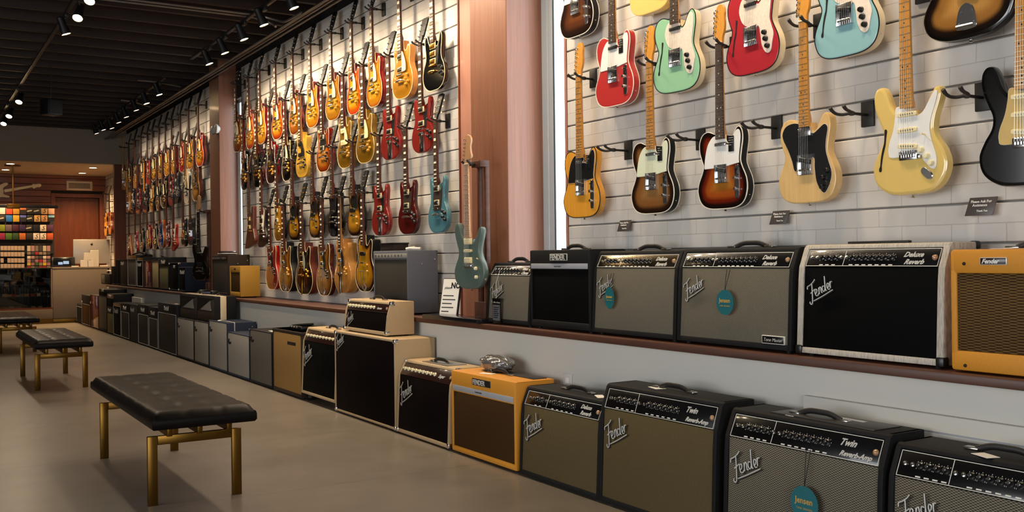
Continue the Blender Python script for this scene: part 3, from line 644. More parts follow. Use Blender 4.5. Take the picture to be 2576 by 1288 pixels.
# floor: sealed concrete, trowel mottling, saw joints
def floor_mat():
    m, nt, b = _nm('floor'); tc = nt.nodes.new('ShaderNodeTexCoord')
    def noise(scale, det, rough=.6):
        n = nt.nodes.new('ShaderNodeTexNoise'); n.inputs['Scale'].default_value = scale; n.inputs['Detail'].default_value = det; n.inputs['Roughness'].default_value = rough
        nt.links.new(tc.outputs['Object'], n.inputs['Vector']); return n
    n1 = noise(.9, 8, .62); n2 = noise(9, 8, .7); n3 = noise(120, 3)
    cr = nt.nodes.new('ShaderNodeValToRGB'); cr.color_ramp.elements[0].position = .35; cr.color_ramp.elements[0].color = lin('665e54'); cr.color_ramp.elements[1].position = .65; cr.color_ramp.elements[1].color = lin('7d7469')
    nt.links.new(n1.outputs['Fac'], cr.inputs['Fac'])
    mr = nt.nodes.new('ShaderNodeMapRange'); mr.inputs['To Min'].default_value = .93; mr.inputs['To Max'].default_value = 1.07; nt.links.new(n2.outputs['Fac'], mr.inputs['Value'])
    mx = nt.nodes.new('ShaderNodeMix'); mx.data_type = 'RGBA'; mx.blend_type = 'MULTIPLY'; mx.inputs['Factor'].default_value = 1
    nt.links.new(cr.outputs['Color'], mx.inputs['A']); nt.links.new(mr.outputs['Result'], mx.inputs['B'])
    # joints
    sp = nt.nodes.new('ShaderNodeSeparateXYZ'); nt.links.new(tc.outputs['Object'], sp.inputs[0])
    def joint(ch, off, per, w):
        a = nt.nodes.new('ShaderNodeMath'); a.operation = 'ADD'; a.inputs[1].default_value = off; nt.links.new(sp.outputs[ch], a.inputs[0])
        p = nt.nodes.new('ShaderNodeMath'); p.operation = 'PINGPONG'; p.inputs[1].default_value = per; nt.links.new(a.outputs[0], p.inputs[0])
        l = nt.nodes.new('ShaderNodeMath'); l.operation = 'LESS_THAN'; l.inputs[1].default_value = w; nt.links.new(p.outputs[0], l.inputs[0]); return l
    j1 = joint('Y', -4.72, .7, .003); j2 = joint('X', -.1, 1.9, .003)
    mxx = nt.nodes.new('ShaderNodeMath'); mxx.operation = 'MAXIMUM'; nt.links.new(j1.outputs[0], mxx.inputs[0]); nt.links.new(j2.outputs[0], mxx.inputs[1])
    m2 = nt.nodes.new('ShaderNodeMix'); m2.data_type = 'RGBA'; m2.inputs['B'].default_value = lin('43372c')
    sc = nt.nodes.new('ShaderNodeMath'); sc.operation = 'MULTIPLY'; sc.inputs[1].default_value = .6; nt.links.new(mxx.outputs[0], sc.inputs[0])
    nt.links.new(sc.outputs[0], m2.inputs['Factor']); nt.links.new(mx.outputs['Result'], m2.inputs['A']); nt.links.new(m2.outputs['Result'], b.inputs['Base Color'])
    r = nt.nodes.new('ShaderNodeMapRange'); r.inputs['To Min'].default_value = .27; r.inputs['To Max'].default_value = .36; nt.links.new(n2.outputs['Fac'], r.inputs['Value']); nt.links.new(r.outputs['Result'], b.inputs['Roughness'])
    bp = nt.nodes.new('ShaderNodeBump'); bp.inputs['Strength'].default_value = .08; bp.inputs['Distance'].default_value = .002; nt.links.new(n3.outputs['Fac'], bp.inputs['Height']); nt.links.new(bp.outputs['Normal'], b.inputs['Normal'])
    MATS['floor'] = m
floor_mat()
GROOVE0, GROOVE = 1.3262, .1475
def slat_mat():
    """white painted slat boards pressed with a brick pattern (two courses a board)"""
    m, nt, b = _nm('slatbrick'); tc = nt.nodes.new('ShaderNodeTexCoord'); sp = nt.nodes.new('ShaderNodeSeparateXYZ'); nt.links.new(tc.outputs['Object'], sp.inputs[0])
    ad = nt.nodes.new('ShaderNodeMath'); ad.operation = 'SUBTRACT'; ad.inputs[1].default_value = GROOVE0-GROOVE*20; nt.links.new(sp.outputs['Z'], ad.inputs[0])
    cb = nt.nodes.new('ShaderNodeCombineXYZ'); nt.links.new(sp.outputs['Y'], cb.inputs[0]); nt.links.new(ad.outputs[0], cb.inputs[1])
    nz = nt.nodes.new('ShaderNodeTexNoise'); nz.inputs['Scale'].default_value = 18; nz.inputs['Detail'].default_value = 5; nt.links.new(tc.outputs['Object'], nz.inputs['Vector'])
    # wobble the joints a little
    va = nt.nodes.new('ShaderNodeVectorMath'); va.operation = 'MULTIPLY_ADD'; va.inputs[1].default_value = (.008, .004, 0)
    nt.links.new(nz.outputs['Color'], va.inputs[0]); nt.links.new(cb.outputs[0], va.inputs[2])
    br = nt.nodes.new('ShaderNodeTexBrick'); br.inputs['Scale'].default_value = 1; br.inputs['Brick Width'].default_value = .215; br.inputs['Row Height'].default_value = GROOVE/2
    br.inputs['Mortar Size'].default_value = .0022; br.inputs['Mortar Smooth'].default_value = .4
    br.inputs['Color1'].default_value = lin('cbc6bf'); br.inputs['Color2'].default_value = lin('c5bfb7'); br.inputs['Mortar'].default_value = lin('b3ada4')
    nt.links.new(va.outputs[0], br.inputs['Vector']); nt.links.new(br.outputs['Color'], b.inputs['Base Color'])
    nb = nt.nodes.new('ShaderNodeTexNoise'); nb.inputs['Scale'].default_value = 35; nb.inputs['Detail'].default_value = 4; nt.links.new(tc.outputs['Object'], nb.inputs['Vector'])
    h = nt.nodes.new('ShaderNodeMath'); h.operation = 'MULTIPLY_ADD'; h.inputs[1].default_value = -1.; nt.links.new(br.outputs['Fac'], h.inputs[0])
    s2 = nt.nodes.new('ShaderNodeMath'); s2.operation = 'MULTIPLY'; s2.inputs[1].default_value = .5; nt.links.new(nb.outputs['Fac'], s2.inputs[0]); nt.links.new(s2.outputs[0], h.inputs[2])
    bp = nt.nodes.new('ShaderNodeBump'); bp.inputs['Strength'].default_value = .4; bp.inputs['Distance'].default_value = .003; nt.links.new(h.outputs[0], bp.inputs['Height']); nt.links.new(bp.outputs['Normal'], b.inputs['Normal'])
    setp(b, rough=.5); MATS['slatbrick'] = m
slat_mat()
plain('groove', '857f77', .8)
M_ = MATS
# ================================================================ the room
XL, YB, YF = -4.6, -3.4, 21.22        # left wall, wall behind the camera, back wall
struct('floor', MB().bx(XL-.2, 3.9, YB-.2, YF+.6, -.12, 0), M_['floor'], 0)
PANEL_TOP = 3.39
def slats(name, y0, y1, z0, x=WX):
    mb = MB(); k = math.floor((z0-GROOVE0)/GROOVE)
    while GROOVE0+GROOVE*k < PANEL_TOP-.02:
        a = max(z0, GROOVE0+GROOVE*k+.004); c = min(PANEL_TOP, GROOVE0+GROOVE*(k+1)-.004)
        if PANEL_TOP-c < .08: c = PANEL_TOP
        if c-a > .02: mb.bx(x, x+.018, y0, y1, a, c, .003, 0, seg=1)
        if c == PANEL_TOP: break
        k += 1
    mb.bx(x+.0175, x+.03, y0, y1, z0, PANEL_TOP, 0, 1)
    return struct(name, mb, [M_['slatbrick'], M_['groove']], 0)
WIN1 = (4.75, 5.19); WIN2 = (11.32, 11.65)
slats('wall_right', -2.2, WIN1[0], SHELF_Z); slats('wall_right.001', 6.06, WIN2[0], SHELF_Z); slats('wall_right.002', 12.09, 18.44, SHELF_Z); 
slats('wall_right.003', 18.6, 21.2, SHELF_Z, 3.46)
# masonry behind the slat panels, open at the tall windows
mb = MB()
for a, c in ((YB-.2, WIN1[0]-.06), (5.22, WIN2[0]-.06), (11.68, 18.58)): mb.bx(WX+.031, WX+.07, a, c, 0, 3.8)
mb.bx(3.4905, 3.7, 18.58, YF+.3, 0, 3.8)
for a, c in ((WIN1[0]-.06, 5.22), (WIN2[0]-.06, 11.68)):
    mb.bx(WX+.031, WX+.07, a, c, 0, SHELF_Z-.034)
    mb.bx(WX+.031, WX+.07, a, c, 3.07, 3.8)
struct('wall_right.004', mb, M_['upperdark'], 0)
KX = 3.045
struct('wall_right.005', MB().bx(KX, KX+.03, -2.2, 18.62, 0, SHELF_Z-.034), M_['paint_kick'], 0)
sh = MB().bx(SHELF_X, WX+.03, -2.2, 18.44, SHELF_Z-.033, SHELF_Z-.0005, .004).build('display_ledge', M_['shelfwood'])
tag(sh, 'long reddish-brown wooden ledge running under the guitar wall, amplifiers standing on it', 'ledge')
# tall windows: frames, glass
def window(n, y0, ya, y1, GXW):
    """panel edge y0, glass from behind it to ya, frame from ya to the column y1"""
    mb = MB(); x0, x1 = GXW-.012, GXW+.012; z0, z1 = SHELF_Z, 3.06; m1 = ya+(y1-ya)*.42; m2 = ya+(y1-ya)*.55
    for a, c in ((y0-.06, y0-.02), (ya, m1), (m2, y1+.02)): mb.bx(x0, x1, a, c, z0, z1, .003)
    mb.bx(x0+.004, x1, m1, m2, z0, z1)
    mb.bx(x0, x1, y0-.06, y1+.02, z1-.05, z1, .003); mb.bx(x0, x1, y0-.06, y1+.02, z0, z0+.04, .003)
    o = struct('window_%d' % n, mb, M_['alu'], 0)
    put('gasket', MB().bx(x0-.002, x0+.004, ya-(.012 if n == 1 else .004), ya-.0005, z0+.04, z1-.05).mesh('gasket', 1), [M_['alu_dark']], o)
    put('pane', MB().bx(GXW-.002, GXW+.002, y0-.02, ya-.0005, z0+.04, z1-.05).mesh('pane', 1), [glass('windowglass')], o)
window(1, WIN1[0], on_x(1393, 300, 3.465).y, WIN1[1], 3.477); window(2, WIN2[0], on_x(602.6, 300, 3.385).y, WIN2[1], 3.397)
# wooden columns
struct('trim_1', MB().bx(3.2, WX+.14, 5.2, 5.66, SHELF_Z, 3.8, .004), M_['columnwood'], 0)
struct('trim_2', MB().bx(3.17, WX+.068, 11.66, 12.085, SHELF_Z, 3.8, .004), M_['columnwood'], 0)
struct('trim_3', MB().bx(WX-.012, WX+.03, 5.665, 6.04, SHELF_Z, 3.8, .002), M_['revealwood'], 0)  # paler than the column wood: strong light on this strip put into its colour
struct('trim_4', MB().bx(WX-.02, WX+.03, 6.041, 6.058, SHELF_Z, PANEL_TOP+.1, .002), M_['doorwood'], 0)
struct('trim_5', MB().bx(3.16, 3.49, 18.46, 18.57, SHELF_Z-.2, 2.865, .004), M_['doorwood'], 0)
struct('trim_8', MB().bx(WX-.004, WX+.03, WIN2[0]+.0005, WIN2[0]+.012, SHELF_Z, PANEL_TOP, .002), M_['alu_dark'], 0)
struct('trim_6', MB().bx(WX-.006, WX+.03, WIN1[0]+.001, WIN1[0]+.022, SHELF_Z, PANEL_TOP, .002), M_['revealwood'], 0)
# ceiling deck and joists
struct('ceiling', MB().bx(XL-.2, 3.7, YB-.2, 18.6, 3.72, 3.8), M_['deck'], 0)
jm = MB().bx(XL, 3.37, -.023, .023, 3.45, 3.715, .004, seg=1).mesh('trim_7', 1, 0)
for k in range(-12, 20):
    o = put('trim_%d' % (20+k), jm, [M_['joistwood']], None, (0, 9.38+.47*k, 0)); o['kind'] = 'structure'
# unseen left and rear walls; openings assumed and sized for the daylight let in
mb = MB(); mb.bx(XL-.2, XL, YB-.2, YF+.3, 0, .35); mb.bx(XL-.2, XL, YB-.2, YF+.3, 2.75, 3.8)
for a, c in ((YB-.2, -.4), (2.4, 3.0), (5.8, YF+.3)): mb.bx(XL-.2, XL, a, c, .35, 2.75)
struct('wall_left', mb, M_['paint_grey'], 0)
mb = MB(); mb.bx(XL-.2, 3.9, YB-.2, YB, 0, .3); mb.bx(XL-.2, 3.9, YB-.2, YB, 2.8, 3.8)
for a, c in ((XL-.2, -1.6), (1.0, 3.9)): mb.bx(a, c, YB-.2, YB, .3, 2.8)
struct('wall_front', mb, M_['paint_grey'], 0)
# far end: bulkhead, lowered ceiling, slatted timber wall, door
struct('wall_back', MB().bx(XL-.2, 3.49, 18.45, 18.6, 2.87, 3.8), M_['paint_grey'], 0)
struct('ceiling.001', MB().bx(XL-.2, 3.7, 18.6, YF+.3, 2.87, 2.99), plain('soffitpaint', 'cbb08e', .6), 0)
mb = MB(); z = 0.; D0, D1, DT = 2.51, 3.36, 2.45
while z < 2.86:
    t = min(z+.118, 2.868)
    for a, c in ((XL, D0-.06), (D1+.05, 3.46)) if z < DT+.04 else ((XL, 3.46),): mb.bx(a, c, YF-.02, YF, z+.004, t, .003, 0, seg=1)
    z += .122
mb.bx(XL, D0-.06, YF, YF+.08, 0, 2.87, 0, 1); mb.bx(D1+.05, 3.49, YF, YF+.08, 0, 2.87, 0, 1); mb.bx(D0-.06, D1+.05, YF, YF+.08, DT+.06, 2.87, 0, 1); mb.bx(XL, 3.7, YF+.2, YF+.3, 0, 3, 0, 1)  # last slab is unseen, added to stop daylight leaking round the door
struct('wall_back.001', mb, [M_['backwood'], M_['deck']], 0)
d = struct('door_1', MB().bx(D0+.02, D1-.02, YF+.10, YF+.14, .01, DT-.02, .003), M_['doorwood'], 0)
mb = MB(); mb.bx(D0-.06, D0+.015, YF-.03, YF+.16, 0, DT+.06, .003); mb.bx(D1-.015, D1+.05, YF-.03, YF+.16, 0, DT+.06, .003); mb.bx(D0+.016, D1-.016, YF-.03, YF+.16, DT-.015, DT+.06, .003)
put('door_frame', mb.mesh('door_frame', 1, 0), [M_['doorwood']], d)
put('door_handle', MB().cyl((D0+.09, YF+.10, 1.02), (D0+.09, YF+.04, 1.02), .012).cyl((D0+.09, YF+.045, 1.02), (D0+.2, YF+.045, 1.02), .009).mesh('door_handle', 1), [M_['brass']], d)

# ---------------------------------------------------------------- service runs on the ceiling
def pipe(name, pts, r, label, mat='conduit', cat='conduit', group=None):
    return tag(MB().tube(pts, r, 8).build(name, M_[mat]), label, cat, group)
pipe('conduit', [(3.00, 4.2, 3.305), (3.00, 18.4, 3.305)], .013, 'grey metal conduit along the top of the guitar wall, the one farthest from the wall')
pipe('conduit', [(3.05, 4.2, 3.315), (3.05, 18.4, 3.315)], .013, 'grey metal conduit along the top of the guitar wall, the middle one of three')
pipe('conduit', [(3.12, 4.2, 3.325), (3.12, 18.4, 3.325)], .013, 'grey metal conduit along the top of the guitar wall, the one nearest the wall')
YC = 8.95
pipe('conduit', spline3([(-.5, YC, 3.42), (1.2, YC, 3.42), (2.55, YC, 3.42), (2.8, YC-.03, 3.41), (2.93, YC-.14, 3.36), (2.965, YC-.3, 3.32), (2.97, YC-.7, 3.31)]), .011, 'thin conduit crossing the joists and bending along the wall, outer bend')
pipe('conduit', spline3([(-.5, YC+.1, 3.42), (1.2, YC+.1, 3.42), (2.6, YC+.1, 3.42), (2.82, YC+.09, 3.41), (2.94, YC+.02, 3.36), (2.955, YC-.05, 3.32)]), .011, 'thin conduit crossing the joists and ending at the wall pipes, inner bend')
pipe('conduit', spline3([(2.5, 12.9, 3.42), (2.62, 12.9, 3.42), (2.78, 12.85, 3.4), (2.95, 12.6, 3.33)]), .012, 'thin curved conduit reaching the wall pipes above the far guitars')
pipe('conduit', spline3([(2.6, 14.6, 3.42), (2.75, 14.55, 3.4), (2.97, 14.45, 3.33)]), .012, 'short conduit stub joining the wall pipes above the far guitars')
# ---------------------------------------------------------------- lamps
SPOTS = []
def track(y0, y1, x, label):
    t = thing('light_track', label, 'light track', (x, (y0+y1)/2, 3.40))
    h = (y1-y0)/2
    put('rail', MB().bx(-.018, .018, -h, h, -.02, 0, .002).mesh('rail', 1), [M_['trackblack']], t)
    n = max(2, int((y1-y0)/1.4))
    for i in range(n):
        y = -h+.2+(2*h-.4)*i/(n-1)
        put('mount', MB().bx(-.008, .008, y-.02, y+.02, 0, .05).mesh('mount', 1), [M_['trackblack']], t)
bulbm = glow('bulb', 'ffd9a0', 60.); bulbdim = glow('bulbdim', 'ffdcae', 5.)
def spot(x, y, z, aim, label, lit=True, power=40, group='black track spotlights', beam=135, blend=1., size=1., col=(1, .80, .57)):
    """cylindrical track head hanging from its stem; z is the lamp's mouth, aim the point it looks at"""
    d = (Vector(aim)-Vector((x, y, z))).normalized()
    t = thing('track_spotlight', label, 'spotlight', (x, y, 3.38), group=group)
    loc = Vector((0, 0, z-3.38))
    q = Vector((0, 0, -1)).rotation_difference(d).to_matrix().to_4x4(); M = Matrix.Translation(loc) @ q
    def can(): return MB().lathe([(.020, .16), (.032, .15), (.034, .085), (.042, .03), (.044, 0.), (.040, 0.), (.036, .03), (.0, .034)], (0, 0, 0), 'z', 16)
    me = cached('can', can, 'lamp_can', 1)
    o = put('lamp_can', me, [M_['trackblack']], t); o.matrix_local = M
    o = put('lens', cached('lens', lambda: MB().lathe([(.0395, .006), (.02, .004), (0, .003)], (0, 0, 0), 'z', 16), 'lens', 1), [bulbm if lit else bulbdim], t); o.matrix_local = M
    top = M @ Vector((0, 0, .13))
    put('stem', MB().tube([(0, 0, 0), (0, 0, min(-.02, top.z+.05)), tuple(top)], .009, 6).mesh('stem', 1), [M_['trackblack']], t)
    put('adapter', cached('adp', lambda: MB().bx(-.018, .018, -.05, .05, -.03, 0, .003), 'adapter', 1), [M_['trackblack']], t)
    if power:
        L = bpy.data.lights.new('lamp', 'SPOT'); L.energy = power; L.spot_size = R(beam); L.spot_blend = blend; L.color = col; L.shadow_soft_size = .1
        lo = bpy.data.objects.new('lamp_light', L); COL.objects.link(lo); lo.location = Vector((x, y, z))+d*.012; lo.rotation_euler = Vector((0, 0, -1)).rotation_difference(d).to_euler()
TX = 2.72
track(3.0, 11.1, TX, 'black light track near the guitar wall, nearer length'); track(12.4, 17.9, TX, 'black light track near the guitar wall, far length'); track(6.2, 17.2, 1.25, 'black light track over the middle of the shop')
P_WALL = 78
near = [(684, 66), (633, 102), (584, 136), (544, 163)]
names = ['nearest of its four lit lamps', 'third bright lamp along the nearer track', 'the one that flares towards the viewer', 'last of the nearer length']
for (px, py), nm in zip(near, names):
    p = on_x(px, py, 2.79); spot(TX, p.y, p.z, (WX, p.y-.2, 1.6), 'black track spotlight by the guitar wall, '+nm, power=P_WALL)
spot(TX, 7.72, 3.2, (WX, 7.5, 1.6), 'black track spotlight seen from behind its dark can, nearest on the wall track', power=P_WALL)
for i, y in enumerate((6.95, 6.2, 5.45, 4.7, 3.9, 3.1, 2.3)):  # unseen lamps added along the track to light the near wall
    spot(TX, y, 3.2, (WX, y-.2, 1.5), 'unseen track spotlight added above the frame, beside the wall of bright guitars', power=P_WALL*.55 if y < 5.6 else P_WALL, group='added unseen spotlights over the nearest guitars')
far = [(415.6, 240), (383, 262), (356.7, 279), (331, 296), (311.6, 309.7), (294, 324), (272.6, 328), (254.7, 337)]
for i, (px, py) in enumerate(far):
    p = on_x(px, py, 2.79)
    spot(TX, p.y, p.z, (WX, p.y-.2, 1.4), ['black track spotlight over the far guitars, nearest of eight', 'black track spotlight over the far guitars, second of eight', 'black track spotlight over the far guitars, third of eight', 'black track spotlight over the far guitars, fourth of eight', 'black track spotlight over the far guitars, fifth of eight', 'black track spotlight over the far guitars, sixth of eight', 'dark track spotlight in front of the bulkhead, the right one', 'dark track spotlight in front of the bulkhead, the left one'][i], lit=i < 2, power=P_WALL*.5 if i < 7 else 0)
for (px, py), nm in zip([(240, 5), (186, 45), (183, 88), (44, 257), (21, 293), (26, 313)], ['cut by the top edge of the photo', 'with the large starburst at upper left', 'just below the large starburst', 'brightest of the far three', 'middle of the far three', 'lowest and farthest']):
    p = on_z(px, py, 3.2); spot(1.25, p.y, p.z, (.6, p.y-1.3, 1.2) if nm != 'just below the large starburst' else (2.2, p.y, .5), 'ceiling spotlight over the shop floor, '+nm, power=42, group='ceiling spotlights over the shop floor', beam=100)
# hanging loudspeaker
p = on_y(129, 270, 12.5)
t = thing('hanging_loudspeaker', 'black box loudspeaker hanging from the ceiling over the shop floor', 'loudspeaker', (p.x, p.y, p.z-.1), .45)
put('cabinet', MB().box((0, 0, .1), (.19, .17, .19), .02).mesh('cabinet', 1), [plain('spkblack', '0a0d10', .45)], t)
put('grille', MB().box((0, -.087, .1), (.16, .008, .16), .003).mesh('grille', 1), [plain('spkgrille', '07090b', .7)], t)
put('rod', MB().cyl((0, 0, .19), (0, 0, 3.45-t.location.z), .005).mesh('rod', 1), [M_['trackblack']], t)
# ================================================================ amplifiers and cabinets
def cloth(n, c, rough=.68, bump=.35): return plain(n, c, rough, bump=bump, bscale=420, noise=.06, nscale=60, spec=.25)
cloth('tolex', '0c0c0d'); cloth('tolex_blonde', 'b39a76'); cloth('tolex_grey', '5c5e66'); cloth('tolex_brown', '2c2018'); cloth('tolex_blue', '1c2536'); cloth('tolex_navy', '111b2a'); cloth('tolex_dark', '0f0e11'); cloth('tolex_rust', '3a1c10')
plain('tweed', 'c9861e', .6, noise=.12, nscale=160, bump=.3, bscale=500); plain('tweed_dim', 'a87a22', .6, noise=.14, nscale=120, bump=.3, bscale=400)
def bark():
    m, nt, b = _nm('barkcloth'); tc = nt.nodes.new('ShaderNodeTexCoord'); mp = nt.nodes.new('ShaderNodeMapping'); mp.inputs['Scale'].default_value = (160, 25, 12)
    n = nt.nodes.new('ShaderNodeTexNoise'); n.inputs['Scale'].default_value = 2.5; n.inputs['Detail'].default_value = 3
    cr = nt.nodes.new('ShaderNodeValToRGB'); cr.color_ramp.elements[0].position = .35; cr.color_ramp.elements[0].color = lin('9c9386'); cr.color_ramp.elements[1].position = .6; cr.color_ramp.elements[1].color = lin('bfb6a8')
    nt.links.new(tc.outputs['Object'], mp.inputs[0]); nt.links.new(mp.outputs[0], n.inputs[0]); nt.links.new(n.outputs['Fac'], cr.inputs[0]); nt.links.new(cr.outputs[0], b.inputs['Base Color']); setp(b, rough=.6); MATS['barkcloth'] = m
bark()
weave('g_silver', '181612', '857d6c', .0085, .0066); weave('g_silver2', '0e0d0c', '7c7566', .016, .0085); weave('g_aged', '191409', '6f6042', .008, .0064); weave('g_dimgrey', '47433d', '6f6960', .004, .004); weave('g_lightgrey', '7a756e', '9c968c', .004, .004)
weave('g_blackcloth', '040404', '0b0b0b', .006, .006); weave('g_oxblood', '070404', '120a0a', .006, .006); weave('g_tweedbrown', '2a1a0c', '4a341c', .014, .006); weave('g_brownstripe', '150f09', '6a5030', .05, .0095)
weave('g_salt', '2a2823', '4a463f', .004, .004); weave('g_green', '57523a', '7c7552', .004, .004); weave('g_bluebrown', '2c2824', '4b443c', .004, .004); weave('g_red', '5a2a1c', '7c4630', .006, .006); weave('g_creamcloth', '8d7c58', 'b6a37a', .005, .005); weave('g_tan', '84643a', 'a07c48', .004, .004)
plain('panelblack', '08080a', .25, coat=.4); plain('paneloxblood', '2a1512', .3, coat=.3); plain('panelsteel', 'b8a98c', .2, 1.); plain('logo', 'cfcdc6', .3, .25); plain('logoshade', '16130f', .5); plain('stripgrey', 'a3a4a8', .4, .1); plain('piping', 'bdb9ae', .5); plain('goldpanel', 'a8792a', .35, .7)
plain('jewel', 'a07850', .15, coat=1.); plain('tealtag', '0f5f66', .45); plain('tagprint', 'b8944a', .5); plain('handlestrap', '141210', .5); plain('brandplate', '151413', .4)
def slab(mb, poly_yz, x0, x1, bev=.004, mat=0):
    """side profile (y, z) carried along x"""
    b = bmesh.new(); n = len(poly_yz)
    a = [b.verts.new((x0, y, z)) for y, z in poly_yz]; c = [b.verts.new((x1, y, z)) for y, z in poly_yz]
    b.faces.new(a); b.faces.new(c[::-1])
    for i in range(n): b.faces.new((a[i], c[i], c[(i+1) % n], a[(i+1) % n]))
    bmesh.ops.recalc_face_normals(b, faces=list(b.faces))
    if bev: bmesh.ops.bevel(b, geom=list(b.edges), offset=bev, segments=2, affect='EDGES', profile=.5)
    return mb.bm(b, mat)
SCRIPT = [  # the slanted script badge, drawn as strokes (x, z)
 [(.02,.5),(.05,.58),(.16,.6),(.32,.66),(.4,.72)], [(.24,.62),(.2,.45),(.13,.2),(.08,.05),(.02,.0),(-.02,.05),(.0,.1)], [(.1,.34),(.2,.38),(.3,.42)],
 [(.27,.27),(.34,.3),(.38,.38),(.33,.41),(.28,.33),(.29,.22),(.36,.2),(.41,.25)], [(.43,.22),(.47,.42)], [(.45,.32),(.51,.42),(.55,.4),(.53,.25),(.58,.24)],
 [(.7,.4),(.63,.42),(.59,.33),(.62,.25),(.68,.28),(.72,.38)], [(.8,.7),(.74,.45),(.71,.27),(.75,.25)], [(.79,.3),(.86,.34),(.89,.42),(.84,.45),(.8,.37),(.82,.26),(.89,.26)], [(.91,.28),(.95,.47)], [(.93,.38),(.98,.46),(1.03,.45)], [(.14,.08),(.5,.12),(.98,.2)]]
def script_badge(parent, w, loc, mat='logo', r=.0105, name='script_badge'):
    def f():
        mb = MB(); M = Matrix.Rotation(-.32, 4, 'Y')
        for st in SCRIPT: mb.tube(spline3([(x*w, 0, z*w) for x, z in st], 3), r*w*1.5, 6, 0, M=M, flat=.6)
        return mb
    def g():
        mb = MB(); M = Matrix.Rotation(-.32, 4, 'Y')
        for st in SCRIPT: mb.tube(spline3([(x*w+.012*w, .002, z*w-.02*w) for x, z in st], 3), r*w*2.3, 6, 0, M=M, flat=.3)  # dark copy set low and right, painted in as the badge's drop shadow
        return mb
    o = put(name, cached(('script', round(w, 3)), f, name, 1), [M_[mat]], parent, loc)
    put('badge_shadow', cached(('scriptb', round(w, 3)), g, 'badge_shadow', 1), [M_['logoshade']], o)
    return o
def handle(parent, x, y, z, w, mat='handlestrap', cap='nickel', lift=.022):
    h = put('handle', MB().tube(spline3([(x-w/2, y, z+.004), (x-w/4, y, z+lift*.9), (x, y, z+lift), (x+w/4, y, z+lift*.9), (x+w/2, y, z+.004)], 4), .011, 8, 0, flat=.45).mesh('handle', 1), [M_[mat]], parent)
    for s in (-1, 1): put('handle_cap', MB().box((x+s*(w/2+.012), y, z+.005), (.05, .028, .01), .004).mesh('handle_cap', 1), [M_[cap]], h)
    return h
def feet(parent, W, D, f=.012, mat='plastic'):
    for sx in (-1, 1):
        for y in (.04, D-.04): put('foot', cached(('foot', round(f, 3)), lambda: MB().lathe([(.014, 0), (.017, f), (0, f)], (0, 0, 0), 'z', 10), 'foot', 1), [M_[mat]], parent, (sx*(W/2-.045), y, 0))
def corners(parent, W, H, D, f, mat='chrome', top=True, fy=0.):
    for sx in (-1, 1):
        for y, z in ((0, f), (fy, H)) if top else ((0, f),):
            put('corner_cap', cached(('cc', sx, z == H), lambda: MB().box((sx*-.013, .016, (-.014 if z == H else .014)), (.032, .036, .032), .008), 'corner_cap', 1), [M_[mat]], parent, (sx*W/2, y-.002, z))
def place(xl, ybl, xr, ybr, ytl=None, xtl=None, X=FLOOR_AMP_X, z0=0., H=None):
    a, b = on_x(xl, ybl, X), on_x(xr, ybr, X)
    if H is None: H = on_x(xtl if xtl else xl, ytl, X).z - z0
    return (X, (a.y+b.y)/2, z0), a.y-b.y, H
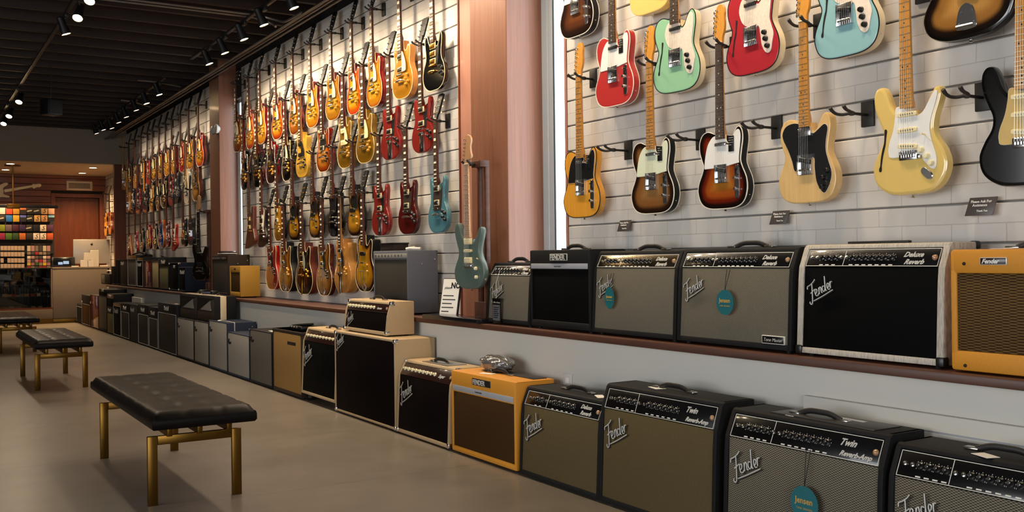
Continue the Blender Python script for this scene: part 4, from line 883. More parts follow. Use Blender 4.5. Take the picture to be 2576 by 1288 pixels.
def panel_amp(name, label, pl, D=.235, skin='tolex', grille='g_silver', panel='panelblack', knob='knobblack', groups=((2, 3), (2, 6)), word=None, badge=True, badge_s=.21, lean=.05, panel_frac=.80, hand=True, side=.022, cc=None, group=None, jewel=True, knobcap=True, border='rimwhite', feetmat='plastic', f=.012, extra=None, tilt=0., yaw=0., badge_z=None):
    loc, W, H = pl
    t = thing(name, label, 'amplifier', loc, rot=(tilt, 0, WALLROT+yaw), group=group)
    ph = H*panel_frac; y1 = .02; y2 = y1+lean*.65
    mb = MB(); gx = W/2-side
    slab(mb, [(.012, f+.02), (y1+.012, ph), (y2+.012, H-.02), (D-.004, H-.02), (D-.004, f+.02)], -gx-.004, gx+.004, 0)
    for sx in (-1, 1): slab(mb, [(0, f), (y1*.7, ph*.85), (y1, ph), (y2, H-.012), (y2+.014, H), (D, H), (D, f)], sx*W/2, sx*(W/2-side), .004)
    slab(mb, [(y2-.002, H-.018), (y2+.004, H-.004), (y2+.016, H), (D, H), (D, H-.018)], -W/2+.003, W/2-.003, .003)
    slab(mb, [(0.001, f), (0.003, f+.024), (D, f+.024), (D, f)], -W/2+.003, W/2-.003, .003)
    put('cabinet', mb.mesh('cabinet', 1, 35), [M_[skin]], t)
    mb = MB(); slab(mb, [(.005, f+.022), (y1+.004, ph-.001), (y1+.016, ph-.001), (.016, f+.022)], -gx, gx, .0015)
    put('grille', mb.mesh('grille', 1, 30), [M_[grille]], t)
    # control panel: built flat, then leaned onto the slope
    hh = H-.02-ph; ang = math.atan2(y2-y1, hh); PM = Matrix.Translation((0, y1+.001, ph)) @ Matrix.Rotation(-ang, 4, 'X'); pl_h = hh/math.cos(ang)
    tot = sum(a+b for a, b in groups); right = .26 if word else .06
    spanx = 2*gx*(1-right)-.02; st = spanx/(tot+.3); x = -gx+.012+st*.5; kr = min(.013, st*.42, pl_h*.24)
    gi = 0
    for nj, nk in groups:
        for j in range(nj):
            put('jack', MB().lathe([(kr*.62, 0), (kr*.62, -.003), (kr*.3, -.004), (kr*.3, -.001), (0, -.001)], (x, 0, pl_h*.52), 'y', 10, 0, PM).mesh('jack', 1), [M_['nickel']], t); x += st*.9
        for k in range(nk):
            b = MB(); b.lathe([(kr, 0), (kr*.95, -.004), (kr*.62, -.007), (kr*.55, -.016), (0, -.0165)], (x, 0, pl_h*.52), 'y', 14, 0, PM)
            if knobcap: b.lathe([(kr*.4, -.0166), (kr*.36, -.0172), (0, -.0173)], (x, 0, pl_h*.52), 'y', 10, 1, PM)
            put('knob', b.mesh('knob', 2), [M_[knob], M_['chrome']], t); x += st
        gi += 1
    # the panel with its printed border and scale marks
    b = MB(); b.bx(-gx, gx, 0, .01, .003, pl_h, .001, 0, PM)
    if border:
        e = .0011
        for z in (.005, pl_h-.003): b.bx(-gx+.004, gx-.004, -.0008, .002, z-e, z+e, 0, 1, PM)
        for xx in [-gx+.005, gx-.005] + ([-gx+2*gx*.31] if len(groups) > 1 else []): b.bx(xx-e, xx+e, -.0008, .002, .005, pl_h-.003, 0, 1, PM)
        xx = -gx+.012+st*.5
        for nj, nk in groups:
            xx += nj*st*.9
            for k in range(nk):
                for q in range(7):
                    a = R(-130+q*43); b.bx(xx+math.sin(a)*kr*1.28-.0007, xx+math.sin(a)*kr*1.28+.0007, -.0006, .001, pl_h*.52+math.cos(a)*kr*1.28-.0016, pl_h*.52+math.cos(a)*kr*1.28+.0016, 0, 1, PM)
                b.bx(xx-kr*.7, xx+kr*.7, -.0006, .001, pl_h*.1, pl_h*.15, 0, 1, PM); xx += st
    put('control_panel', b.mesh('control_panel', 2, 30), [M_[panel], M_[border or panel]], t)
    if word:
        for i, wd in enumerate(word):
            o = text('model_script', wd, pl_h*(.36 if len(wd) < 8 else .27), M_['logo'], t, (0, 0, 0), depth=.0008, shear=.45, bold=.0008)
            o.matrix_local = PM @ Matrix.Translation((gx-2*gx*right+.004+i*pl_h*.12, -.0015, pl_h*(.54 if len(word) > 1 and i == 0 else .16 if i else .35)))
    if jewel: put('pilot_jewel', MB().lathe([(.011, 0), (.011, -.004), (.008, -.008), (0, -.01)], (gx-.022, 0, pl_h*.5), 'y', 12, 0, PM).mesh('pilot_jewel', 1), [M_['jewel']], t)
    if badge:
        s = W*badge_s; script_badge(t, s, (-gx+.04+.03*s, .0+.02*(ph*.72/ph)-.008, badge_z if badge_z else ph-.06-s*.72))
    if hand: handle(t, 0, y2+(D-y2)*.45, H, min(.2, W*.36))
    if cc: corners(t, W, H, D, f, cc, fy=y2)
    feet(t, W, D, f, feetmat)
    if extra: extra(t, W, H, D)
    return t, W, H, D
def box_amp(name, label, pl, D=.24, skin='tolex', grille='g_dimgrey', band=0., edge=.02, bottom=None, piping=None, logo=None, logo_m='logo', logo_pos='band', logo_s=None, hand=False, f=.012, cat='amplifier', yaw=0., tilt=0., cc=None, group=None, bandmat=None, bandline=True, extra=None, bev=.008, open_frame=True, topm=None, foot=True):
    """straight fronted cabinet: frame with a set-back grille, optional band over it"""
    loc, W, H = pl
    t = thing(name, label, cat, loc, rot=(tilt, 0, WALLROT+yaw), group=group)
    bt = edge if bottom is None else bottom; gz0, gz1 = f+bt, H-edge-band*H; gx = W/2-edge
    mb = MB(); mb.bx(-W/2+.002, W/2-.002, .014, D-.002, f+.002, H-.002)
    for sx in (-1, 1): mb.bx(sx*W/2, sx*gx, 0, D, f, H, bev)
    mb.bx(-W/2+.001, W/2-.001, .0006, D, f, gz0, bev*.8); mb.bx(-W/2+.001, W/2-.001, .0006, D, gz1, H, bev*.8)
    put('cabinet', mb.mesh('cabinet', 1, 35), [M_[skin]], t)
    put('grille', MB().bx(-gx-.001, gx+.001, .006, .016, gz0-.001, gz1+.001, .001).mesh('grille', 1, 30), [M_[grille]], t)
    if band and bandmat: put('head_panel', MB().bx(-gx, gx, -.001, .01, gz1+.006, H-edge*.8, .001).mesh('head_panel', 1), [M_[bandmat]], t)
    if piping:
        e = .004; pth = [(-gx, .001, gz0), (gx, .001, gz0), (gx, .001, gz1), (-gx, .001, gz1)]
        put('piping', MB().tube(pth, e, 6, 0, True).mesh('piping', 1), [M_[piping]], t)
    if logo:
        s = logo_s or W*.16
        if logo_pos == 'band': x, z = 0-len(logo)*s*.25, gz1+band*H*.35
        elif logo_pos == 'topleft': x, z = -gx+.02, gz1-s*1.1
        else: x, z = -len(logo)*s*.25, gz1-s*1.2
        text('name_badge', logo, s, M_[logo_m], t, (x, -.003 if logo_pos == 'band' else .004, z), depth=.0015, shear=.35, bold=.0015)
    if hand: handle(t, 0, D*.5, H, min(.18, W*.4))
    if cc: corners(t, W, H, D, f, cc)
    if foot: feet(t, W, D, f)
    if extra: extra(t, W, H, D)
    return t, W, H, D
def price_tag(loc, rz, label, w=.075, d=.045, tilt=0.):
    return tag(MB().box((0, 0, 0), (w, d, .0015)).build('price_tag', M_['paper'], None, 0, loc, (tilt, 0, rz)), label, 'price tag', 'white price tags on the amplifiers')
def casters(t, W, D, h):
    for sx in (-1, 1):
        for y in (.05, D-.05):
            c = put('caster', MB().cyl((-.012, 0, h*.42), (.012, 0, h*.42), h*.42, n=14).mesh('caster', 1), [M_['plastic']], t, (sx*(W/2-.05), y, 0))
            put('caster_fork', MB().bx(-.018, -.014, -.012, .012, h*.35, h).bx(.014, .018, -.012, .012, h*.35, h).bx(-.018, .018, -.018, .018, h-.004, h).mesh('caster_fork', 1), [M_['steel']], c)

# ---------------------------------------------------------------- front row on the floor, from the right
GF = 'amplifiers in a row on the floor'; GS = 'amplifiers in a row on the ledge'
P = lambda *a, **k: place(*a, **k)
w_twin = ('Twin', 'Reverb-Amp')
a1 = panel_amp('guitar_amplifier', 'black tube amplifier with silver grille at the bottom right corner, cut by the frame', ((FLOOR_AMP_X, on_x(2226, 1250, FLOOR_AMP_X).y-.335, 0), .67, .52), D=.24, grille='g_silver2', groups=((2, 4), (2, 6)), word=w_twin, group=GF, lean=.06)
pl = P(1816, 1262, 2214, 1290, 1031, 1829)
a2 = panel_amp('guitar_amplifier', 'black tube amplifier with silver grille and a round teal tag, on the floor', pl, D=.24, grille='g_silver2', groups=((2, 4), (2, 7)), word=w_twin, group=GF, lean=.06)
pl = P(1506, 1262, 1797, 1290, 969, 1522)
a3 = panel_amp('guitar_amplifier', 'tall black tube amplifier with tan sparkling grille on the floor', pl, D=.23, grille='g_aged', groups=((2, 4), (2, 6)), word=w_twin, group=GF, lean=.05)
pl = P(1306, 1189, 1506, 1262, 976, 1322)
a4 = panel_amp('guitar_amplifier', 'shorter black amplifier with dull tan grille, beside the yellow tweed amplifier on the floor', pl, D=.24, grille='g_aged', groups=((2, 2), (2, 5)), word=('Deluxe', 'Reverb'), group=GF, lean=.05, badge_s=.24)
# amp with the yellow tweed skin and the block nameplate
def yellow_front(t, W, H, D):
    put('metal_strip', MB().bx(-W/2+.024, W/2-.022, -.0015, .008, H*.765, H*.83, .001).mesh('metal_strip', 1), [M_['stripgrey']], t)
    text('strip_print', 'bassbreaker', .016, M_['logoshade'], t, (-.07, -.002, H*.788), depth=.0004)
    np = put('nameplate', MB().bx(-W*.14, W*.14, -.004, .004, H*.875, H*.955, .003).mesh('nameplate', 1), [M_['brandplate']], t)
    text('nameplate_lettering', 'FENDER', H*.078, M_['logo'], np, (-W*.125, -.0055, H*.888), depth=.001, bold=.001)
    put('top_panel', MB().bx(-W*.3, W*.45, D*.55, D*.9, H-.001, H+.004, .001).mesh('top_panel', 1), [M_['brandplate']], t)
pl = P(1136, 1126, 1299, 1182, 931, 1138)
a5 = box_amp('guitar_amplifier', 'bright yellow tweed amplifier with brown grille and silver strip on the floor', pl, D=.25, skin='tweed', grille='g_tweedbrown', edge=.026, band=.2, bottom=.035, group=GF, extra=yellow_front, hand=True, bev=.012)
pl = P(996.6, 1083, 1129, 1134, 908, 1014)
a6 = panel_amp('guitar_amplifier', 'blonde amplifier with dark oxblood grille and cream knobs, next to the yellow tweed amplifier', pl, D=.25, skin='tolex_blonde', grille='g_oxblood', panel='paneloxblood', knob='knobcream', groups=((0, 3), (0, 6)), word=('Super',), group=GF, cc='chrome', knobcap=False, border=None, lean=.07, badge_s=.26)
def plate_corner(t, W, H, D):
    put('side_handle', MB().bx(W/2-.001, W/2+.006, D*.72, D*.84, H*.55, H*.74, .004).mesh('side_handle', 1), [M_['chrome']], t)
    put('side_socket', MB().lathe([(.016, W/2), (.016, W/2+.003), (.008, W/2+.004), (0, W/2+.002)], (0, D*.6, H*.68), 'x', 14).mesh('side_socket', 1), [M_['tolex_blonde']], t)
    script_badge(t, W*.15, (-W/2+.05, .0, H-.15))
pl = P(843, 1037, 995, 1083, 831.6, 843)
cab = box_amp('speaker_cabinet', 'large blonde speaker cabinet with near-black grille carrying an amplifier head', pl, D=.30, skin='tolex_blonde', grille='g_oxblood', edge=.018, group=GF, cc='chrome', extra=plate_corner, cat='speaker cabinet', f=.012)
CABH = cab[2]
HX = FLOOR_AMP_X+.045
pl = (lambda a, b: ((HX, (a.y+b.y)/2, CABH), a.y-b.y, on_x(868, 752, HX).z-CABH))(on_x(864, 821, HX), on_x(971, 838, HX))
hd = panel_amp('amplifier_head', 'blonde amplifier head on top of the big blonde speaker cabinet', pl, D=.215, skin='tolex_blonde', grille='g_oxblood', panel='paneloxblood', knob='knobcream', groups=((0, 3), (0, 6)), word=('Bassman',), cc='chrome', knobcap=False, border=None, panel_frac=.68, lean=.03, badge_s=.17, f=.01, badge_z=.035)
pl = P(757.7, 983, 843, 1013, 825.4, 770, z0=.062)
a8 = panel_amp('guitar_amplifier', 'blonde amplifier with black grille standing on casters', pl, D=.24, skin='tolex_blonde', grille='g_blackcloth', panel='paneloxblood', knob='knobcream', groups=((0, 3), (0, 6)), word=None, group=GF, knobcap=False, border=None, lean=.06, badge_s=.27, f=.0)
for ch in list(a8[0].children):
    if ch.name.startswith('foot'): bpy.data.objects.remove(ch)
a8[0].location.z = 0
for ch in a8[0].children: ch.location.z += .062
casters(a8[0], a8[1], .24, .062)
def tweed_plate(t, W, H, D):
    put('name_plate', MB().bx(W*.02, W*.3, .003, .009, H*.78, H*.83, .002).mesh('name_plate', 1), [M_['tolex_brown']], t)
    put('top_rim', MB().bx(-W/2-.004, W/2+.004, -.004, D, H-.03, H, .008).mesh('top_rim', 1), [M_['tolex_brown']], t)
pl = P(687.6, 980.7, 758.5, 1004, 825.4, 691.9)
a9 = box_amp('guitar_amplifier', 'ochre cloth fronted amplifier with dark brown rim, a black pedal lying on top', pl, D=.27, skin='tolex_brown', grille='g_tan', edge=.006, bottom=.03, group=GF, extra=tweed_plate)
ocr = []
def swan(t, W, H, D, x=None, z=None, m='plastic', s=.035):
    pts = spline([(-.9, .3), (-.4, -.6), (.5, -.6), (.9, .1), (.5, .3), (.1, .0), (-.3, .15), (-.35, .7), (-.2, 1.05), (-.5, 1.1), (-.62, .8), (-.55, .4)], 3)
    x = -W/2+.075 if x is None else x; z = H-.1 if z is None else z
    put('swan_badge', MB().prism([(x+q[0]*s*1.5, z+q[1]*s*.85) for q in pts], -.002, .008).mesh('swan_badge', 1), [M_[m]], t)
def swan_cab(label, xl, ybl, xr, ybr, ytl, xtl, skin='tolex_dark', grille='g_lightgrey', D=.22, extra=None, X=FLOOR_AMP_X, tilt=0.):
    return box_amp('guitar_amplifier', label, P(xl, ybl, xr, ybr, ytl, xtl, X=X), D=D, skin=skin, grille=grille, edge=.01, bottom=.02, group=GF, extra=extra or swan, bev=.005, tilt=tilt)
a10 = swan_cab('grey-grilled cabinet with a small black emblem, next to the ochre amplifier', 628.5, 960, 684, 980, 829, 637, 'tolex_dark', 'g_dimgrey')
a11 = swan_cab('lowest grey-grilled cabinet with blue-grey rim and a white tag', 572.6, 938, 627.5, 958.5, 836, 580, 'tolex_blue', 'g_lightgrey', X=FLOOR_AMP_X)
def blue_side(t, W, H, D):
    swan(t, W, H, D); put('piping', MB().tube([(W/2+.001, .08, .02), (W/2+.001, .08, H-.004), (W/2-.004, .08, H+.001), (-W/2+.004, .08, H+.001)], .004, 6).mesh('piping', 1), [M_['piping']], t)
    put('corner_stud', MB().lathe([(.008, W/2), (.006, W/2+.004), (0, W/2+.005)], (0, D-.04, H-.05), 'x', 10).mesh('corner_stud', 1), [M_['nickel']], t)
a12 = swan_cab('blue cabinet with grey grille standing taller behind the lowest one, white piping round its side', 526, 921, 571.6, 938, 806.8, 536.6, 'tolex_blue', 'g_lightgrey', D=.30, extra=blue_side)
a13 = swan_cab('grey-grilled cabinet with dark sides under the front one of the two black boxes', 488.5, 906, 525, 920.5, 805.6, 489.4)
a14 = swan_cab('grey-grilled cabinet under the rear one of the two black boxes with pale triangles', 445.5, 891, 487.6, 906, 798, 446)
def tri_front(t, W, H, D):
    put('angled_panel', MB().prism([(-W/2+.012, H-.02), (W/2-.03, H-.02), (-W/2+.012, H*.46)], -.004, .006).mesh('angled_panel', 1), [M_['tolex']], t)
    put('light_triangle', MB().prism(spline([(-W*.32, H*.45, 'c'), (W*.26, H*.84, 'c'), (W*.24, H*.66), (W*.3, H*.45, 'c')], 4), -.002, .006).mesh('light_triangle', 1), [M_['g_lightgrey']], t)
    put('base_band', MB().bx(-W/2+.012, W/2-.012, -.003, .006, H*.06, H*.38, .003).mesh('base_band', 1), [M_['tolex_brown']], t)
    put('side_band', MB().bx(-W/2-.0015, W/2+.0015, D*.26, D*.54, .006, H+.0015, .004).mesh('side_band', 1), [M_['tolex_cream']], t)
    swan(t, W, H, D, -W/2+.055, H-.085, 'logo', .028)
    handle(t, 0, D*.6, H+.001, .12)
cloth('tolex_cream', 'cdb99a')
zt = a13[2]
for lab, xl, xr, yb, yt, zz in (('black boxy amplifier with pale triangle and cream band, the front one stacked on grey cabinets', 497, 540, 797, 742, a13[2]), ('black boxy amplifier with pale triangle, the rear one partly hidden by its twin', 453.5, 496.5, 793, 738, a14[2])):
    X = FLOOR_AMP_X+.03; a, b = on_x(xl, yb, X), on_x(xr, yb, X)
    box_amp('combo_amplifier', lab, ((X, (a.y+b.y)/2, zz), a.y-b.y, on_x(xl, yt, X).z-zz), D=.232, skin='tolex_dark', grille='g_bluebrown', edge=.012, extra=tri_front, group='black boxes with pale triangles', foot=False, f=.0)
# dark amplifiers further down the line
def script_amp(label, xl, ybl, xr, ybr, ytl, xtl, band=.2, skin='tolex_dark', grille='g_bluebrown', piping='piping', D=.23, logo='Marshall', bandmat=None, **k):
    return box_amp('guitar_amplifier', label, P(xl, ybl, xr-.6, ybr, ytl, xtl, **({'X': k.pop('X')} if 'X' in k else {})), D=D, skin=skin, grille=grille, edge=.012, band=band, piping=piping, logo=logo, group=k.pop('group', GF), bandmat=bandmat, bev=.004, **k)
a15 = script_amp('big dark stack amplifier with pale script and line, left of the grey cabinets', 398.5, 877, 445, 891, 760.7, 400, band=.18, piping='stripgrey', logo_s=.075)
script_amp('dark amplifier with script badge, second left of the big dark stack amplifier', 348, 859.7, 374.3, 868, 765, 349, band=.22, logo_s=.07)
script_amp('dark amplifier with script badge, just left of the big dark stack amplifier', 374.8, 868, 398, 877, 771, 375, band=.25, logo_s=.07)
script_amp('plain near-black amplifier with script badge and no pale line, in the far floor row', 326.3, 850, 347.6, 859.5, 765, 326.7, band=.0, piping=None, logo_s=.08, logo_pos='topleft')
script_amp('dark grey amplifier with pale outline and script, in the far floor row', 305.2, 844.5, 326, 850, 762, 305.8, band=.22, logo_s=.07)
script_amp('black amplifier with white outline and a gold control strip, in the far floor row', 285.3, 835, 305, 844, 760.7, 286, band=.07, bandmat='goldpanel', grille='g_blackcloth', logo_s=.1, logo_pos='topleft')
b21 = script_amp('small amplifier with pale green grille under a little head, in the far floor row', 268.8, 830.5, 285, 835, 772, 268.5, band=.2, grille='g_green', piping=None, logo_s=.07)
b22 = box_amp('speaker_cabinet', 'tall grey-brown speaker cabinet in the far floor row', P(248.2, 822, 268.4, 828, 744, 248.5), D=.25, skin='tolex_dark', grille='g_dimgrey', edge=.008, bottom=.05, cat='speaker cabinet', group=GF)
def on_top(base, label, H, D=.23, skin='tolex_dark', grille='g_blackcloth', logo='Marshall', W=None, **k):
    l = base[0].location; return box_amp('amplifier_head', label, ((l.x+.01, l.y, base[2]), (W or base[1]-.01), H), D=D, skin=skin, grille=grille, edge=.012, band=.3, logo=logo, logo_s=.06, f=0., foot=False, bev=.004, **k)
on_top(b22, 'dark amplifier head on the tall grey-brown cabinet', .115, D=.36)
on_top(b21, 'small dark head with a gold strip on the green-grilled amplifier', .215, D=.3, bandmat='goldpanel')
def knob_white(t, W, H, D): put('badge', MB().lathe([(.022, 0), (.02, -.006), (0, -.008)], (-W/2+.06, .0, H*.76), 'y', 12).mesh('badge', 1), [M_['logo']], t)
box_amp('guitar_amplifier', 'narrow brown amplifier with tan grille, second from the far end of the floor row', P(227.3, 817.7, 247.6, 822, 741, 227.7), D=.25, skin='tolex_rust', grille='g_red', edge=.012, group=GF, extra=knob_white)
box_amp('guitar_amplifier', 'dark amplifier with a looped cable on top, next to the counter', P(206, 813, 226.8, 817.5, 741, 207.5), D=.25, skin='tolex_dark', grille='g_tweedbrown', edge=.012, band=.28, piping='stripgrey', group=GF, extra=knob_white)
pl = P(190.5, 810.7, 205.6, 813, 762, 191.6)
t = thing('gig_bag', 'soft black case standing against the counter at the end of the floor row', 'case', (pl[0][0], pl[0][1]-.09, 0), WALLROT)
put('shell', MB().bx(-pl[1]/2, pl[1]/2-.09, 0, .22, 0, pl[2], .05, seg=4).mesh('shell', 1), [cloth('bagcloth', '08080a')], t)
put('zip', MB().tube([(-pl[1]/2+.06, -.001, .03), (-pl[1]/2+.06, -.001, pl[2]-.06), (pl[1]/2-.06, -.001, pl[2]-.06)], .004, 5).mesh('zip', 1), [M_['stripgrey']], t)

# ---------------------------------------------------------------- right ledge
Q = lambda xl, ybl, xr, ybr, ytl, xtl, X=SHELF_AMP_X: place(xl, ybl, xr, ybr, ytl, xtl, X=X, z0=SHELF_Z)
s1 = panel_amp('guitar_amplifier', 'small black amplifier with silver grille and a black paper tag hanging from its knobs', Q(1223, 812, 1331.5, 820, 660.7, 1236), D=.148, grille='g_silver', groups=((1, 0), (0, 8)), word=('Vibro', 'Champ'), group=GS, badge_s=.3, lean=.06, panel_frac=.79)
def black_front(t, W, H, D):
    put('metal_strip', MB().bx(-W/2+.016, W/2-.02, -.0015, .008, H*.765, H*.83, .001).mesh('metal_strip', 1), [M_['stripgrey']], t)
    text('strip_print', 'bassbreaker', .014, M_['logoshade'], t, (-.04, -.002, H*.785), depth=.0004)
    np = put('nameplate', MB().bx(-W*.14, W*.15, -.004, .004, H*.865, H*.95, .003).mesh('nameplate', 1), [M_['logo']], t)
    put('nameplate_field', MB().bx(-W*.133, W*.143, -.005, -.003, H*.872, H*.943, .001).mesh('nameplate_field', 1), [M_['brandplate']], np)
    text('nameplate_lettering', 'FENDER', H*.088, M_['logo'], np, (-W*.125, -.0065, H*.877), depth=.001, bold=.0012)
s2 = box_amp('guitar_amplifier', 'all black amplifier with silver strip and block-letter nameplate on the ledge', Q(1334, 819.7, 1486, 833, 629.7, 1336), D=.24, grille='g_blackcloth', edge=.022, bottom=.04, band=.2, group=GS, extra=black_front, hand=True, bev=.01)
s3 = panel_amp('guitar_amplifier', 'black amplifier with bright metal control panel and teal oval tag on the ledge', Q(1487.5, 831, 1699, 857, 632, 1498), D=.24, grille='g_silver', panel='panelsteel', groups=((2, 3), (2, 7)), word=('Deluxe', 'Reverb'), group=GS, badge_s=.2)
def tm_plate(t, W, H, D):
    p = put('corner_plate', MB().bx(W*.27, W*.45, .0, .01, .035, .07, .002).mesh('corner_plate', 1), [M_['rimwhite']], t)
    put('plate_field', MB().bx(W*.275, W*.445, -.001, .002, .038, .067, .001).mesh('plate_field', 1), [M_['panelblack']], p)
    text('plate_script', 'Tone Master', .02, M_['logo'], p, (W*.285, -.002, .046), depth=.0004, shear=.3)
s4 = panel_amp('guitar_amplifier', 'black ledge amplifier with round teal tag and a small plate at lower right', Q(1701.5, 859, 1990, 886, 626, 1712), D=.24, grille='g_silver', groups=((2, 4), (2, 8)), word=('Deluxe', 'Reverb'), group=GS, badge_s=.19, extra=tm_plate)
def black_corner(t, W, H, D):
    for sx in (-1, 1): put('corner_guard', MB().box((sx*(W/2-.012), .014, .026), (.034, .036, .036), .008).mesh('corner_guard', 1), [M_['plastic']], t)
    put('corner_guard', MB().box((W/2-.012, D-.012, H-.012), (.032, .032, .032), .008).mesh('corner_guard', 1), [M_['plastic']], t)
    put('top_strap', MB().bx(-W*.22, W*.2, D*.4, D*.5, H, H+.01, .004).mesh('top_strap', 1), [M_['handlestrap']], t)
s5 = panel_amp('guitar_amplifier', 'pale bark-textured amplifier with black grille on the ledge', Q(2003.5, 869.6, 2372, 921, 616, 2010), D=.225, skin='barkcloth', grille='g_blackcloth', groups=((2, 3), (2, 7)), word=('Deluxe', 'Reverb'), group=GS, badge_s=.19, hand=False, extra=black_corner, side=.028)
def tw_badge(t, W, H, D):
    b = put('nameplate', MB().bx(-W*.28, -W*.1, -.004, .004, H*.875, H*.935, .002).mesh('nameplate', 1), [M_['logo']], t)
    put('nameplate_field', MB().bx(-W*.275, -W*.105, -.005, -.003, H*.88, H*.93, .001).mesh('nameplate_field', 1), [M_['paneloxblood']], b)
    text('nameplate_script', 'Fender', H*.05, M_['logo'], b, (-W*.265, -.006, H*.888), depth=.0006, shear=.4, bold=.0008)
    for x in (-W/2+.055, W/2-.055):
        for z in (H*.06, H*.885): put('screw', MB().lathe([(.0065, .001), (.005, -.003), (0, -.004)], (x, 0, z), 'y', 10).mesh('screw', 1), [M_['tolex_brown']], t)
yl = on_x(2391, 928, SHELF_AMP_X-.015).y
s6 = box_amp('guitar_amplifier', 'yellow tweed amplifier with striped brown grille at the right edge of the ledge', ((SHELF_AMP_X-.015, yl-.26, SHELF_Z), .52, on_x(2394, 628, SHELF_AMP_X-.015).z-SHELF_Z), D=.24, skin='tweed', grille='g_brownstripe', edge=.028, bottom=.07, band=.13, group=GS, extra=tw_badge, hand=True, bev=.014, f=.006)
# ---------------------------------------------------------------- middle ledge
def letters(s): 
    def f(t, W, H, D):
        p = put('name_bar', MB().bx(-W/2+.03, W/2-.012, -.001, .008, H*.885, H*.955, .002).mesh('name_bar', 1), [plain('namebar', '8f8b82', .5) if s[1] else M_['tolex_brown']], t)
        for i, c in enumerate(s[0]): text('name_letter', c, H*.058, M_['logoshade'] if s[1] else M_['stripgrey'], p, (-W/2+.045+(W-.09)*i/len(s[0]), -.002, H*.9), depth=.0008)
        for y, z in ((D*.45, H*.79), (D*.88, H*.86)): put('side_stud', MB().lathe([(.008, W/2), (.007, W/2+.004), (0, W/2+.005)], (0, y, z), 'x', 10).mesh('side_stud', 1), [M_['chrome']], t)
    return f
s14 = box_amp('guitar_amplifier', 'tall grey amplifier with spaced capital letters across its top, beside the green guitar', Q(940, 788, 1027, 796, 632, 941), D=.245, skin='tolex_grey', grille='g_salt', edge=.02, band=.1, bottom=.03, group=GS, extra=letters(('MAGNATONE', 1)), foot=False)
s12 = box_amp('guitar_amplifier', 'tall dark brown amplifier with spaced letters across its top, behind the small tweed one', Q(534.5, 738, 574, 743, 642, 534.5), D=.25, skin='tolex_brown', grille='g_bluebrown', edge=.02, band=.1, bottom=.03, group=GS, extra=letters(('MAGNATONE', 0)), foot=False)
s13 = box_amp('guitar_amplifier', 'small plain tweed amplifier by the tall dark brown one on the ledge', Q(578, 746, 605.5, 749, 669, 583), D=.215, skin='tweed_dim', grille='g_tweedbrown', edge=.035, band=.1, bottom=.05, group=GS, extra=lambda t, W, H, D: put('name_plate', MB().bx(-.03, .03, -.002, .004, H*.87, H*.93, .002).mesh('name_plate', 1), [M_['tolex_brown']], t))
# ---------------------------------------------------------------- far ledge, from the right
def ledge_amp(label, xl, xr, yt, yb, **k):
    d = dict(D=.23, skin='tolex_dark', grille='g_bluebrown', edge=.012, group=GS, bev=.004); d.update(k)
    return box_amp('guitar_amplifier', label, Q(xl, yb, xr-.5, yb, yt, xl), **d)
s11 = ledge_amp('blue amplifier with a white script, first on the far ledge before the standing bass', 450.5, 466.5, 672, 731, skin='tolex_navy', grille='g_blackcloth', logo='Marshall', logo_s=.07, logo_pos='topleft', D=.30)
s10 = ledge_amp('black square amplifier behind the blue one on the far ledge', 425, 449.8, 660.5, 728, skin='tolex_navy', grille='g_blackcloth', D=.26, logo='VOX', logo_s=.05, logo_pos='centre', cc='nickel')
s9 = ledge_amp('amplifier with olive grille and dark head band on the far ledge', 400.5, 424, 647.7, 725.8, grille='g_green', band=.25, logo='Marshall', logo_s=.07, D=.25)
s8 = ledge_amp('amplifier with pale cream grille strip on the far ledge', 382, 399.8, 653.6, 722.5, skin='tolex_brown', grille='g_creamcloth', edge=.02)
s7 = ledge_amp('reddish brown amplifier left of the cream one on the far ledge', 361, 381.3, 654.7, 720, skin='tolex_brown', grille='g_red')
s6b = ledge_amp('black amplifier with white outline and gold strip on the far ledge', 344.5, 360.3, 647.7, 715.5, grille='g_blackcloth', piping='piping', band=.08, bandmat='goldpanel', logo='Marshall', logo_s=.08, logo_pos='topleft')
s5b = ledge_amp('tall amplifier with grey grille and gold strip on the far ledge', 321.5, 343.5, 642, 713, grille='g_dimgrey', band=.1, bandmat='goldpanel', piping='stripgrey')
ledge_amp('dark amplifier with a white script high on its grille, far ledge', 302.5, 320.8, 652.4, 711, logo='Marshall', logo_s=.075, logo_pos='topleft')
ledge_amp('narrow black amplifier next to last at the far end of the ledge', 292.3, 301.8, 653.6, 709, grille='g_blackcloth')
ledge_amp('lowest black amplifier, last at the far end of the ledge', 281, 291.6, 670, 707, grille='g_blackcloth')
t = thing('cube_amplifier', 'tiny black practice amplifier with a white strap at the very end of the ledge', 'amplifier', (SHELF_AMP_X-.015, on_x(268, 711, SHELF_AMP_X-.015).y+.12, SHELF_Z), WALLROT)
w = on_x(257, 711, SHELF_AMP_X-.015).y-on_x(279, 711, SHELF_AMP_X-.015).y
put('cabinet', MB().bx(-w*.5, w*.5, 0, .2, 0, .19, .012).mesh('cabinet', 1), [M_['tolex']], t); put('grille', MB().bx(-w*.42, -w*.05, -.003, .006, .02, .17, .003).mesh('grille', 1), [M_['g_dimgrey']], t)
put('strap', MB().tube(spline3([(-w*.45, .1, .19), (-w*.3, .08, .23), (-w*.05, .08, .245), (w*.1, .08, .23)], 4), .012, 6).mesh('strap', 1), [M_['offwhite']], t)
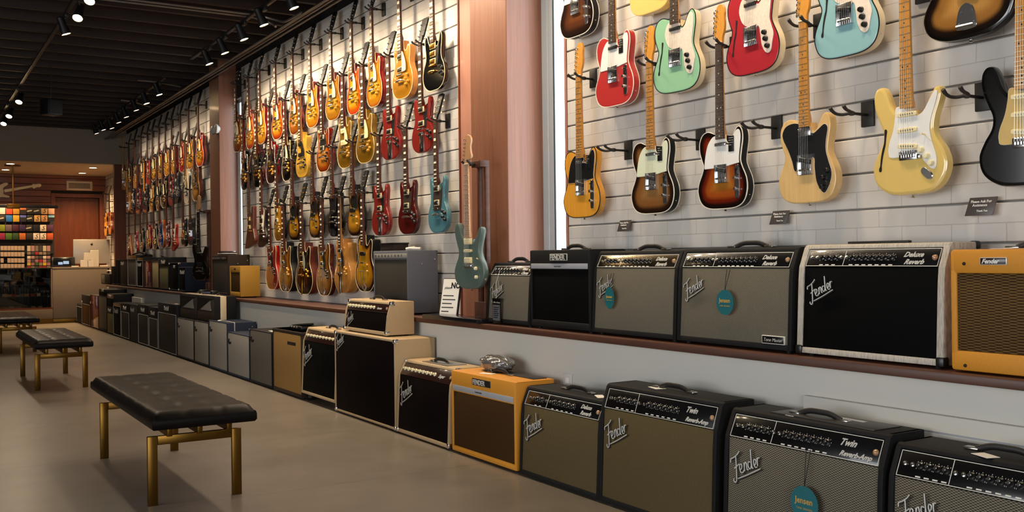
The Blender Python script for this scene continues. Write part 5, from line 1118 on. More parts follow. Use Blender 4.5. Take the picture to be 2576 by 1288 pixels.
# ================================================================ benches
def cushion_mb(W, Ln, T, nx, ny):
    mb = MB(); N, K = nx*8, ny*6; vs = []; fs = []
    def prof(u): # rounded shoulder
        e = min(u, 1-u); return 1-max(0, 1-e/.05)**2
    for j in range(K+1):
        for i in range(N+1):
            u, v = i/N, j/K; x = (u-.5)*W; y = (v-.5)*Ln
            a = min(u, 1-u)*W/.035; b_ = min(v, 1-v)*Ln/.035; rim = (1-max(0, 1-a)**2)**.5*(1-max(0, 1-b_)**2)**.5
            z = T-.028*(1-rim)
            # seams and pulled-in tufts where they cross
            su = abs((u*nx) % 1); su = min(su, 1-su)*W/nx; sv = abs((v*ny) % 1); sv = min(sv, 1-sv)*Ln/ny
            edge_u = 0 < round(u*nx) < nx; edge_v = 0 < round(v*ny) < ny
            if edge_u: z -= .004*math.exp(-(su/.010)**2)*rim
            if edge_v: z -= .004*math.exp(-(sv/.010)**2)*rim
            if edge_u and edge_v: z -= .010*math.exp(-(su*su+sv*sv)/.0006)
            vs.append((x, y, z))
    for j in range(K):
        for i in range(N): a = j*(N+1)+i; fs.append((a, a+1, a+N+2, a+N+1))
    mb.add(vs, fs)
    per = [i for i in range(N+1)] + [j*(N+1)+N for j in range(1, K+1)] + [K*(N+1)+i for i in range(N-1, -1, -1)] + [j*(N+1) for j in range(K-1, 0, -1)]
    n = len(per); rings = [(0, None), (.004, .5), (.004, .15), (-.004, .0)]
    base = len(mb.v); idx = [per]
    for off, h in rings[1:]:
        ring = []
        for q in per:
            x, y, z = vs[q]; sx = 1+2*off/W; sy = 1+2*off/Ln; ring.append(len(mb.v)); mb.v.append((x*sx, y*sy, T*h*.95))
        idx.append(ring)
    for a, b_ in zip(idx, idx[1:]):
        for i in range(n): mb.f.append((a[i], a[(i+1) % n], b_[(i+1) % n], b_[i])); mb.m.append(0)
    mb.f.append(tuple(idx[-1])); mb.m.append(0)
    return mb
def bench(loc, label):
    t = thing('bench', label, 'bench', loc, 0, 'tufted benches')
    W, Ln = .44, 1.335; o = .022; zt = .325
    put('cushion', cached('cushion', lambda: cushion_mb(.47, 1.72, .078, 3, 7), 'cushion', 1, 50), [M_['leather']], t, (0, 0, .383))
    for sx in (-1, 1):
        for sy in (-1, 1): put('leg', cached(('leg', sx, sy), lambda: MB().bx(sx*W/2, sx*(W/2-.045), sy*Ln/2, sy*(Ln/2-.022), 0, zt, .0015), 'leg', 1), [M_['brass']], t)
    for sy in (-1, 1): put('crossbar', cached(('cb', sy), lambda: MB().bx(-W/2+.046, W/2-.046, sy*Ln/2, sy*(Ln/2-.022), zt-.042, zt, .0015), 'crossbar', 1), [M_['brass']], t)
    for x in (-.125, .015, .155): put('rail', cached(('rl', x), lambda: MB().bx(x-.012, x+.012, -Ln/2-.03, Ln/2+.03, zt-.002, zt+.0575, .0015), 'rail', 1), [M_['brass']], t)
    return t
bench((1.172, 5.455, 0), 'nearest tufted dark leather bench on square brass legs')
bench((1.19, 10.335, 0), 'second tufted dark leather bench, standing between the nearest one and the counter')
bench((1.20, 14.57, 0), 'farthest tufted leather bench, cut by the left edge of the photo')
# ================================================================ counter and what is on it
CY = 20.13; CT = 1.048
t = thing('counter', 'greige sales counter with brass-coloured kick strip at the far end of the shop', 'counter', (2.84, CY, 0))
put('front_panel', MB().bx(-.5, .5, 0, .03, .09, CT-.03, .002).bx(.47, .5, 0, .6, .09, CT-.03).mesh('front_panel', 1), [M_['paint_counter']], t)
put('counter_top', MB().bx(-.5, .52, -.01, .7, CT-.03, CT, .003).mesh('counter_top', 1), [M_['paint_counter']], t)
put('kick_strip', MB().bx(-.5, .5, .01, .03, 0, .09, .002).mesh('kick_strip', 1), [M_['brass']], t)
t = thing('display_case', 'dark glass-fronted display case built into the left of the sales counter', 'display case', (.6, CY, 0))
x0, x1 = -1.7, 1.735
put('base', MB().bx(x0, x1, 0, .6, .09, .27, .003).mesh('base', 1), [M_['paint_counter']], t); put('kick_strip', MB().bx(x0, x1, .01, .03, 0, .09).mesh('kick_strip', 1), [M_['brass']], t)
put('case_floor', MB().bx(x0, x1, .0, .6, .271, .295, .002).mesh('case_floor', 1), [M_['doorwood']], t)
put('back_panel', MB().bx(x0, x1, .55, .6, .296, CT-.025).mesh('back_panel', 1), [M_['deck']], t)
for z in (.50, .72): put('shelf', MB().bx(x0+.02, x1-.03, .12, .54, z, z+.012).mesh('shelf', 1), [M_['plastic']], t)
put('case_top', MB().bx(x0, x1, 0, .6, CT-.024, CT-.001, .002).mesh('case_top', 1), [M_['upperdark']], t)
put('side_panel', MB().bx(x1-.025, x1, .0, .54, .296, CT-.025).mesh('side_panel', 1), [M_['paint_counter']], t)
put('glass_front', MB().bx(x0, x1-.026, .004, .01, .296, CT-.025).mesh('glass_front', 1), [glass('caseglass', 'e0ddd8')], t)
def case_row(z, items):
    for px, w, h, c, lab in items:
        p = on_y(px, 720, CY+.25); w_ = w/2460*23.5
        tag(MB().bx(-w_/2, w_/2, -.04, .04, 0, h, .004).build('boxed_accessory', plain('acc_'+c, c, .6), None, 0, (p.x, CY+.25, z), None), lab, 'accessory', 'boxed accessories in the display case')
R1 = '%s box on the display case\'s upper shelf, %s'
case_row(.7125+.02, [(6, 12, .05, '2c3a3a', R1 % ('dark teal', 'leftmost')), (19, 9, .055, '8a7a58', R1 % ('tan', 'left')), (31, 16, .06, '7a6250', R1 % ('brown', 'left of the middle')), (46, 8, .03, '3a3a34', R1 % ('low grey', 'in the middle')), (62, 10, .05, '4c4a44', R1 % ('grey', 'right of the middle')), (86, 13, .055, '74705e', R1 % ('pale grey', 'beside the long red one')), (104, 20, .045, '8e1812', R1 % ('long red', 'on the right')), (118, 6, .055, '7c8a3e', R1 % ('yellow-green', 'right of the red one')), (130, 15, .05, '4c5850', R1 % ('grey-green', 'rightmost'))])
R2 = '%s box on the display case\'s lower shelf, %s'
case_row(.512, [(12, 10, .055, '8c8070', R2 % ('pale printed', 'leftmost')), (23, 9, .045, '84725c', R2 % ('beige', 'second from left')), (34, 9, .05, '7c100e', R2 % ('deep red', 'left of the middle')), (45, 9, .03, '6c6a60', R2 % ('low grey', 'in the middle')), (54, 10, .04, '665a48', R2 % ('brown-grey', 'right of the middle')), (66, 14, .05, '7a5a2c', R2 % ('ochre', 'before the long red one')), (82, 15, .05, '641010', R2 % ('dark red', 'next to the white one')), (94, 10, .055, '98907c', R2 % ('white', 'rightmost'))])
R3 = 'small pale item on the floor of the display case, %s'
case_row(.296, [(6, 8, .03, '5a5042', R3 % 'leftmost'), (17, 8, .03, '60563f', R3 % 'second from left'), (28, 9, .04, '877c68', R3 % 'third from left, largest'), (38, 8, .035, '5c5244', R3 % 'fourth from left'), (49, 6, .03, '72685a', R3 % 'fifth from left'), (83, 8, .03, '7c7666', R3 % 'sixth from left'), (100, 8, .025, '8a8474', R3 % 'seventh from left'), (117, 7, .015, '524a42', R3 % 'eighth from left'), (133, 7, .02, '6a6256', R3 % 'rightmost')])
# computer seen from behind
p = on_y(232, 668, CY+.45)
t = thing('desktop_computer', 'silver all-in-one desktop computer seen from behind, on the counter', 'computer', (p.x, CY+.5, CT))
put('screen_shell', MB().bx(-.335, .335, -.02, .01, .06, .535, .012).mesh('screen_shell', 1), [M_['silverplastic']], t)
put('stand', MB().prism([(-.09, 0), (.09, 0), (.075, .2), (-.075, .2)], -.06, -.045).bx(-.1, .1, -.12, .07, 0, .01, .003).mesh('stand', 1), [M_['silverplastic']], t)
ap = spline([(0, .5), (.3, .62), (.62, .5), (.72, .35), (.58, .1), (.68, -.2), (.45, -.6), (.2, -.7), (0, -.62), (-.2, -.7), (-.45, -.6), (-.75, -.05), (-.7, .4), (-.35, .62)], 3)
put('fruit_emblem', MB().prism([(q[0]*.03, .435+q[1]*.03) for q in ap], -.0225, -.0195).prism([(q[0], .435+q[1]) for q in ((.0, .02), (.014, .028), (.013, .04), (.001, .034))], -.0225, -.0195).mesh('fruit_emblem', 1), [M_['plastic']], t)
p = on_y(161, 672, CY+.3)
t = thing('till_screen', 'dark tilted till screen on the counter, its display glowing bluish', 'till', (p.x, CY+.3, CT))
TM = Matrix.Rotation(-.25, 4, 'X')
put('housing', MB().bx(-.2, .2, 0, .03, .02, .2, .006, 0, TM).bx(-.08, .08, 0, .12, 0, .02, .004).mesh('housing', 1), [M_['plastic']], t)
put('display', MB().bx(-.185, .185, -.003, .001, .035, .185, .001, 0, TM).mesh('display', 1), [plain('tilldark', '0a0f14', .15)], t)
put('lit_pane', MB().bx(-.1, -.02, -.005, -.003, .05, .1, 0, 0, TM).bx(-.01, .09, -.005, -.003, .06, .12, 0, 0, TM).mesh('lit_pane', 1), [glow('tillglow', 'a8c4e0', .7)], t)
def carton(px, py, w, h, lab, d=.09, y=CY+.16, z=0.):
    p = on_y(px, py, y); return tag(MB().bx(-w/2, w/2, 0, d, 0, h, .003).build('white_carton', M_['offwhite'], None, 0, (p.x, y, CT+z)), lab, 'box', 'white cartons on the counter')
carton(213, 672, .13, .13, 'small white carton on the counter, left one of the front pair'); carton(228, 672, .11, .125, 'small white carton on the counter, right one of the front pair'); 
carton(221, 672, .12, .14, 'small white carton balanced on top of the front pair', z=.131)
t = carton(239, 672, .14, .32, 'tall white carton beside the stacked small ones', y=CY+.26)
tag(MB().bx(-.06, .06, 0, .1, 0, .02, .006).build('folded_papers', M_['offwhite'], None, 0, (on_y(190, 672, CY+.2).x, CY+.2, CT)), 'low pale stack of papers between the till and the cartons', 'papers')
tag(MB().bx(-.07, .07, 0, .1, 0, .025, .006).build('small_tray', M_['offwhite'], None, 0, (on_y(262, 672, CY+.2).x, CY+.2, CT)), 'low pale tray at the right end of the counter', 'tray')
# accessory rack behind the counter
RY = 20.86
def rp(px, py): return on_y(px, py, RY)
a, b_ = rp(0, 520), rp(138, 690)
t = thing('accessory_rack', 'tall black rack of strings and accessories behind the counter', 'rack', (b_.x-1.9, RY, 0))
put('back_board', MB().bx(-1.2, 1.9, .05, .1, 0, 2.26, .004).mesh('back_board', 1), [plain('rackblack', '0d0a09', .7)], t)
for i, py in enumerate((547, 576, 605, 637, 655, 671)): 
    z = rp(60, py).z; put('rail', MB().bx(-1.2, 1.88, .0, .05, z-.012, z, .002).mesh('rail', 1), [M_['plastic']], t)
text('header_lettering', 'D\'Addario', .06, plain('racklet', '6a6058', .6), t, (rp(78, 617).x-t.location.x, .045, rp(78, 617).z), depth=.001, shear=.25)
cols = [['cfc4b8', 'c4442c', 'a8782a', 'b0602a', '1c1a14', '1c1a14', 'a88052', 'c89a80'], ['242018', '1c5c9c', 'b08a24', '4a52a0', '1c1e16', 'b08a52', 'b07c4c', '6a98b0'],
        ['6a7414', '5c4a4c', '3a0e20', '2a1438', '221e18', '0c0808', 'c9b8a0', '4a2444'], ['7a1436', '3e5c14', '24380f', 'a0561a', '221c14', 'cdb8a4', 'cdb8a4', 'b04a1e']]
cn = [['white', 'coral red', 'gold', 'orange-topped black', 'black with pale script', 'plain black with script', 'tan', 'pink and brown'], ['dark printed', 'bright blue', 'yellow', 'lilac-topped black', 'dark green with script', 'light tan', 'reddish tan', 'sky-blue topped'],
      ['olive green', 'mauve grey', 'dark maroon', 'deep purple', 'dark with grey print', 'near black', 'white with black S', 'violet'], ['magenta', 'leaf green', 'dark green', 'orange with dark ring', 'black with orange foot', 'cream with black S, left one', 'cream with black S, right one', 'round orange']]
rowy = [(530, 'top'), (549, 'second'), (573, 'third'), (594, 'fourth')]
for r, (py, rn) in enumerate(rowy):
    for c in range(8):
        px = 5+c*17.7 if r < 2 else 4.5+c*17.3; q = rp(px, py+9)
        t2 = thing('string_pack', '%s string pack in the %s row of the black rack' % (cn[r][c], rn), 'string pack', (q.x, RY-.03, q.z), 0, 'string packs on the rack')
        put('pouch', MB().bx(-.054, .054, 0, .02, 0, .125, .004).mesh('pouch', 1), [plain('pk_'+cols[r][c], cols[r][c], .45)], t2)
        if 'topped' in cn[r][c]: put('lower_panel', MB().bx(-.0535, .0535, -.002, 0, .002, .085).mesh('lower_panel', 1), [plain('pk_low', '1c1612' if 'black' in cn[r][c] else '8a4a24', .5)], t2)
        if ' S' in cn[r][c] or 'tan' in cn[r][c]: text('pack_letter', 'S', .12, plain('pk_letter', '2a221c' if 1 else '', .5), t2, (-.03, -.002, .025), depth=.0005, shear=.3)
        elif 'script' in cn[r][c] or 'print' in cn[r][c]: put('pack_script', MB().box((0, -.001, .065), (.09, .002, .022), .0008, 0, Matrix.Rotation(-.25, 4, 'Y')).mesh('pack_script', 1), [plain('pk_script', 'a89c8a', .5)], t2)
for r, py in enumerate((630, 645.5, 661, 675.5)):
    for c in range(7):
        if r == 2 and c == 1: continue
        q = rp(5+c*8.7, py); w = .062
        tag(MB().bx(-w*.5+.004, w*.5-.004, 0, .012, 0, .085, .003).build('carded_accessory', plain('cardpale', 'a8907c', .6, noise=.15, nscale=60), None, 0, (q.x, RY-.02, q.z)), 'narrow pale carded accessory packed in rows at the lower left of the rack', 'accessory', 'pale carded accessories')
hue = ['b0a48c', '8c1c20', '2c4c1c', '9c7474', '5a4a40', '7a6c58', '6a6050', '94826c', 'b09a30', '3c3430', 'c2b4a4', '8a5a60']
for r, py in enumerate((632, 641, 651, 660, 668, 677)):
    for c in range(6):
        q = rp(72.5+c*9.9, py); col = hue[(r*5+c*3+(r*c) % 4) % 12]
        tag(MB().bx(-.03, .03, 0, .015, 0, .105 if r == 0 else .055, .003).build('small_accessory', plain('acc2_'+col, col, .5), None, 0, (q.x, RY-.02, q.z)), 'small packaged accessory hanging in the lower right part of the rack', 'accessory', 'small accessories on the rack')
# hanging rail with brass rod
q = on_y(33, 515, 19.3)
t = thing('hanging_rail', 'black rail over the counter hung from the soffit by a brass rod', 'rail', (q.x, 19.3, q.z))
put('rail', MB().bx(-1.6, .72, -.03, .03, -.055, 0, .004).mesh('rail', 1), [M_['plastic']], t); put('clamp', MB().bx(-.1, .1, -.034, .034, -.07, .012, .003).mesh('clamp', 1), [M_['brass']], t)
put('rod', MB().cyl((0, 0, .01), (0, 0, 2.868-q.z), .013).mesh('rod', 1), [M_['brass']], t); put('ceiling_flange', MB().lathe([(.13, 0), (.13, -.02), (0, -.022)], (0, 0, 2.868-q.z), 'z', 20).mesh('ceiling_flange', 1), [M_['brass']], t)
# recessed lamps of the lowered ceiling
for (px, py), nm in zip([(14, 426.5), (207, 435), (234, 421.5), (26, 411.5)], ['leftmost', 'left one near the air grille', 'right one near the air grille', 'small one beside the brass rod']):
    q = on_z(px, py, 2.868); t = thing('downlight', 'round recessed lamp in the lowered ceiling, '+nm, 'ceiling lamp', (q.x, q.y, 2.868), 0, 'recessed lamps')
    put('trim_ring', MB().lathe([(.085, 0), (.085, -.006), (.065, -.008), (.065, -.001)], (0, 0, 0), 'z', 20).mesh('trim_ring', 1), [M_['offwhite']], t)
    put('lens', MB().lathe([(.065, -.003), (0, -.0035)], (0, 0, 0), 'z', 20).mesh('lens', 1), [glow('downglow', 'ffdfb0', 14)], t)
    L = bpy.data.lights.new('downlight_beam', 'SPOT'); L.energy = 190; L.spot_size = R(130); L.spot_blend = 1; L.color = (1, .66, .34); L.shadow_soft_size = .06
    lo = bpy.data.objects.new('downlight_beam', L); COL.objects.link(lo); lo.location = (q.x, q.y, 2.85)
# air grille over the door
A, B = on_y(167, 455, YF-.03), on_y(232, 480, YF-.03)
t = thing('air_grille', 'white framed air grille on the timber wall above the door', 'vent', ((A.x+B.x)/2, YF-.022, (A.z+B.z)/2)); w, h = (B.x-A.x)/2, (A.z-B.z)/2
put('frame', MB().bx(-w, w, -.02, 0, h-.04, h, .003).bx(-w, w, -.02, 0, -h, -h+.04, .003).bx(-w, -w+.04, -.02, 0, -h+.0405, h-.0405, .003).bx(w-.04, w, -.02, 0, -h+.0405, h-.0405, .003).mesh('frame', 1), [plain('ventwhite', 'c9b394', .5)], t)
mb = MB()
for k in range(int(2*w/.022)): mb.bx(-w+.04+k*.022, -w+.046+k*.022, -.012, -.004, -h+.04, h-.04)
for k in range(5): mb.bx(-w+.04, w-.04, -.01, -.003, -h+.04+k*(2*h-.08)/5, -h+.045+k*(2*h-.08)/5)
put('louvres', mb.mesh('louvres', 1, 0), [plain('ventbars', 'b5a184', .5)], t); put('duct_back', MB().bx(-w+.04, w-.04, -.003, 0, -h+.04, h-.04).mesh('duct_back', 1), [plain('ventdark', '5c4e40', .8)], t)
# emergency lamp on the left column
q = on_x(538, 328, 3.12); t = thing('emergency_lamp', 'small white emergency lamp on the wooden column before the far wall', 'emergency lamp', (3.1695, q.y, q.z), WALLROT)
put('housing', MB().bx(-.06, .06, -.05, 0, -.035, .03, .012).mesh('housing', 1), [plain('emwhite', 'a9a49a', .5)], t)
for sx in (-1, 1): put('lamp_head', MB().lathe([(.02, .02), (.05, -.01), (.055, -.03), (.03, -.045), (0, -.05)], (sx*.085, -.02, .01), 'y', 14).mesh('lamp_head', 1), [M_['emwhite']], t)
# wall boxes and raised panels under the ledge
def outlet(px, py, label):
    q = on_x(px, py, KX); t = thing('wall_outlet', label, 'outlet', (KX, q.y, q.z), WALLROT)
    put('cover_plate', MB().bx(-.04, .04, -.006, 0, -.06, .06, .002).mesh('cover_plate', 1), [M_['offwhite']], t); put('socket', MB().bx(-.016, .016, -.009, -.005, .008, .04, .003).bx(-.016, .016, -.009, -.005, -.04, -.008, .003).mesh('socket', 1), [M_['paper']], t)
outlet(1430, 968, 'white wall outlet behind the short black amplifier, under the ledge'); outlet(639, 822, 'white wall outlet under the middle ledge by the blue cabinet')
a, = [on_x(2030, 993, KX)]; 
t = thing('baseboard_cover', 'long raised white cover panel low on the wall at lower right', 'panel', (KX, a.y, 0), WALLROT)
put('cover', MB().bx(0, 2.9, -.022, 0, .05, a.z, .003).mesh('cover', 1), [M_['paint_kick']], t)
put('painted_gap_shade', MB().bx(.045, 2.86, -.0235, -.0215, .06, a.z-.058).mesh('painted_gap_shade', 1), [M_['stripgrey']], t); put('inner_panel', MB().bx(.052, 2.85, -.025, -.021, .06, a.z-.065).mesh('inner_panel', 1), [M_['paint_kick']], t)  # grey sheet painted in for the shade of the joint round the panel
a = on_x(660, 797, KX); b_ = on_x(770, 808, KX)
tag(MB().bx(0, a.y-b_.y+.3, -.014, 0, .05, a.z, .003).build('baseboard_cover', M_['paint_kick'], None, 0, (KX, a.y, 0), (0, 0, WALLROT)), 'raised white cover panel low on the wall behind the ochre amplifier', 'panel')
a = on_x(340, 746, KX); 
tag(MB().bx(0, .7, -.05, 0, .3, a.z, .004).build('wall_box', M_['paint_kick'], None, 0, (KX, a.y, 0), (0, 0, WALLROT)), 'white box on the wall under the far ledge', 'wall box')
# ================================================================ small things on and around the amplifiers
def top_of(rec, u, v):
    """point on top of an amplifier, u along its width (-.5..), v into its depth"""
    t, W, H, D = rec; return t.matrix_basis @ Vector((u*W, v*D, H))
bpy.context.view_layer.update()
def on_top_of(rec, u, v, dz=.001): p = top_of(rec, u, v); return (p.x, p.y, p.z+dz)
price_tag(on_top_of(a1, -.05, .35, .0015), 1.2, 'white price tag on the amplifier at the bottom right corner'); price_tag(on_top_of(a2, -.16, .45, .0015), 1.5, 'white price tag on the floor amplifier with the teal tag', .1, .05)
price_tag(on_top_of(a3, -.14, .55, .0015), 1.3, 'white price tag on the tall tan-grilled amplifier', .085, .05); price_tag(on_top_of(a4, .3, .5, .0015), 1.1, 'white price tag on the short tan-grilled amplifier', .1, .04); price_tag(on_top_of(a5, -.08, .3, .0015), 1.9, 'white price tag on the yellow floor amplifier', .1, .04)
price_tag(on_top_of(s6, -.2, .35, .0015), 1.4, 'white price tag on the tweed amplifier of the ledge', .09, .05); price_tag(on_top_of(a8, .2, .5, .0015), 1.2, 'white price tag on the blonde amplifier with casters', .12, .03); price_tag(on_top_of(a10, .2, .3, .0015), 1.5, 'white price tag on the cabinet next to the ochre amplifier', .12, .03)
price_tag(on_top_of(a12, -.2, .2, .0015), 1.3, 'white price tag on the tall blue cabinet', .11, .035); price_tag(on_top_of(a15, .2, .3, .0015), 1.5, 'white price tag on the big dark stack amplifier', .1, .04)
p = on_top_of(a11, .3, .3, .032); price_tag(p, 1.3, 'white price tag tilted up on the lowest grey cabinet', .07, .065, .9)
t = a12  # plastic-wrapped bits on the yellow amplifier
p = on_top_of(a5, -.18, .72, 0)
mb = MB(); rnd = random.Random(3)
b = bmesh.new(); bmesh.ops.create_icosphere(b, subdivisions=4, radius=1)
from mathutils import noise as _noise
for v in b.verts:
    n = _noise.fractal(v.co*2.6, .9, 2.0, 3); k = 1+.16*n; v.co = Vector((v.co.x*.15*k, v.co.y*.075*k, max(-.0, .045+v.co.z*.05*k)))
mb.bm(b)
m, nt, bb = _nm('clearwrap'); setp(bb, base=(.10, .098, .095, 1), rough=.15, coat=1.); MATS['clearwrap'] = m
tag(mb.build('wrapped_parcel', m, None, 60, p, (0, 0, WALLROT)), 'crumpled clear plastic bag lying on top of the yellow floor amplifier', 'bag')
t = thing('clear_cover', 'clear plastic sheet on top of the blonde amplifier beside the yellow one', 'plastic sheet', on_top_of(a6, .05, .6, 0), WALLROT)
put('sheet', MB().bx(-.17, .17, -.07, .07, .0, .004, .001).mesh('sheet', 1), [plain('sheetgrey', '77746c', .12, coat=1.)], t)
t = thing('owners_manual', 'grey printed booklet lying on the amplifier with the teal tag', 'booklet', on_top_of(a2, .1, .62, 0), WALLROT-.02)
put('cover', MB().bx(-.26, .22, -.07, .07, 0, .004, .001).mesh('cover', 1), [plain('bookgrey', '2c2a28', .4)], t); put('title_block', MB().bx(-.06, .1, .02, .045, .004, .005).mesh('title_block', 1), [M_['stripgrey']], t)
# black expression pedal on the ochre amplifier
t = thing('wah_pedal', 'black rocker pedal lying on the ochre amplifier', 'pedal', on_top_of(a9, .05, .5, 0), WALLROT)
put('base', MB().bx(-.14, .14, -.07, .07, 0, .035, .012).mesh('base', 1), [M_['plastic']], t); put('treadle', MB().bx(-.13, .13, -.055, .055, .03, .05, .01, 0, Matrix.Rotation(-.08, 4, 'Y')).mesh('treadle', 1), [M_['tolex']], t)
for x in (-.1, -.03, .04): put('foot_switch', MB().cyl((x, -.075, .02), (x, -.06, .02), .012).mesh('foot_switch', 1), [M_['nickel']], t)
# round and oval hang tags
def hang_tag(rec, u, zc, r, lab, oval=1., string=.1):
    t0, W, H, D = rec; M = t0.matrix_basis; q = M @ Vector((u*W, -.012, zc))
    t = thing('paper_tag', lab, 'hang tag', q, WALLROT, 'teal paper tags')
    pts = [(r*(1+.02*(k % 2))*math.sin(2*PI*k/48), r*oval*(1+.02*(k % 2))*math.cos(2*PI*k/48)) for k in range(48)]
    put('disc', MB().prism(pts, -.001, .001).mesh('disc', 1), [M_['tealtag']], t)
    text('tag_script', 'Jensen', r*.5, M_['tagprint'], t, (-r*.66, -.002, 0), depth=.0003, bold=.0006); text('tag_print', 'TONE  SPEAKERS', r*.16, M_['tagprint'], t, (-r*.6, -.002, -r*.35), depth=.0003)
    put('cord', MB().tube([(0, 0, r*oval*.9), (.002, .004, r*oval+string*.5), (-.006, .02, r*oval+string)], .0013, 5).tube([(0, 0, r*oval*.9), (.012, .022, r*oval+string)], .0013, 5).mesh('cord', 1), [M_['plastic']], t)
hang_tag(a2, .08, .255, .062, 'round teal paper tag hanging on the floor amplifier', 1., .13); hang_tag(s4, -.02, .2, .052, 'round teal paper tag hanging on the silver-grilled amplifier of the ledge', 1.05, .09); hang_tag(s3, -.235, .195, .038, 'narrow teal oval tag hanging beside a script badge on the ledge', 1.45, .07)
t0 = s1; q = t0[0].matrix_basis @ Vector((-.2*t0[1], -.012, .09))
t = thing('paper_tag', 'black rounded paper tag hanging on the small amplifier at the left of the ledge', 'hang tag', q, WALLROT)
put('card', MB().bx(-.048, .048, -.001, .001, -.08, .07, .001).mesh('card', 1), [M_['panelblack']], t); put('card_print', MB().bx(-.04, .04, -.0018, -.0009, -.065, .03).mesh('card_print', 1), [plain('cardgrey', '55565c', .5)], t)
text('card_script', 'Vibro Champ', .014, M_['logo'], t, (-.034, -.002, .04), depth=.0003, shear=.3)
for i in range(6): put('print_line', MB().bx(-.032, .03-.008*(i % 3), -.0026, -.0018, .012-i*.012, .016-i*.012).mesh('print_line', 1), [M_['panelblack']], t)
put('cord', MB().tube([(0, 0, .07), (.0, -.002, .16), (.015, .02, .245)], .0012, 5).mesh('cord', 1), [M_['paper']], t)
# things on the grey and brown lettered amplifiers
t = thing('effect_box', 'flat dark box lying on the tall grey lettered amplifier', 'box', on_top_of(s14, -.12, .3, 0), WALLROT); put('case', MB().bx(-.12, .12, -.06, .06, 0, .05, .005).mesh('case', 1), [M_['tolex_brown']], t); put('lid', MB().bx(-.125, .125, -.065, .065, .05, .06, .003).mesh('lid', 1), [M_['plastic']], t)
tag(MB().tube(spline3([(-.1, .0, .012), (-.03, .03, .02), (.03, -.02, .015), (.1, .02, .012)]), .012, 6).build('folded_cloth', M_['offwhite'], None, 40, on_top_of(s14, .3, .4, 0), (0, 0, WALLROT)), 'crumpled pale cloth beside the flat dark box on the grey amplifier', 'cloth')
t = thing('magazine_pile', 'loose dark leaflets on the tall brown lettered amplifier', 'leaflets', on_top_of(s12, .0, .35, 0), WALLROT)
for i in range(4): put('leaflet', MB().box((0, 0, .006+i*.011), (.2-.02*i, .14, .009), .001, 0, Matrix.Rotation(.3*i, 4, 'Z')).mesh('leaflet', 1), [[M_['plastic'], M_['paper'], M_['tolex_brown'], M_['plastic']][i]], t)
q = on_x(914, 745, SHELF_AMP_X); t = thing('lunchbox_head', 'low cream box amplifier with a white tag behind the blonde amplifier head', 'amplifier', (SHELF_AMP_X, q.y, SHELF_Z), WALLROT)
put('case', MB().bx(-.17, .19, 0, .18, 0, .085, .01).mesh('case', 1), [plain('cream_case', 'c2a76a', .5)], t); put('tag', MB().bx(-.07, -.02, -.004, -.002, .0, .07).mesh('tag', 1), [M_['paper']], t)
# info sign leaning by the grey amplifier
a = on_x(1097, 786, 3.0); t = thing('info_sign', 'white sign board in a black frame leaning beside the green guitar, headed NO.', 'sign', (3.12, on_x(1112, 790, 3.08).y, SHELF_Z), rot=(-.2, 0, WALLROT+.3))
put('board', MB().bx(-.085, .085, 0, .016, 0, .275, .003).mesh('board', 1), [M_['plastic']], t); put('face', MB().bx(-.079, .079, -.002, 0, .006, .269).mesh('face', 1), [M_['paper']], t)
text('heading_script', 'please', .024, M_['logoshade'], t, (-.06, -.003, .2), depth=.0004, shear=.3); text('heading', 'NO.', .055, M_['logoshade'], t, (.0, -.003, .205), depth=.0004, bold=.002)
for i, l in enumerate((.1, .12, .09, .11, .07)): put('print_line', MB().bx(-.065, -.065+l, -.0032, -.0018, .15-.027*i, .156-.027*i).mesh('print_line', 1), [M_['logoshade']], t)
# cards on the nearest wall
def ask_card(px, py, w, label):
    q = on_x(px, py, WX-.05); t = thing('notice_card', label, 'notice', (WX-.03, q.y, q.z), rot=(-.18, .0, WALLROT), group=None)
    h = w*.62; M = Matrix(((1, 0, .22, 0), (0, 1, 0, 0), (0, 0, 1, 0), (0, 0, 0, 1)))
    put('card', MB().bx(-w/2, w/2, -.0015, .0015, -h/2, h/2, .0005, 0, M).mesh('card', 1), [plain('cardbrown', '4c4440', .4)], t); put('bracket', MB().bx(-.02, .03, .0015, .04, h*.3, h*.33).mesh('bracket', 1), [M_['steel']], t)
    for s, z, sz, x in (('Please Ask For', h*.2, w*.125, -w*.40), ('Assistance', h*.0, w*.125, -w*.30), ('Thank You', -h*.3, w*.09, -w*.1)):
        o = text('notice_print', s, sz, M_['paper'], t, (x+z*.22, -.003, z), depth=.0003, bold=.0003)
ask_card(1563, 568, .098, 'smallest grey notice card on the wall, under the mocha sunburst guitar'); ask_card(1953, 547, .098, 'grey notice card on the wall below the blonde guitar with black pickguard'); ask_card(2460, 519, .108, 'grey notice card on the wall at the far right, largest of three')
# cables and loose black bits on the far amplifiers
def cable(rec, lab, r=.012):
    p = on_top_of(rec, 0, .4, r)
    tag(MB().tube(spline3([(-.14, -.05, 0), (-.02, .03, .03), (.08, -.02, .045), (.12, .06, .01), (-.05, .09, .0)], 5), r, 7).build('coiled_cable', M_['plastic'], None, 40, p, (0, 0, WALLROT)), lab, 'cable')
cable(s6b, 'black cable heaped on the white-outlined amplifier of the far ledge', .016); cable(s5b, 'black cable heaped on the tall gold-strip amplifier of the far ledge'); cable(s8, 'black cable lying on the cream-grilled amplifier of the far ledge')
# blue strap thing on the ledge behind the black boxes
t = thing('foot_switch_box', 'blue low pedal on the ledge behind the black boxes', 'pedal', (2.985, on_x(516, 737, 2.985).y, SHELF_Z), WALLROT)
put('case', MB().bx(-.3, .3, .0, .1, 0, .035, .01).mesh('case', 1), [plain('pedalblue', '1d3560', .35)], t)
for x in (-.26, .26): put('end_cap', MB().bx(x-.05, x+.05, -.005, .1, 0, .06, .02).mesh('end_cap', 1), [M_['plastic']], t)
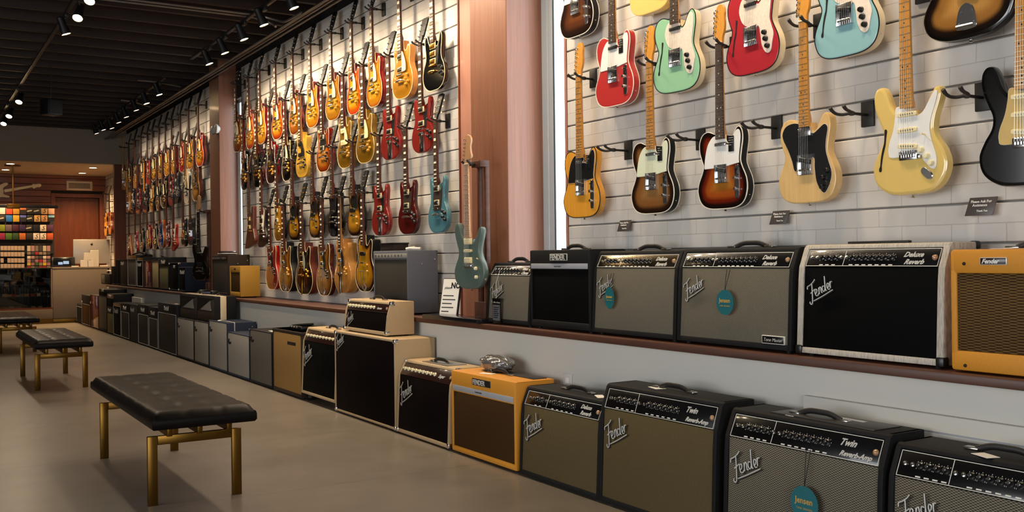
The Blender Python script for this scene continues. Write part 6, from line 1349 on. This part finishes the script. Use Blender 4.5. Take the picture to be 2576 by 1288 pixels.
# ================================================================ the guitars on the walls
S_ = dict
LP = S_(kind='single', pick=('hum', 'hum'), pg='single', bridge='tom', knobs='four', inlay='block', headm='black', bind='cream')
SG = S_(kind='horned', pick=('hum', 'hum'), pg='horned', pgm='plastic', bridge='tom', knobs='fourdeep', inlay='block', headm='black', knobm='knobblack')
TE = S_(kind='slab', pick=('neckchrome',), pg='slabstd', pgm='white', bridge='ash', hardware='chrome', knobs='plate2', knobm='chrome', neckm='maple', board='maple', headm='maple', inlm='void', pickm='chrome')
def hang(spec, bx, by, ny, label, nx=None, lvl=2, X=GX, hang_=True, hlabel=None, group=None, reach=.115, fixed=None, **over):
    s = dict(spec); s.update(over); lvl = s.pop('lvl', lvl); L = GEO[s['kind']][0]
    a = on_x(bx, by, X); 
    if ny is None: sc = fixed or 1.
    else:
        b = on_x(nx if nx else bx, ny, X); sc = fixed or max(.88, min(1.1, (b.z-a.z)/L))
    rnd = random.Random(int(bx*7+by)); yw = rnd.uniform(-.05, .05); roll = rnd.uniform(-.012, .012)
    if nx: roll = 0.
    y = a.y
    g = guitar(loc=(X, y, a.z), label=label, lvl=lvl, scale=sc, yaw=yw, roll=roll, group=group, **s)
    hl = label
    for cut in (' single-cut', ' double-horned', ' with red sides', ' with brown sides', ' above the pale yellow one', ' by the window', ' and white pickguard', ', left part of the near wall', ' beside the black one', ' with vibrato plate', ' with pale pickguard', ' at the top of the photo', ' showing', ' with white pickguard', ' with black pickguard', ' with cream pickguard', ' vibrato', ' with red', ', next to the tall window'):
        if len(hl.replace('-', ' ').split()) > 13: hl = hl.replace(cut, '')
    if hang_: hanger((WX-.0005, y, a.z+L*sc+.0), hlabel or 'hanger holding the '+hl, reach)
    return g
GR = 'guitars on the wall of bright solid-bodies'
near_fen = [
 S_(bx=1450, by=91, ny=None, label='dark brown sunburst guitar cut by the top edge, next to the tall window', top='b_vintage', sides='black', bind='bone', pg='slabstd', pgm='white', neckm='maple', board='rose', inlm='pearl'),
 S_(bx=1634, by=33, ny=None, label='pale yellow guitar, only its lower edge showing at the top of the photo', top='g_butter', sides='g_butter'),
 S_(bx=1545, by=266, ny=None, label='red guitar with white binding and white pickguard, left part of the near wall', top='g_dakota', sides='g_dakota', bind='bone', board='rose', inlm='pearl', pgm='white', swatch=('LIMITED', 'Alder body', 'Rosewood', 'Fender'), pickm='plastic'),
 S_(bx=1701, by=231, ny=None, label='seafoam green semi-hollow guitar with pearly pickguard', top='g_seafoam', sides='g_cream', bind='plastic', pg='slabpearl', pgm='pearlpg', fh=True, knobs='thin3', knobm='knobblack', board='rose', inlm='pearl', pickm='plastic'),
 S_(bx=1893, by=185, ny=None, label='crimson semi-hollow guitar with pearly pickguard', top='g_crimson', sides='g_cream', bind='plastic', pg='slabpearl', pgm='pearlpg', fh=True, knobs='thin3', knobm='knobblack', board='rose', inlm='pearl', pickm='plastic'),
 S_(bx=2128, by=140.5, ny=None, label='pale sonic blue semi-hollow guitar with pearly pickguard', top='g_sonic', sides='g_cream', bind='plastic', pg='slabpearl', pgm='pearlpg', fh=True, knobs='thin3', knobm='knobblack', board='rose', inlm='pearl', pickm='plastic'),
 S_(bx=1463, by=547, ny=191, nx=1457, label='butterscotch guitar with black pickguard hanging next to the tall window', top='w_butterscotch', sides='w_butterscotch', pgm='plastic', bind='plastic', swatch=('NEW', 'Ash body', 'Maple', 'USA')),
 S_(bx=1641, by=537, ny=154, nx=1636, label='mocha sunburst guitar with mint pickguard', top='b_mocha', sides='black', pgm='mint', bind='bone', swatch=('ULTRA', 'Alder body', 'Maple', 'USA')),
 S_(bx=1817, by=525, ny=108, nx=1814, label='red-brown sunburst guitar with white pickguard and dark fingerboard', top='b_three', sides='black', pgm='white', bind='bone', board='rose', inlm='pearl', swatch=('ORIGINAL', 'Alder body', 'Rosewood', 'Fender')),
 S_(bx=2029, by=511, ny=54, nx=2022, label='blonde ash guitar with big black pickguard and four knobs', top='w_ash', sides='w_ash', pg='slabcustom', pgm='plastic', knobs='custom4', knobm='knobblack', pick=('widechrome',)),
]
for d in near_fen: hang(TE, lvl=3, group=GR, **d)
ST = S_(kind='contour', pick=('scn', 'scn', 'scs'), pickm='cream', pg='strat', pgm='white', bridge='trem', hardware='chrome', knobs='strat3', knobm='knobcream', neckm='maple', board='maple', headm='maple', inlm='void', lvl=3)
hang(ST, 2288, 490, None, 'butter yellow double-horned guitar with f-hole and white pickguard', top='g_butter', sides='g_butter', fh=True, group=GR)
hang(ST, 2577, 468, None, 'glossy black guitar with gold pickguard at the right edge of the photo', top='g_black', sides='g_black', pgm='goldpg', group=GR)
hang(S_(kind='offset', pick=('soap', 'soap'), pickm='cream', pg=None, bridge='float', hardware='chrome', knobs=None, neckm='maple', board='rose', headm='maple', lvl=3), 2432, 97, None, 'brown sunburst offset guitar cut by the top edge at upper right', top='b_jazz', sides='black', group=GR)
for (px, py), nm in zip([(1583, 374), (1765, 347), (1957, 316), (2186, 282), (2476, 238)], ['left of the mocha sunburst guitar', 'left of the red-brown sunburst guitar', 'left of the blonde guitar with black pickguard', 'left of the butter yellow guitar', 'left of the glossy black guitar']):
    q = on_x(px, py, WX); hanger((WX-.0005, q.y, q.z), 'empty black wall hanger '+nm, .15)
# ---- middle wall, top row
T1 = 'guitar in the top row of the middle wall'
def lp(bx, by, ny, nx, top, sides, label, **k): return hang(LP, bx, by, ny, label, nx=nx, top=top, sides=sides, **k)
lp(597.2, 382, 207, 598.2, 'b_dark', 'g_cherry', 'dark cherry sunburst single-cut guitar, leftmost of the top row by the window', group=T1)
lp(629.2, 374.3, 189, 632, 'b_cherry', 'g_cherry', 'amber and cherry sunburst single-cut guitar, second from left in the top row', group=T1)
lp(657.4, 361.7, 173, 655.4, 'b_lemon', 'g_cherry', 'lemon-amber single-cut guitar with red sides, third from left in the top row', group=T1)
lp(697.2, 350, 152, 701.5, 'b_cherry', 'g_cherry', 'cherry-rimmed amber single-cut guitar, fourth from left in the top row', group=T1)
lp(740.9, 337.4, 131, 741.3, 'b_iced', 'g_cherry', 'iced-tea brown single-cut guitar, fifth from left in the top row', group=T1)
lp(785.4, 320, 105, 787.7, 'b_lemon', 'g_cherry', 'golden amber single-cut guitar above the pale yellow one, sixth in the top row', group=T1)
lp(837.8, 301.7, 77, 839, 'b_honey', 'g_cherry', 'honey amber single-cut guitar, seventh from left in the top row', group=T1)
lp(890.2, 287.3, 49, 894.8, 'b_orange', 'g_cherry', 'orange to yellow sunburst single-cut guitar, eighth in the top row', group=T1)
lp(941.4, 268, 17, 941, 'b_lemon', 'g_cherry', 'yellow flame single-cut guitar with mahogany sides, ninth in the top row', group=T1)
lp(1012.3, 247.3, None, None, 'g_goldtop', 'w_natural', 'bright gold-topped single-cut guitar with brown sides, top row beside the black one', group=T1, fixed=1.02)
hang(SG, 1091, 227, None, 'glossy black double-horned guitar with gold hardware, rightmost of the top row', top='g_black', sides='g_black', hardware='gold', pickm='gold', pick=('hum', 'hum', 'hum'), bind='cream', group=T1, fixed=1.02)
# ---- second row
T2 = 'guitar in the second row of the middle wall'
lp(615, 478.4, 294.7, 615.6, 'g_black', 'g_black', 'black single-cut guitar with gold hardware, leftmost of the second row', hardware='gold', pickm='gold', pgm='plastic', bind='white', group=T2)
lp(648.7, 471, 282, 644.8, 'b_ebony', 'g_wine', 'ebony single-cut guitar with wine red sides, second in the second row', hardware='gold', pickm='gold', pgm='plastic', bind=None, group=T2)
lp(682, 461.6, 264.6, 681.7, 'g_darkbrown', 'g_cherry', 'dark walnut single-cut guitar with pale binding, third in the second row', hardware='gold', pickm='gold', pgm='plastic', bind='white', group=T2)
lp(721.4, 455, 249, 719.5, 'g_black', 'g_black', 'black single-cut guitar with cream pickguard and gold knobs in the second row', group=T2, knobm='gold')
lp(759.6, 446.3, 233, 759.8, 'g_tv', 'g_tv', 'plain yellow single-cut guitar with black pickguard in the second row', pgm='plastic', pickm='plastic', ringm='plastic', knobm='knobblack', bind=None, group=T2, neckm='blondeneck')
hang(dict(LP, kind='double', pg='double', pgm='plastic'), 813.8, 431.8, 211, 'orange sunburst double-cut guitar with black pickguard in the second row', nx=811, top='b_desert', sides='g_cherry', group=T2, knobm='knobblack')
lp(868.5, 422.3, 186.5, 862.2, 'g_goldold', 'g_golddark', 'dull gold-topped single-cut guitar with cream bar pickups, left of its pair', pick=('soap', 'soap'), pickm='cream', group=T2)
lp(918.5, 409.7, 163, 911, 'g_goldold', 'g_golddark', 'dull gold-topped single-cut guitar with metal pickups, right of its pair', group=T2)
hang(SG, 981.3, 401.7, 137, 'red double-horned guitar with long vibrato plate, lower left of the red pair', nx=978.7, top='g_red', sides='g_cherry', bridge='vib', group=T2)
hang(SG, 1062, 384.6, 107.6, 'red double-horned guitar with vibrato plate, upper right of the red pair', nx=1057, top='g_red', sides='g_cherry', bridge='vib', group=T2)
# ---- third row
T3 = 'guitar in the third row of the middle wall'
hang(S_(kind='angular', pick=('hum', 'hum'), pickm='gold', pg=None, bridge='stop', hardware='gold', knobs=None, headm='w_brown', neckm='walnutneck'), 628, 622, 430, 'brown angular guitar with a pointed lower bout, leftmost of the third row', nx=632, top='w_walnut', sides='mahog', group=T3)
hang(S_(kind='wing', pick=('hum', 'hum'), pg='wing', pgm='bone', bridge='tom', knobs='two', knobm='chrome', inlay='block', headm='black'), 659, 620, 418.8, 'dark brown wing-shaped guitar with white pickguard in the third row', nx=662.7, top='w_brown', sides='black', group=T3)
lp(700, 606, 409.4, 701.2, 'b_honey', 'black', 'olive-gold single-cut guitar with cream binding in the third row', pg=None, group=T3)
lp(740, 604, 399, 741.9, 'b_tobacco', 'black', 'tobacco sunburst single-cut guitar with black pickguard, left of three in the third row', pg='junior', pgm='plastic', pick=('none', 'dog'), pickm='plastic', knobs='two', knobm='knobblack', inlay='dot', bind=None, bridge='stop', group=T3)
lp(791.7, 598, 382.4, 789.4, 'b_tobacco_light', 'black', 'yellow-centred tobacco sunburst guitar, middle of three in the third row', pg='junior', pgm='plastic', pick=('none', 'dog'), pickm='plastic', knobs='two', knobm='knobblack', inlay='dot', bind=None, bridge='stop', group=T3)
lp(840.6, 595.6, 367, 838, 'g_black', 'g_black', 'all black single-cut guitar between two tobacco sunbursts in the third row', pg='junior', pgm='plastic', pick=('none', 'dog'), pickm='plastic', inlay='dot', bind=None, knobm='knobblack', group=T3)
lp(892, 593, 353, 891.8, 'b_tobacco_light', 'black', 'tobacco sunburst single-cut guitar with amber knobs, right of three in the third row', pg='junior', pgm='plastic', pick=('none', 'dog'), pickm='plastic', knobs='two', inlay='dot', bind=None, bridge='stop', group=T3)
hang(SG, 956.5, 592.7, 336.5, 'small red double-horned guitar with vibrato plate in the third row', nx=953.4, top='g_red', sides='g_cherry', bridge='vib', group=T3)
hang(SG, 1024.8, 589.6, 319.4, 'maroon double-horned guitar with large dark pickguard', nx=1018, top='g_maroon', sides='g_wine', pg='batwing', pgm='tolex_brown', group=T3)
hang(SG, 1100.9, 586.5, 300.7, 'metallic blue double-horned guitar near the wooden column', nx=1094, top='g_pelham', sides='g_pelham', pg='batwing', pgm='tolex_brown', headm='black', group=T3)
# ---- fourth row: hollow bodies
T4 = 'hollow-body guitar in the bottom row of the middle wall'
ES = S_(kind='semi', pick=('hum', 'hum'), pg='archpg', pgm='plastic', bridge='tom', knobs='fourdeep', inlay='block', fh=True, bind='cream', headm='black', knobm='knobblack')
AR = S_(kind='arch', pick=('hum', 'hum'), pg='archpg', pgm='plastic', bridge='trap', knobs='fourdeep', inlay='block', fh=True, bind='cream', headm='black')
hang(ES, 683.7, 727.8, 519, 'cherry red hollow-body guitar, leftmost of the bottom row', nx=682.2, top='g_red', sides='g_brightred', group=T4, reach=.13)
hang(AR, 718.5, 733.3, 511.5, 'brown shaded archtop guitar beside the cherry red one', nx=721.7, top='b_arch', sides='black', pgm='w_walnut', group=T4, reach=.14)
hang(AR, 765, 739.8, 507, 'dark archtop guitar with grey-green pickguard and gold hardware', nx=767.4, top='b_archdark', sides='mahog', pgm='greypg', hardware='gold', pickm='gold', bridge='bigs', group=T4, knobm='gold')
hang(ES, 815.5, 743.6, 495, 'amber sunburst hollow-body guitar with cream binding', nx=816.8, top='b_arch', sides='g_wine', group=T4, bridge='trap')
hang(AR, 861.7, 737, 491, 'natural blonde archtop guitar with vibrato tailpiece', nx=867, top='w_blonde', sides='w_blonde', bridge='bigs', bind=None, group=T4, neckm='blondeneck')
hang(AR, 918.5, 733, 479.4, 'tobacco sunburst archtop guitar half hidden behind the grey amplifier', nx=922.4, top='b_tobacco', sides='black', pick=('dog',), pickm='plastic', pg=None, knobs='two', group=T4)
# ---- far wall
F1 = 'guitar in the top row of the far wall'; F2 = 'guitar in the middle row of the far wall'; F3 = 'guitar in the bottom row of the far wall'
far_lp = dict(LP); 
def fw(spec, bx, by, nx, ny, label, group, **k): return hang(spec, bx, by, ny, label, nx=nx, lvl=1, group=group, **k)
N_ = lambda i, n, r: "%s in the far wall's %s row" % (['first', 'second', 'third', 'fourth', 'fifth', 'sixth', 'seventh', 'eighth', 'ninth', 'tenth', 'eleventh', 'twelfth'][i], r)
top_row = [(TE, 310.8, 478, 313.7, 366.7, 'natural guitar with pale pickguard', S_(top='w_natural', sides='w_natural', pgm='cream')), (LP, 327, 470, 329.5, 358, 'dark guitar with gold knobs', S_(top='b_ebony', sides='black', knobm='gold')), (dict(LP, kind='double', pg='double', pgm='plastic'), 341, 473, 343.5, 349, 'brown double-cut guitar', S_(top='w_natural', sides='mahog')), (LP, 357.6, 463, 359.8, 341, 'dark grey guitar with pale pickguard', S_(top='g_grey', sides='g_wine')), (SG, 372, 465, 374.5, 333, 'bright red guitar', S_(top='g_brightred', sides='g_cherry')),
 (LP, 386.5, 456, 390, 325.5, 'dark amber guitar with cream pickguard', S_(top='b_tobacco', sides='black')), (LP, 403, 449.6, 406.3, 315.5, 'golden amber guitar', S_(top='b_honey', sides='g_cherry', knobm='knobblack')), (LP, 419.2, 442, 422.6, 307.7, 'amber single-cut guitar', S_(top='b_lemon', sides='g_wine')), (LP, 435.5, 437.6, 438.8, 296, 'amber flame guitar', S_(top='b_lemon', sides='g_cherry')), (LP, 457.3, 433, 459.8, 284.4, 'sparkling red guitar', S_(top='g_redspark', sides='g_cherry')), (LP, 478, 425, 480.7, 273.5, 'light amber guitar with black knobs', S_(top='b_lemon', sides='g_wine', knobm='knobblack')), (LP, 502.4, 418, 504.8, 258.8, 'cherry sunburst guitar with red sides', S_(top='b_orange', sides='g_cherry', bind='white'))]
for i, (sp, bx, by, nx, ny, d, k) in enumerate(top_row): fw(sp, bx, by, nx, ny, d+', '+N_(i, 12, 'top'), F1, **k)
mid_row = [(TE, 321, 538, 322.5, 425, 'natural orange guitar', S_(top='w_natural', sides='w_natural', pg=None)), (SG, 333, 536.6, 334.5, 415, 'dark guitar with white pickguard', S_(top='g_black', sides='black', pgm='bone')), (SG, 347, 538.4, 349.5, 411, 'red guitar with metal pickups', S_(top='g_red', sides='g_cherry')), (SG, 364.6, 535, 366.5, 405, 'dark brown guitar with pale fingerboard', S_(top='g_darkbrown', sides='black', board='maple')), (LP, 382, 532, 384, 398, 'amber guitar', S_(top='b_lemon', sides='black')), (LP, 398, 529, 400, 391, 'black guitar', S_(top='g_black', sides='black')), (LP, 412.4, 523, 415, 383, 'black guitar with silver hardware', S_(top='b_ebony', sides='black')), (SG, 429.6, 517.5, 432, 371, 'dull red guitar', S_(top='g_red', sides='g_wine')), (SG, 442.6, 512, 445, 362, 'charcoal guitar', S_(top='g_grey', sides='black')), (LP, 469.2, 510, 470.5, 351, 'white guitar with black knobs', S_(top='g_white', sides='g_white', knobm='knobblack', pgm='goldpg', neckm='blondeneck')), (ES, 492.6, 505.5, 494.5, 340, 'brown sunburst hollow-body guitar', S_(top='b_arch', sides='mahog'))]
for i, (sp, bx, by, nx, ny, d, k) in enumerate(mid_row): fw(sp, bx, by, nx, ny, d+', '+N_(i, 11, 'middle'), F2, **k)
bot_row = [(dict(LP, kind='vee', pg=None, bind=None), 325.5, 638, 328, 535, 'orange-brown vee guitar', S_(top='w_natural', sides='g_orange')), (SG, 341, 637, 343, 527, 'red guitar with dark pickups', S_(top='g_red', sides='g_brightred')), (LP, 356, 634.7, 358, 522, 'black and grey guitar', S_(top='g_grey', sides='black', pgm='plastic')), (LP, 372.7, 626.6, 374.5, 514, 'cherry sunburst guitar', S_(top='b_cherry', sides='g_cherry')), (LP, 389.4, 627, 391, 507, 'dark guitar with gold knobs', S_(top='g_grey', sides='black', knobm='gold')), (ES, 404.3, 624, 406, 490, 'blue guitar with orange sides', S_(top='g_blue', sides='g_orange')), (SG, 419.9, 621.7, 422, 493, 'red guitar with dark pickguard', S_(top='g_red', sides='g_wine')), (dict(LP, kind='wing', pg='wing', pgm='bone', bind=None), 437.5, 630, 441, 492, 'red wing-shaped guitar with white pickguard', S_(top='g_brightred', sides='g_brightred', knobs='two')), (SG, 461.8, 620.4, 463, 478, 'black guitar with gold hardware', S_(top='g_black', sides='black', hardware='gold', pickm='gold')), (TE, 479.6, 616.8, 479, 474, 'dark navy guitar', S_(top='g_navy', sides='g_navy', pgm='plastic', board='rose', neckm='mahog', headm='black', knobs=None))]
for i, (sp, bx, by, nx, ny, d, k) in enumerate(bot_row): fw(sp, bx, by, nx, ny, d+', '+N_(i, 10, 'bottom'), F3, **k)
# ---- acoustics on the side wall of the counter area and the white one on the timber wall
AC = S_(kind='acoustic', pick=(), pg=None, bridge=None, knobs=None, headm='walnutneck', inlay='dot')
def sound_hole(root, TOPY):
    put('sound_hole', MB().lathe([(.05, -.002), (0, -.0025)], (0, 0, .33), 'y', 20).mesh('sound_hole', 1), [M_['void']], root); put('saddle_bridge', MB().bx(-.08, .08, -.01, 0, .17, .2, .003).mesh('saddle_bridge', 1), [M_['ebony']], root)
for bx, by, nx, ny, lab in ((265.5, 594, 271, 487, 'honey-coloured acoustic guitar on the side wall beyond the far column'), (276, 590, 279, 505, 'second acoustic guitar, deeper brown, half hidden behind the far column')):
    hang(AC, bx, by, ny, lab, nx=nx, lvl=1, X=3.33, hang_=False, top='w_spruce' if 'honey' in lab else 'w_natural', sides='mahog', extra=sound_hole)
    a = on_x(nx, ny, 3.33); hanger((3.459, a.y, a.z), 'hanger holding the '+lab, .15)
a = on_y(78, 469, YF-.1)
g = guitar('contour', (a.x-.8*math.sin(R(78)), YF-.066, a.z-.8*math.cos(R(78))), 'white guitar with cream neck mounted sideways on the timber wall above the rack', top='g_cream', sides='g_cream', neckm='cream', board='cream', headm='cream', inlm='cream', pick=('scn',), pickm='g_dakota', pg=None, bridge='trem', hardware='chrome', knobs=None, lvl=2)
g.rotation_euler = (0, R(78), 0)
# ---- display stands on the ledge with a guitar each
def stand(x, y, label, h, back=.62):
    """origin under the guitar's neck; posts just behind it, a long black base"""
    t = thing('guitar_stand', label, 'guitar stand', (x, y, SHELF_Z), WALLROT)
    put('base', MB().bx(-back, .13, -.055, .082, 0, .028, .004).mesh('base', 1), [plain('standbase', '0e1014', .25, coat=.5)], t)
    for sx in (-.02, .062): put('post', MB().bx(sx-.014, sx+.014, .05, .08, .028, h, .003).mesh('post', 1), [M_['shelfwood']], t)
    put('foot_block', MB().bx(-.05, .085, .03, .082, .028, .13, .004).mesh('foot_block', 1), [M_['shelfwood']], t)
    put('top_bar', MB().bx(-.034, .078, .01, .08, h-.03, h+.01, .003).mesh('top_bar', 1), [M_['shelfwood']], t)
    for sx in (-1, 1): put('yoke_prong', MB().tube(spline3([(.0, .012, h-.01), (sx*.02, -.01, h-.012), (sx*.034, -.035, h-.008), (sx*.033, -.06, h+.012)], 3), .008, 8).mesh('yoke_prong', 1), [M_['hangrubber']], t)
    return t
SX = 3.03
a = on_x(1180, 727, SX-.035); b = on_x(1178, 413, SX-.035); sc = (b.z-a.z)/.8
HS = dict(ST, pick=('hum', 'scn', 'hum'), pickm='cream', ringm='cream', pg=None, knobs='two', knobm='knobcream', lvl=3)
HS['board'] = HS['neckm'] = HS['headm'] = 'roastmaple'
def sb(root, TOPY): put('blade_switch', MB().cyl((.1, TOPY, .19), (.108, TOPY-.016, .196), .004, n=8).mesh('blade_switch', 1), [M_['cream']], root)
guitar(loc=(SX-.035, a.y, a.z), label='matte olive green guitar on a stand by the column', top='g_olive', sides='g_olive', scale=min(1.08, sc), extra=sb, yaw=.12, **HS)
stand(SX, a.y, 'wooden display stand with black base holding the olive green guitar', b.z-SHELF_Z+.012)
SX2 = 3.11
a = on_x(502, 706, SX2); b = on_x(499, 533, SX2)
guitar('contour', (SX2, a.y, a.z), 'glossy black guitar on a stand at the near end of the far wall', top='g_black', sides='g_black', neckm='black', board='ebony', headm='roastmaple', inlay='dot', pick=('hum',), pickm='plastic', ringm='plastic', pg=None, bridge='tom', hardware='nickel', knobs='two', knobm='knobblack', lvl=2, scale=(b.z-a.z)/.8, yaw=.3)
stand(SX2+.045, a.y-.03, 'wooden display stand holding the black guitar beside the left column', b.z-SHELF_Z+.012, .14)
# ================================================================ light through the windows, camera
w = bpy.data.worlds.new('daylight'); SC.world = w; w.use_nodes = True; nt = w.node_tree
bg = nt.nodes['Background']; bg.inputs['Color'].default_value = (.94, .97, 1., 1); bg.inputs['Strength'].default_value = SKY
def portal(loc, rot, sx, sy):
    L = bpy.data.lights.new('window_daylight', 'AREA'); L.shape = 'RECTANGLE'; L.size = sx; L.size_y = sy; L.cycles.is_portal = True
    o = bpy.data.objects.new('window_daylight', L); COL.objects.link(o); o.location = loc; o.rotation_euler = rot
for a, c in ((-.4, 2.4), (3.0, 5.8)): portal((XL-.25, (a+c)/2-0, 1.55), (0, -PI/2, 0), 2.4, c-a)
for a, c in ((-1.6, 1.0),): portal(((a+c)/2, YB-.25, 1.55), (PI/2, 0, 0), c-a, 2.5)
for y0, y1 in (WIN1, WIN2): portal((WX+.24, (y0+y1)/2, 1.9), (0, PI/2, 0), 2.3, y1-y0+.05)
cam = bpy.data.cameras.new('camera'); co = bpy.data.objects.new('camera', cam); COL.objects.link(co)
cam.sensor_width = 36; cam.lens = 36*FOC/2576; cam.clip_start = .05; cam.clip_end = 100
m = Matrix((( _r2.x, -_d2.x, -_f.x, 0), (_r2.y, -_d2.y, -_f.y, 0), (_r2.z, -_d2.z, -_f.z, CAM_H), (0, 0, 0, 1)))
co.matrix_world = m
SC.camera = co
vs = SC.view_settings; vs.view_transform = 'Standard'; vs.look = 'None'; vs.gamma = 1; vs.use_curve_mapping = False; vs.exposure = EXPOSURE
SC.cycles.max_bounces = 7; SC.cycles.diffuse_bounces = 4; SC.cycles.glossy_bounces = 4; SC.cycles.transparent_max_bounces = 8; SC.cycles.sample_clamp_indirect = 6
SC.cycles.use_denoising = True
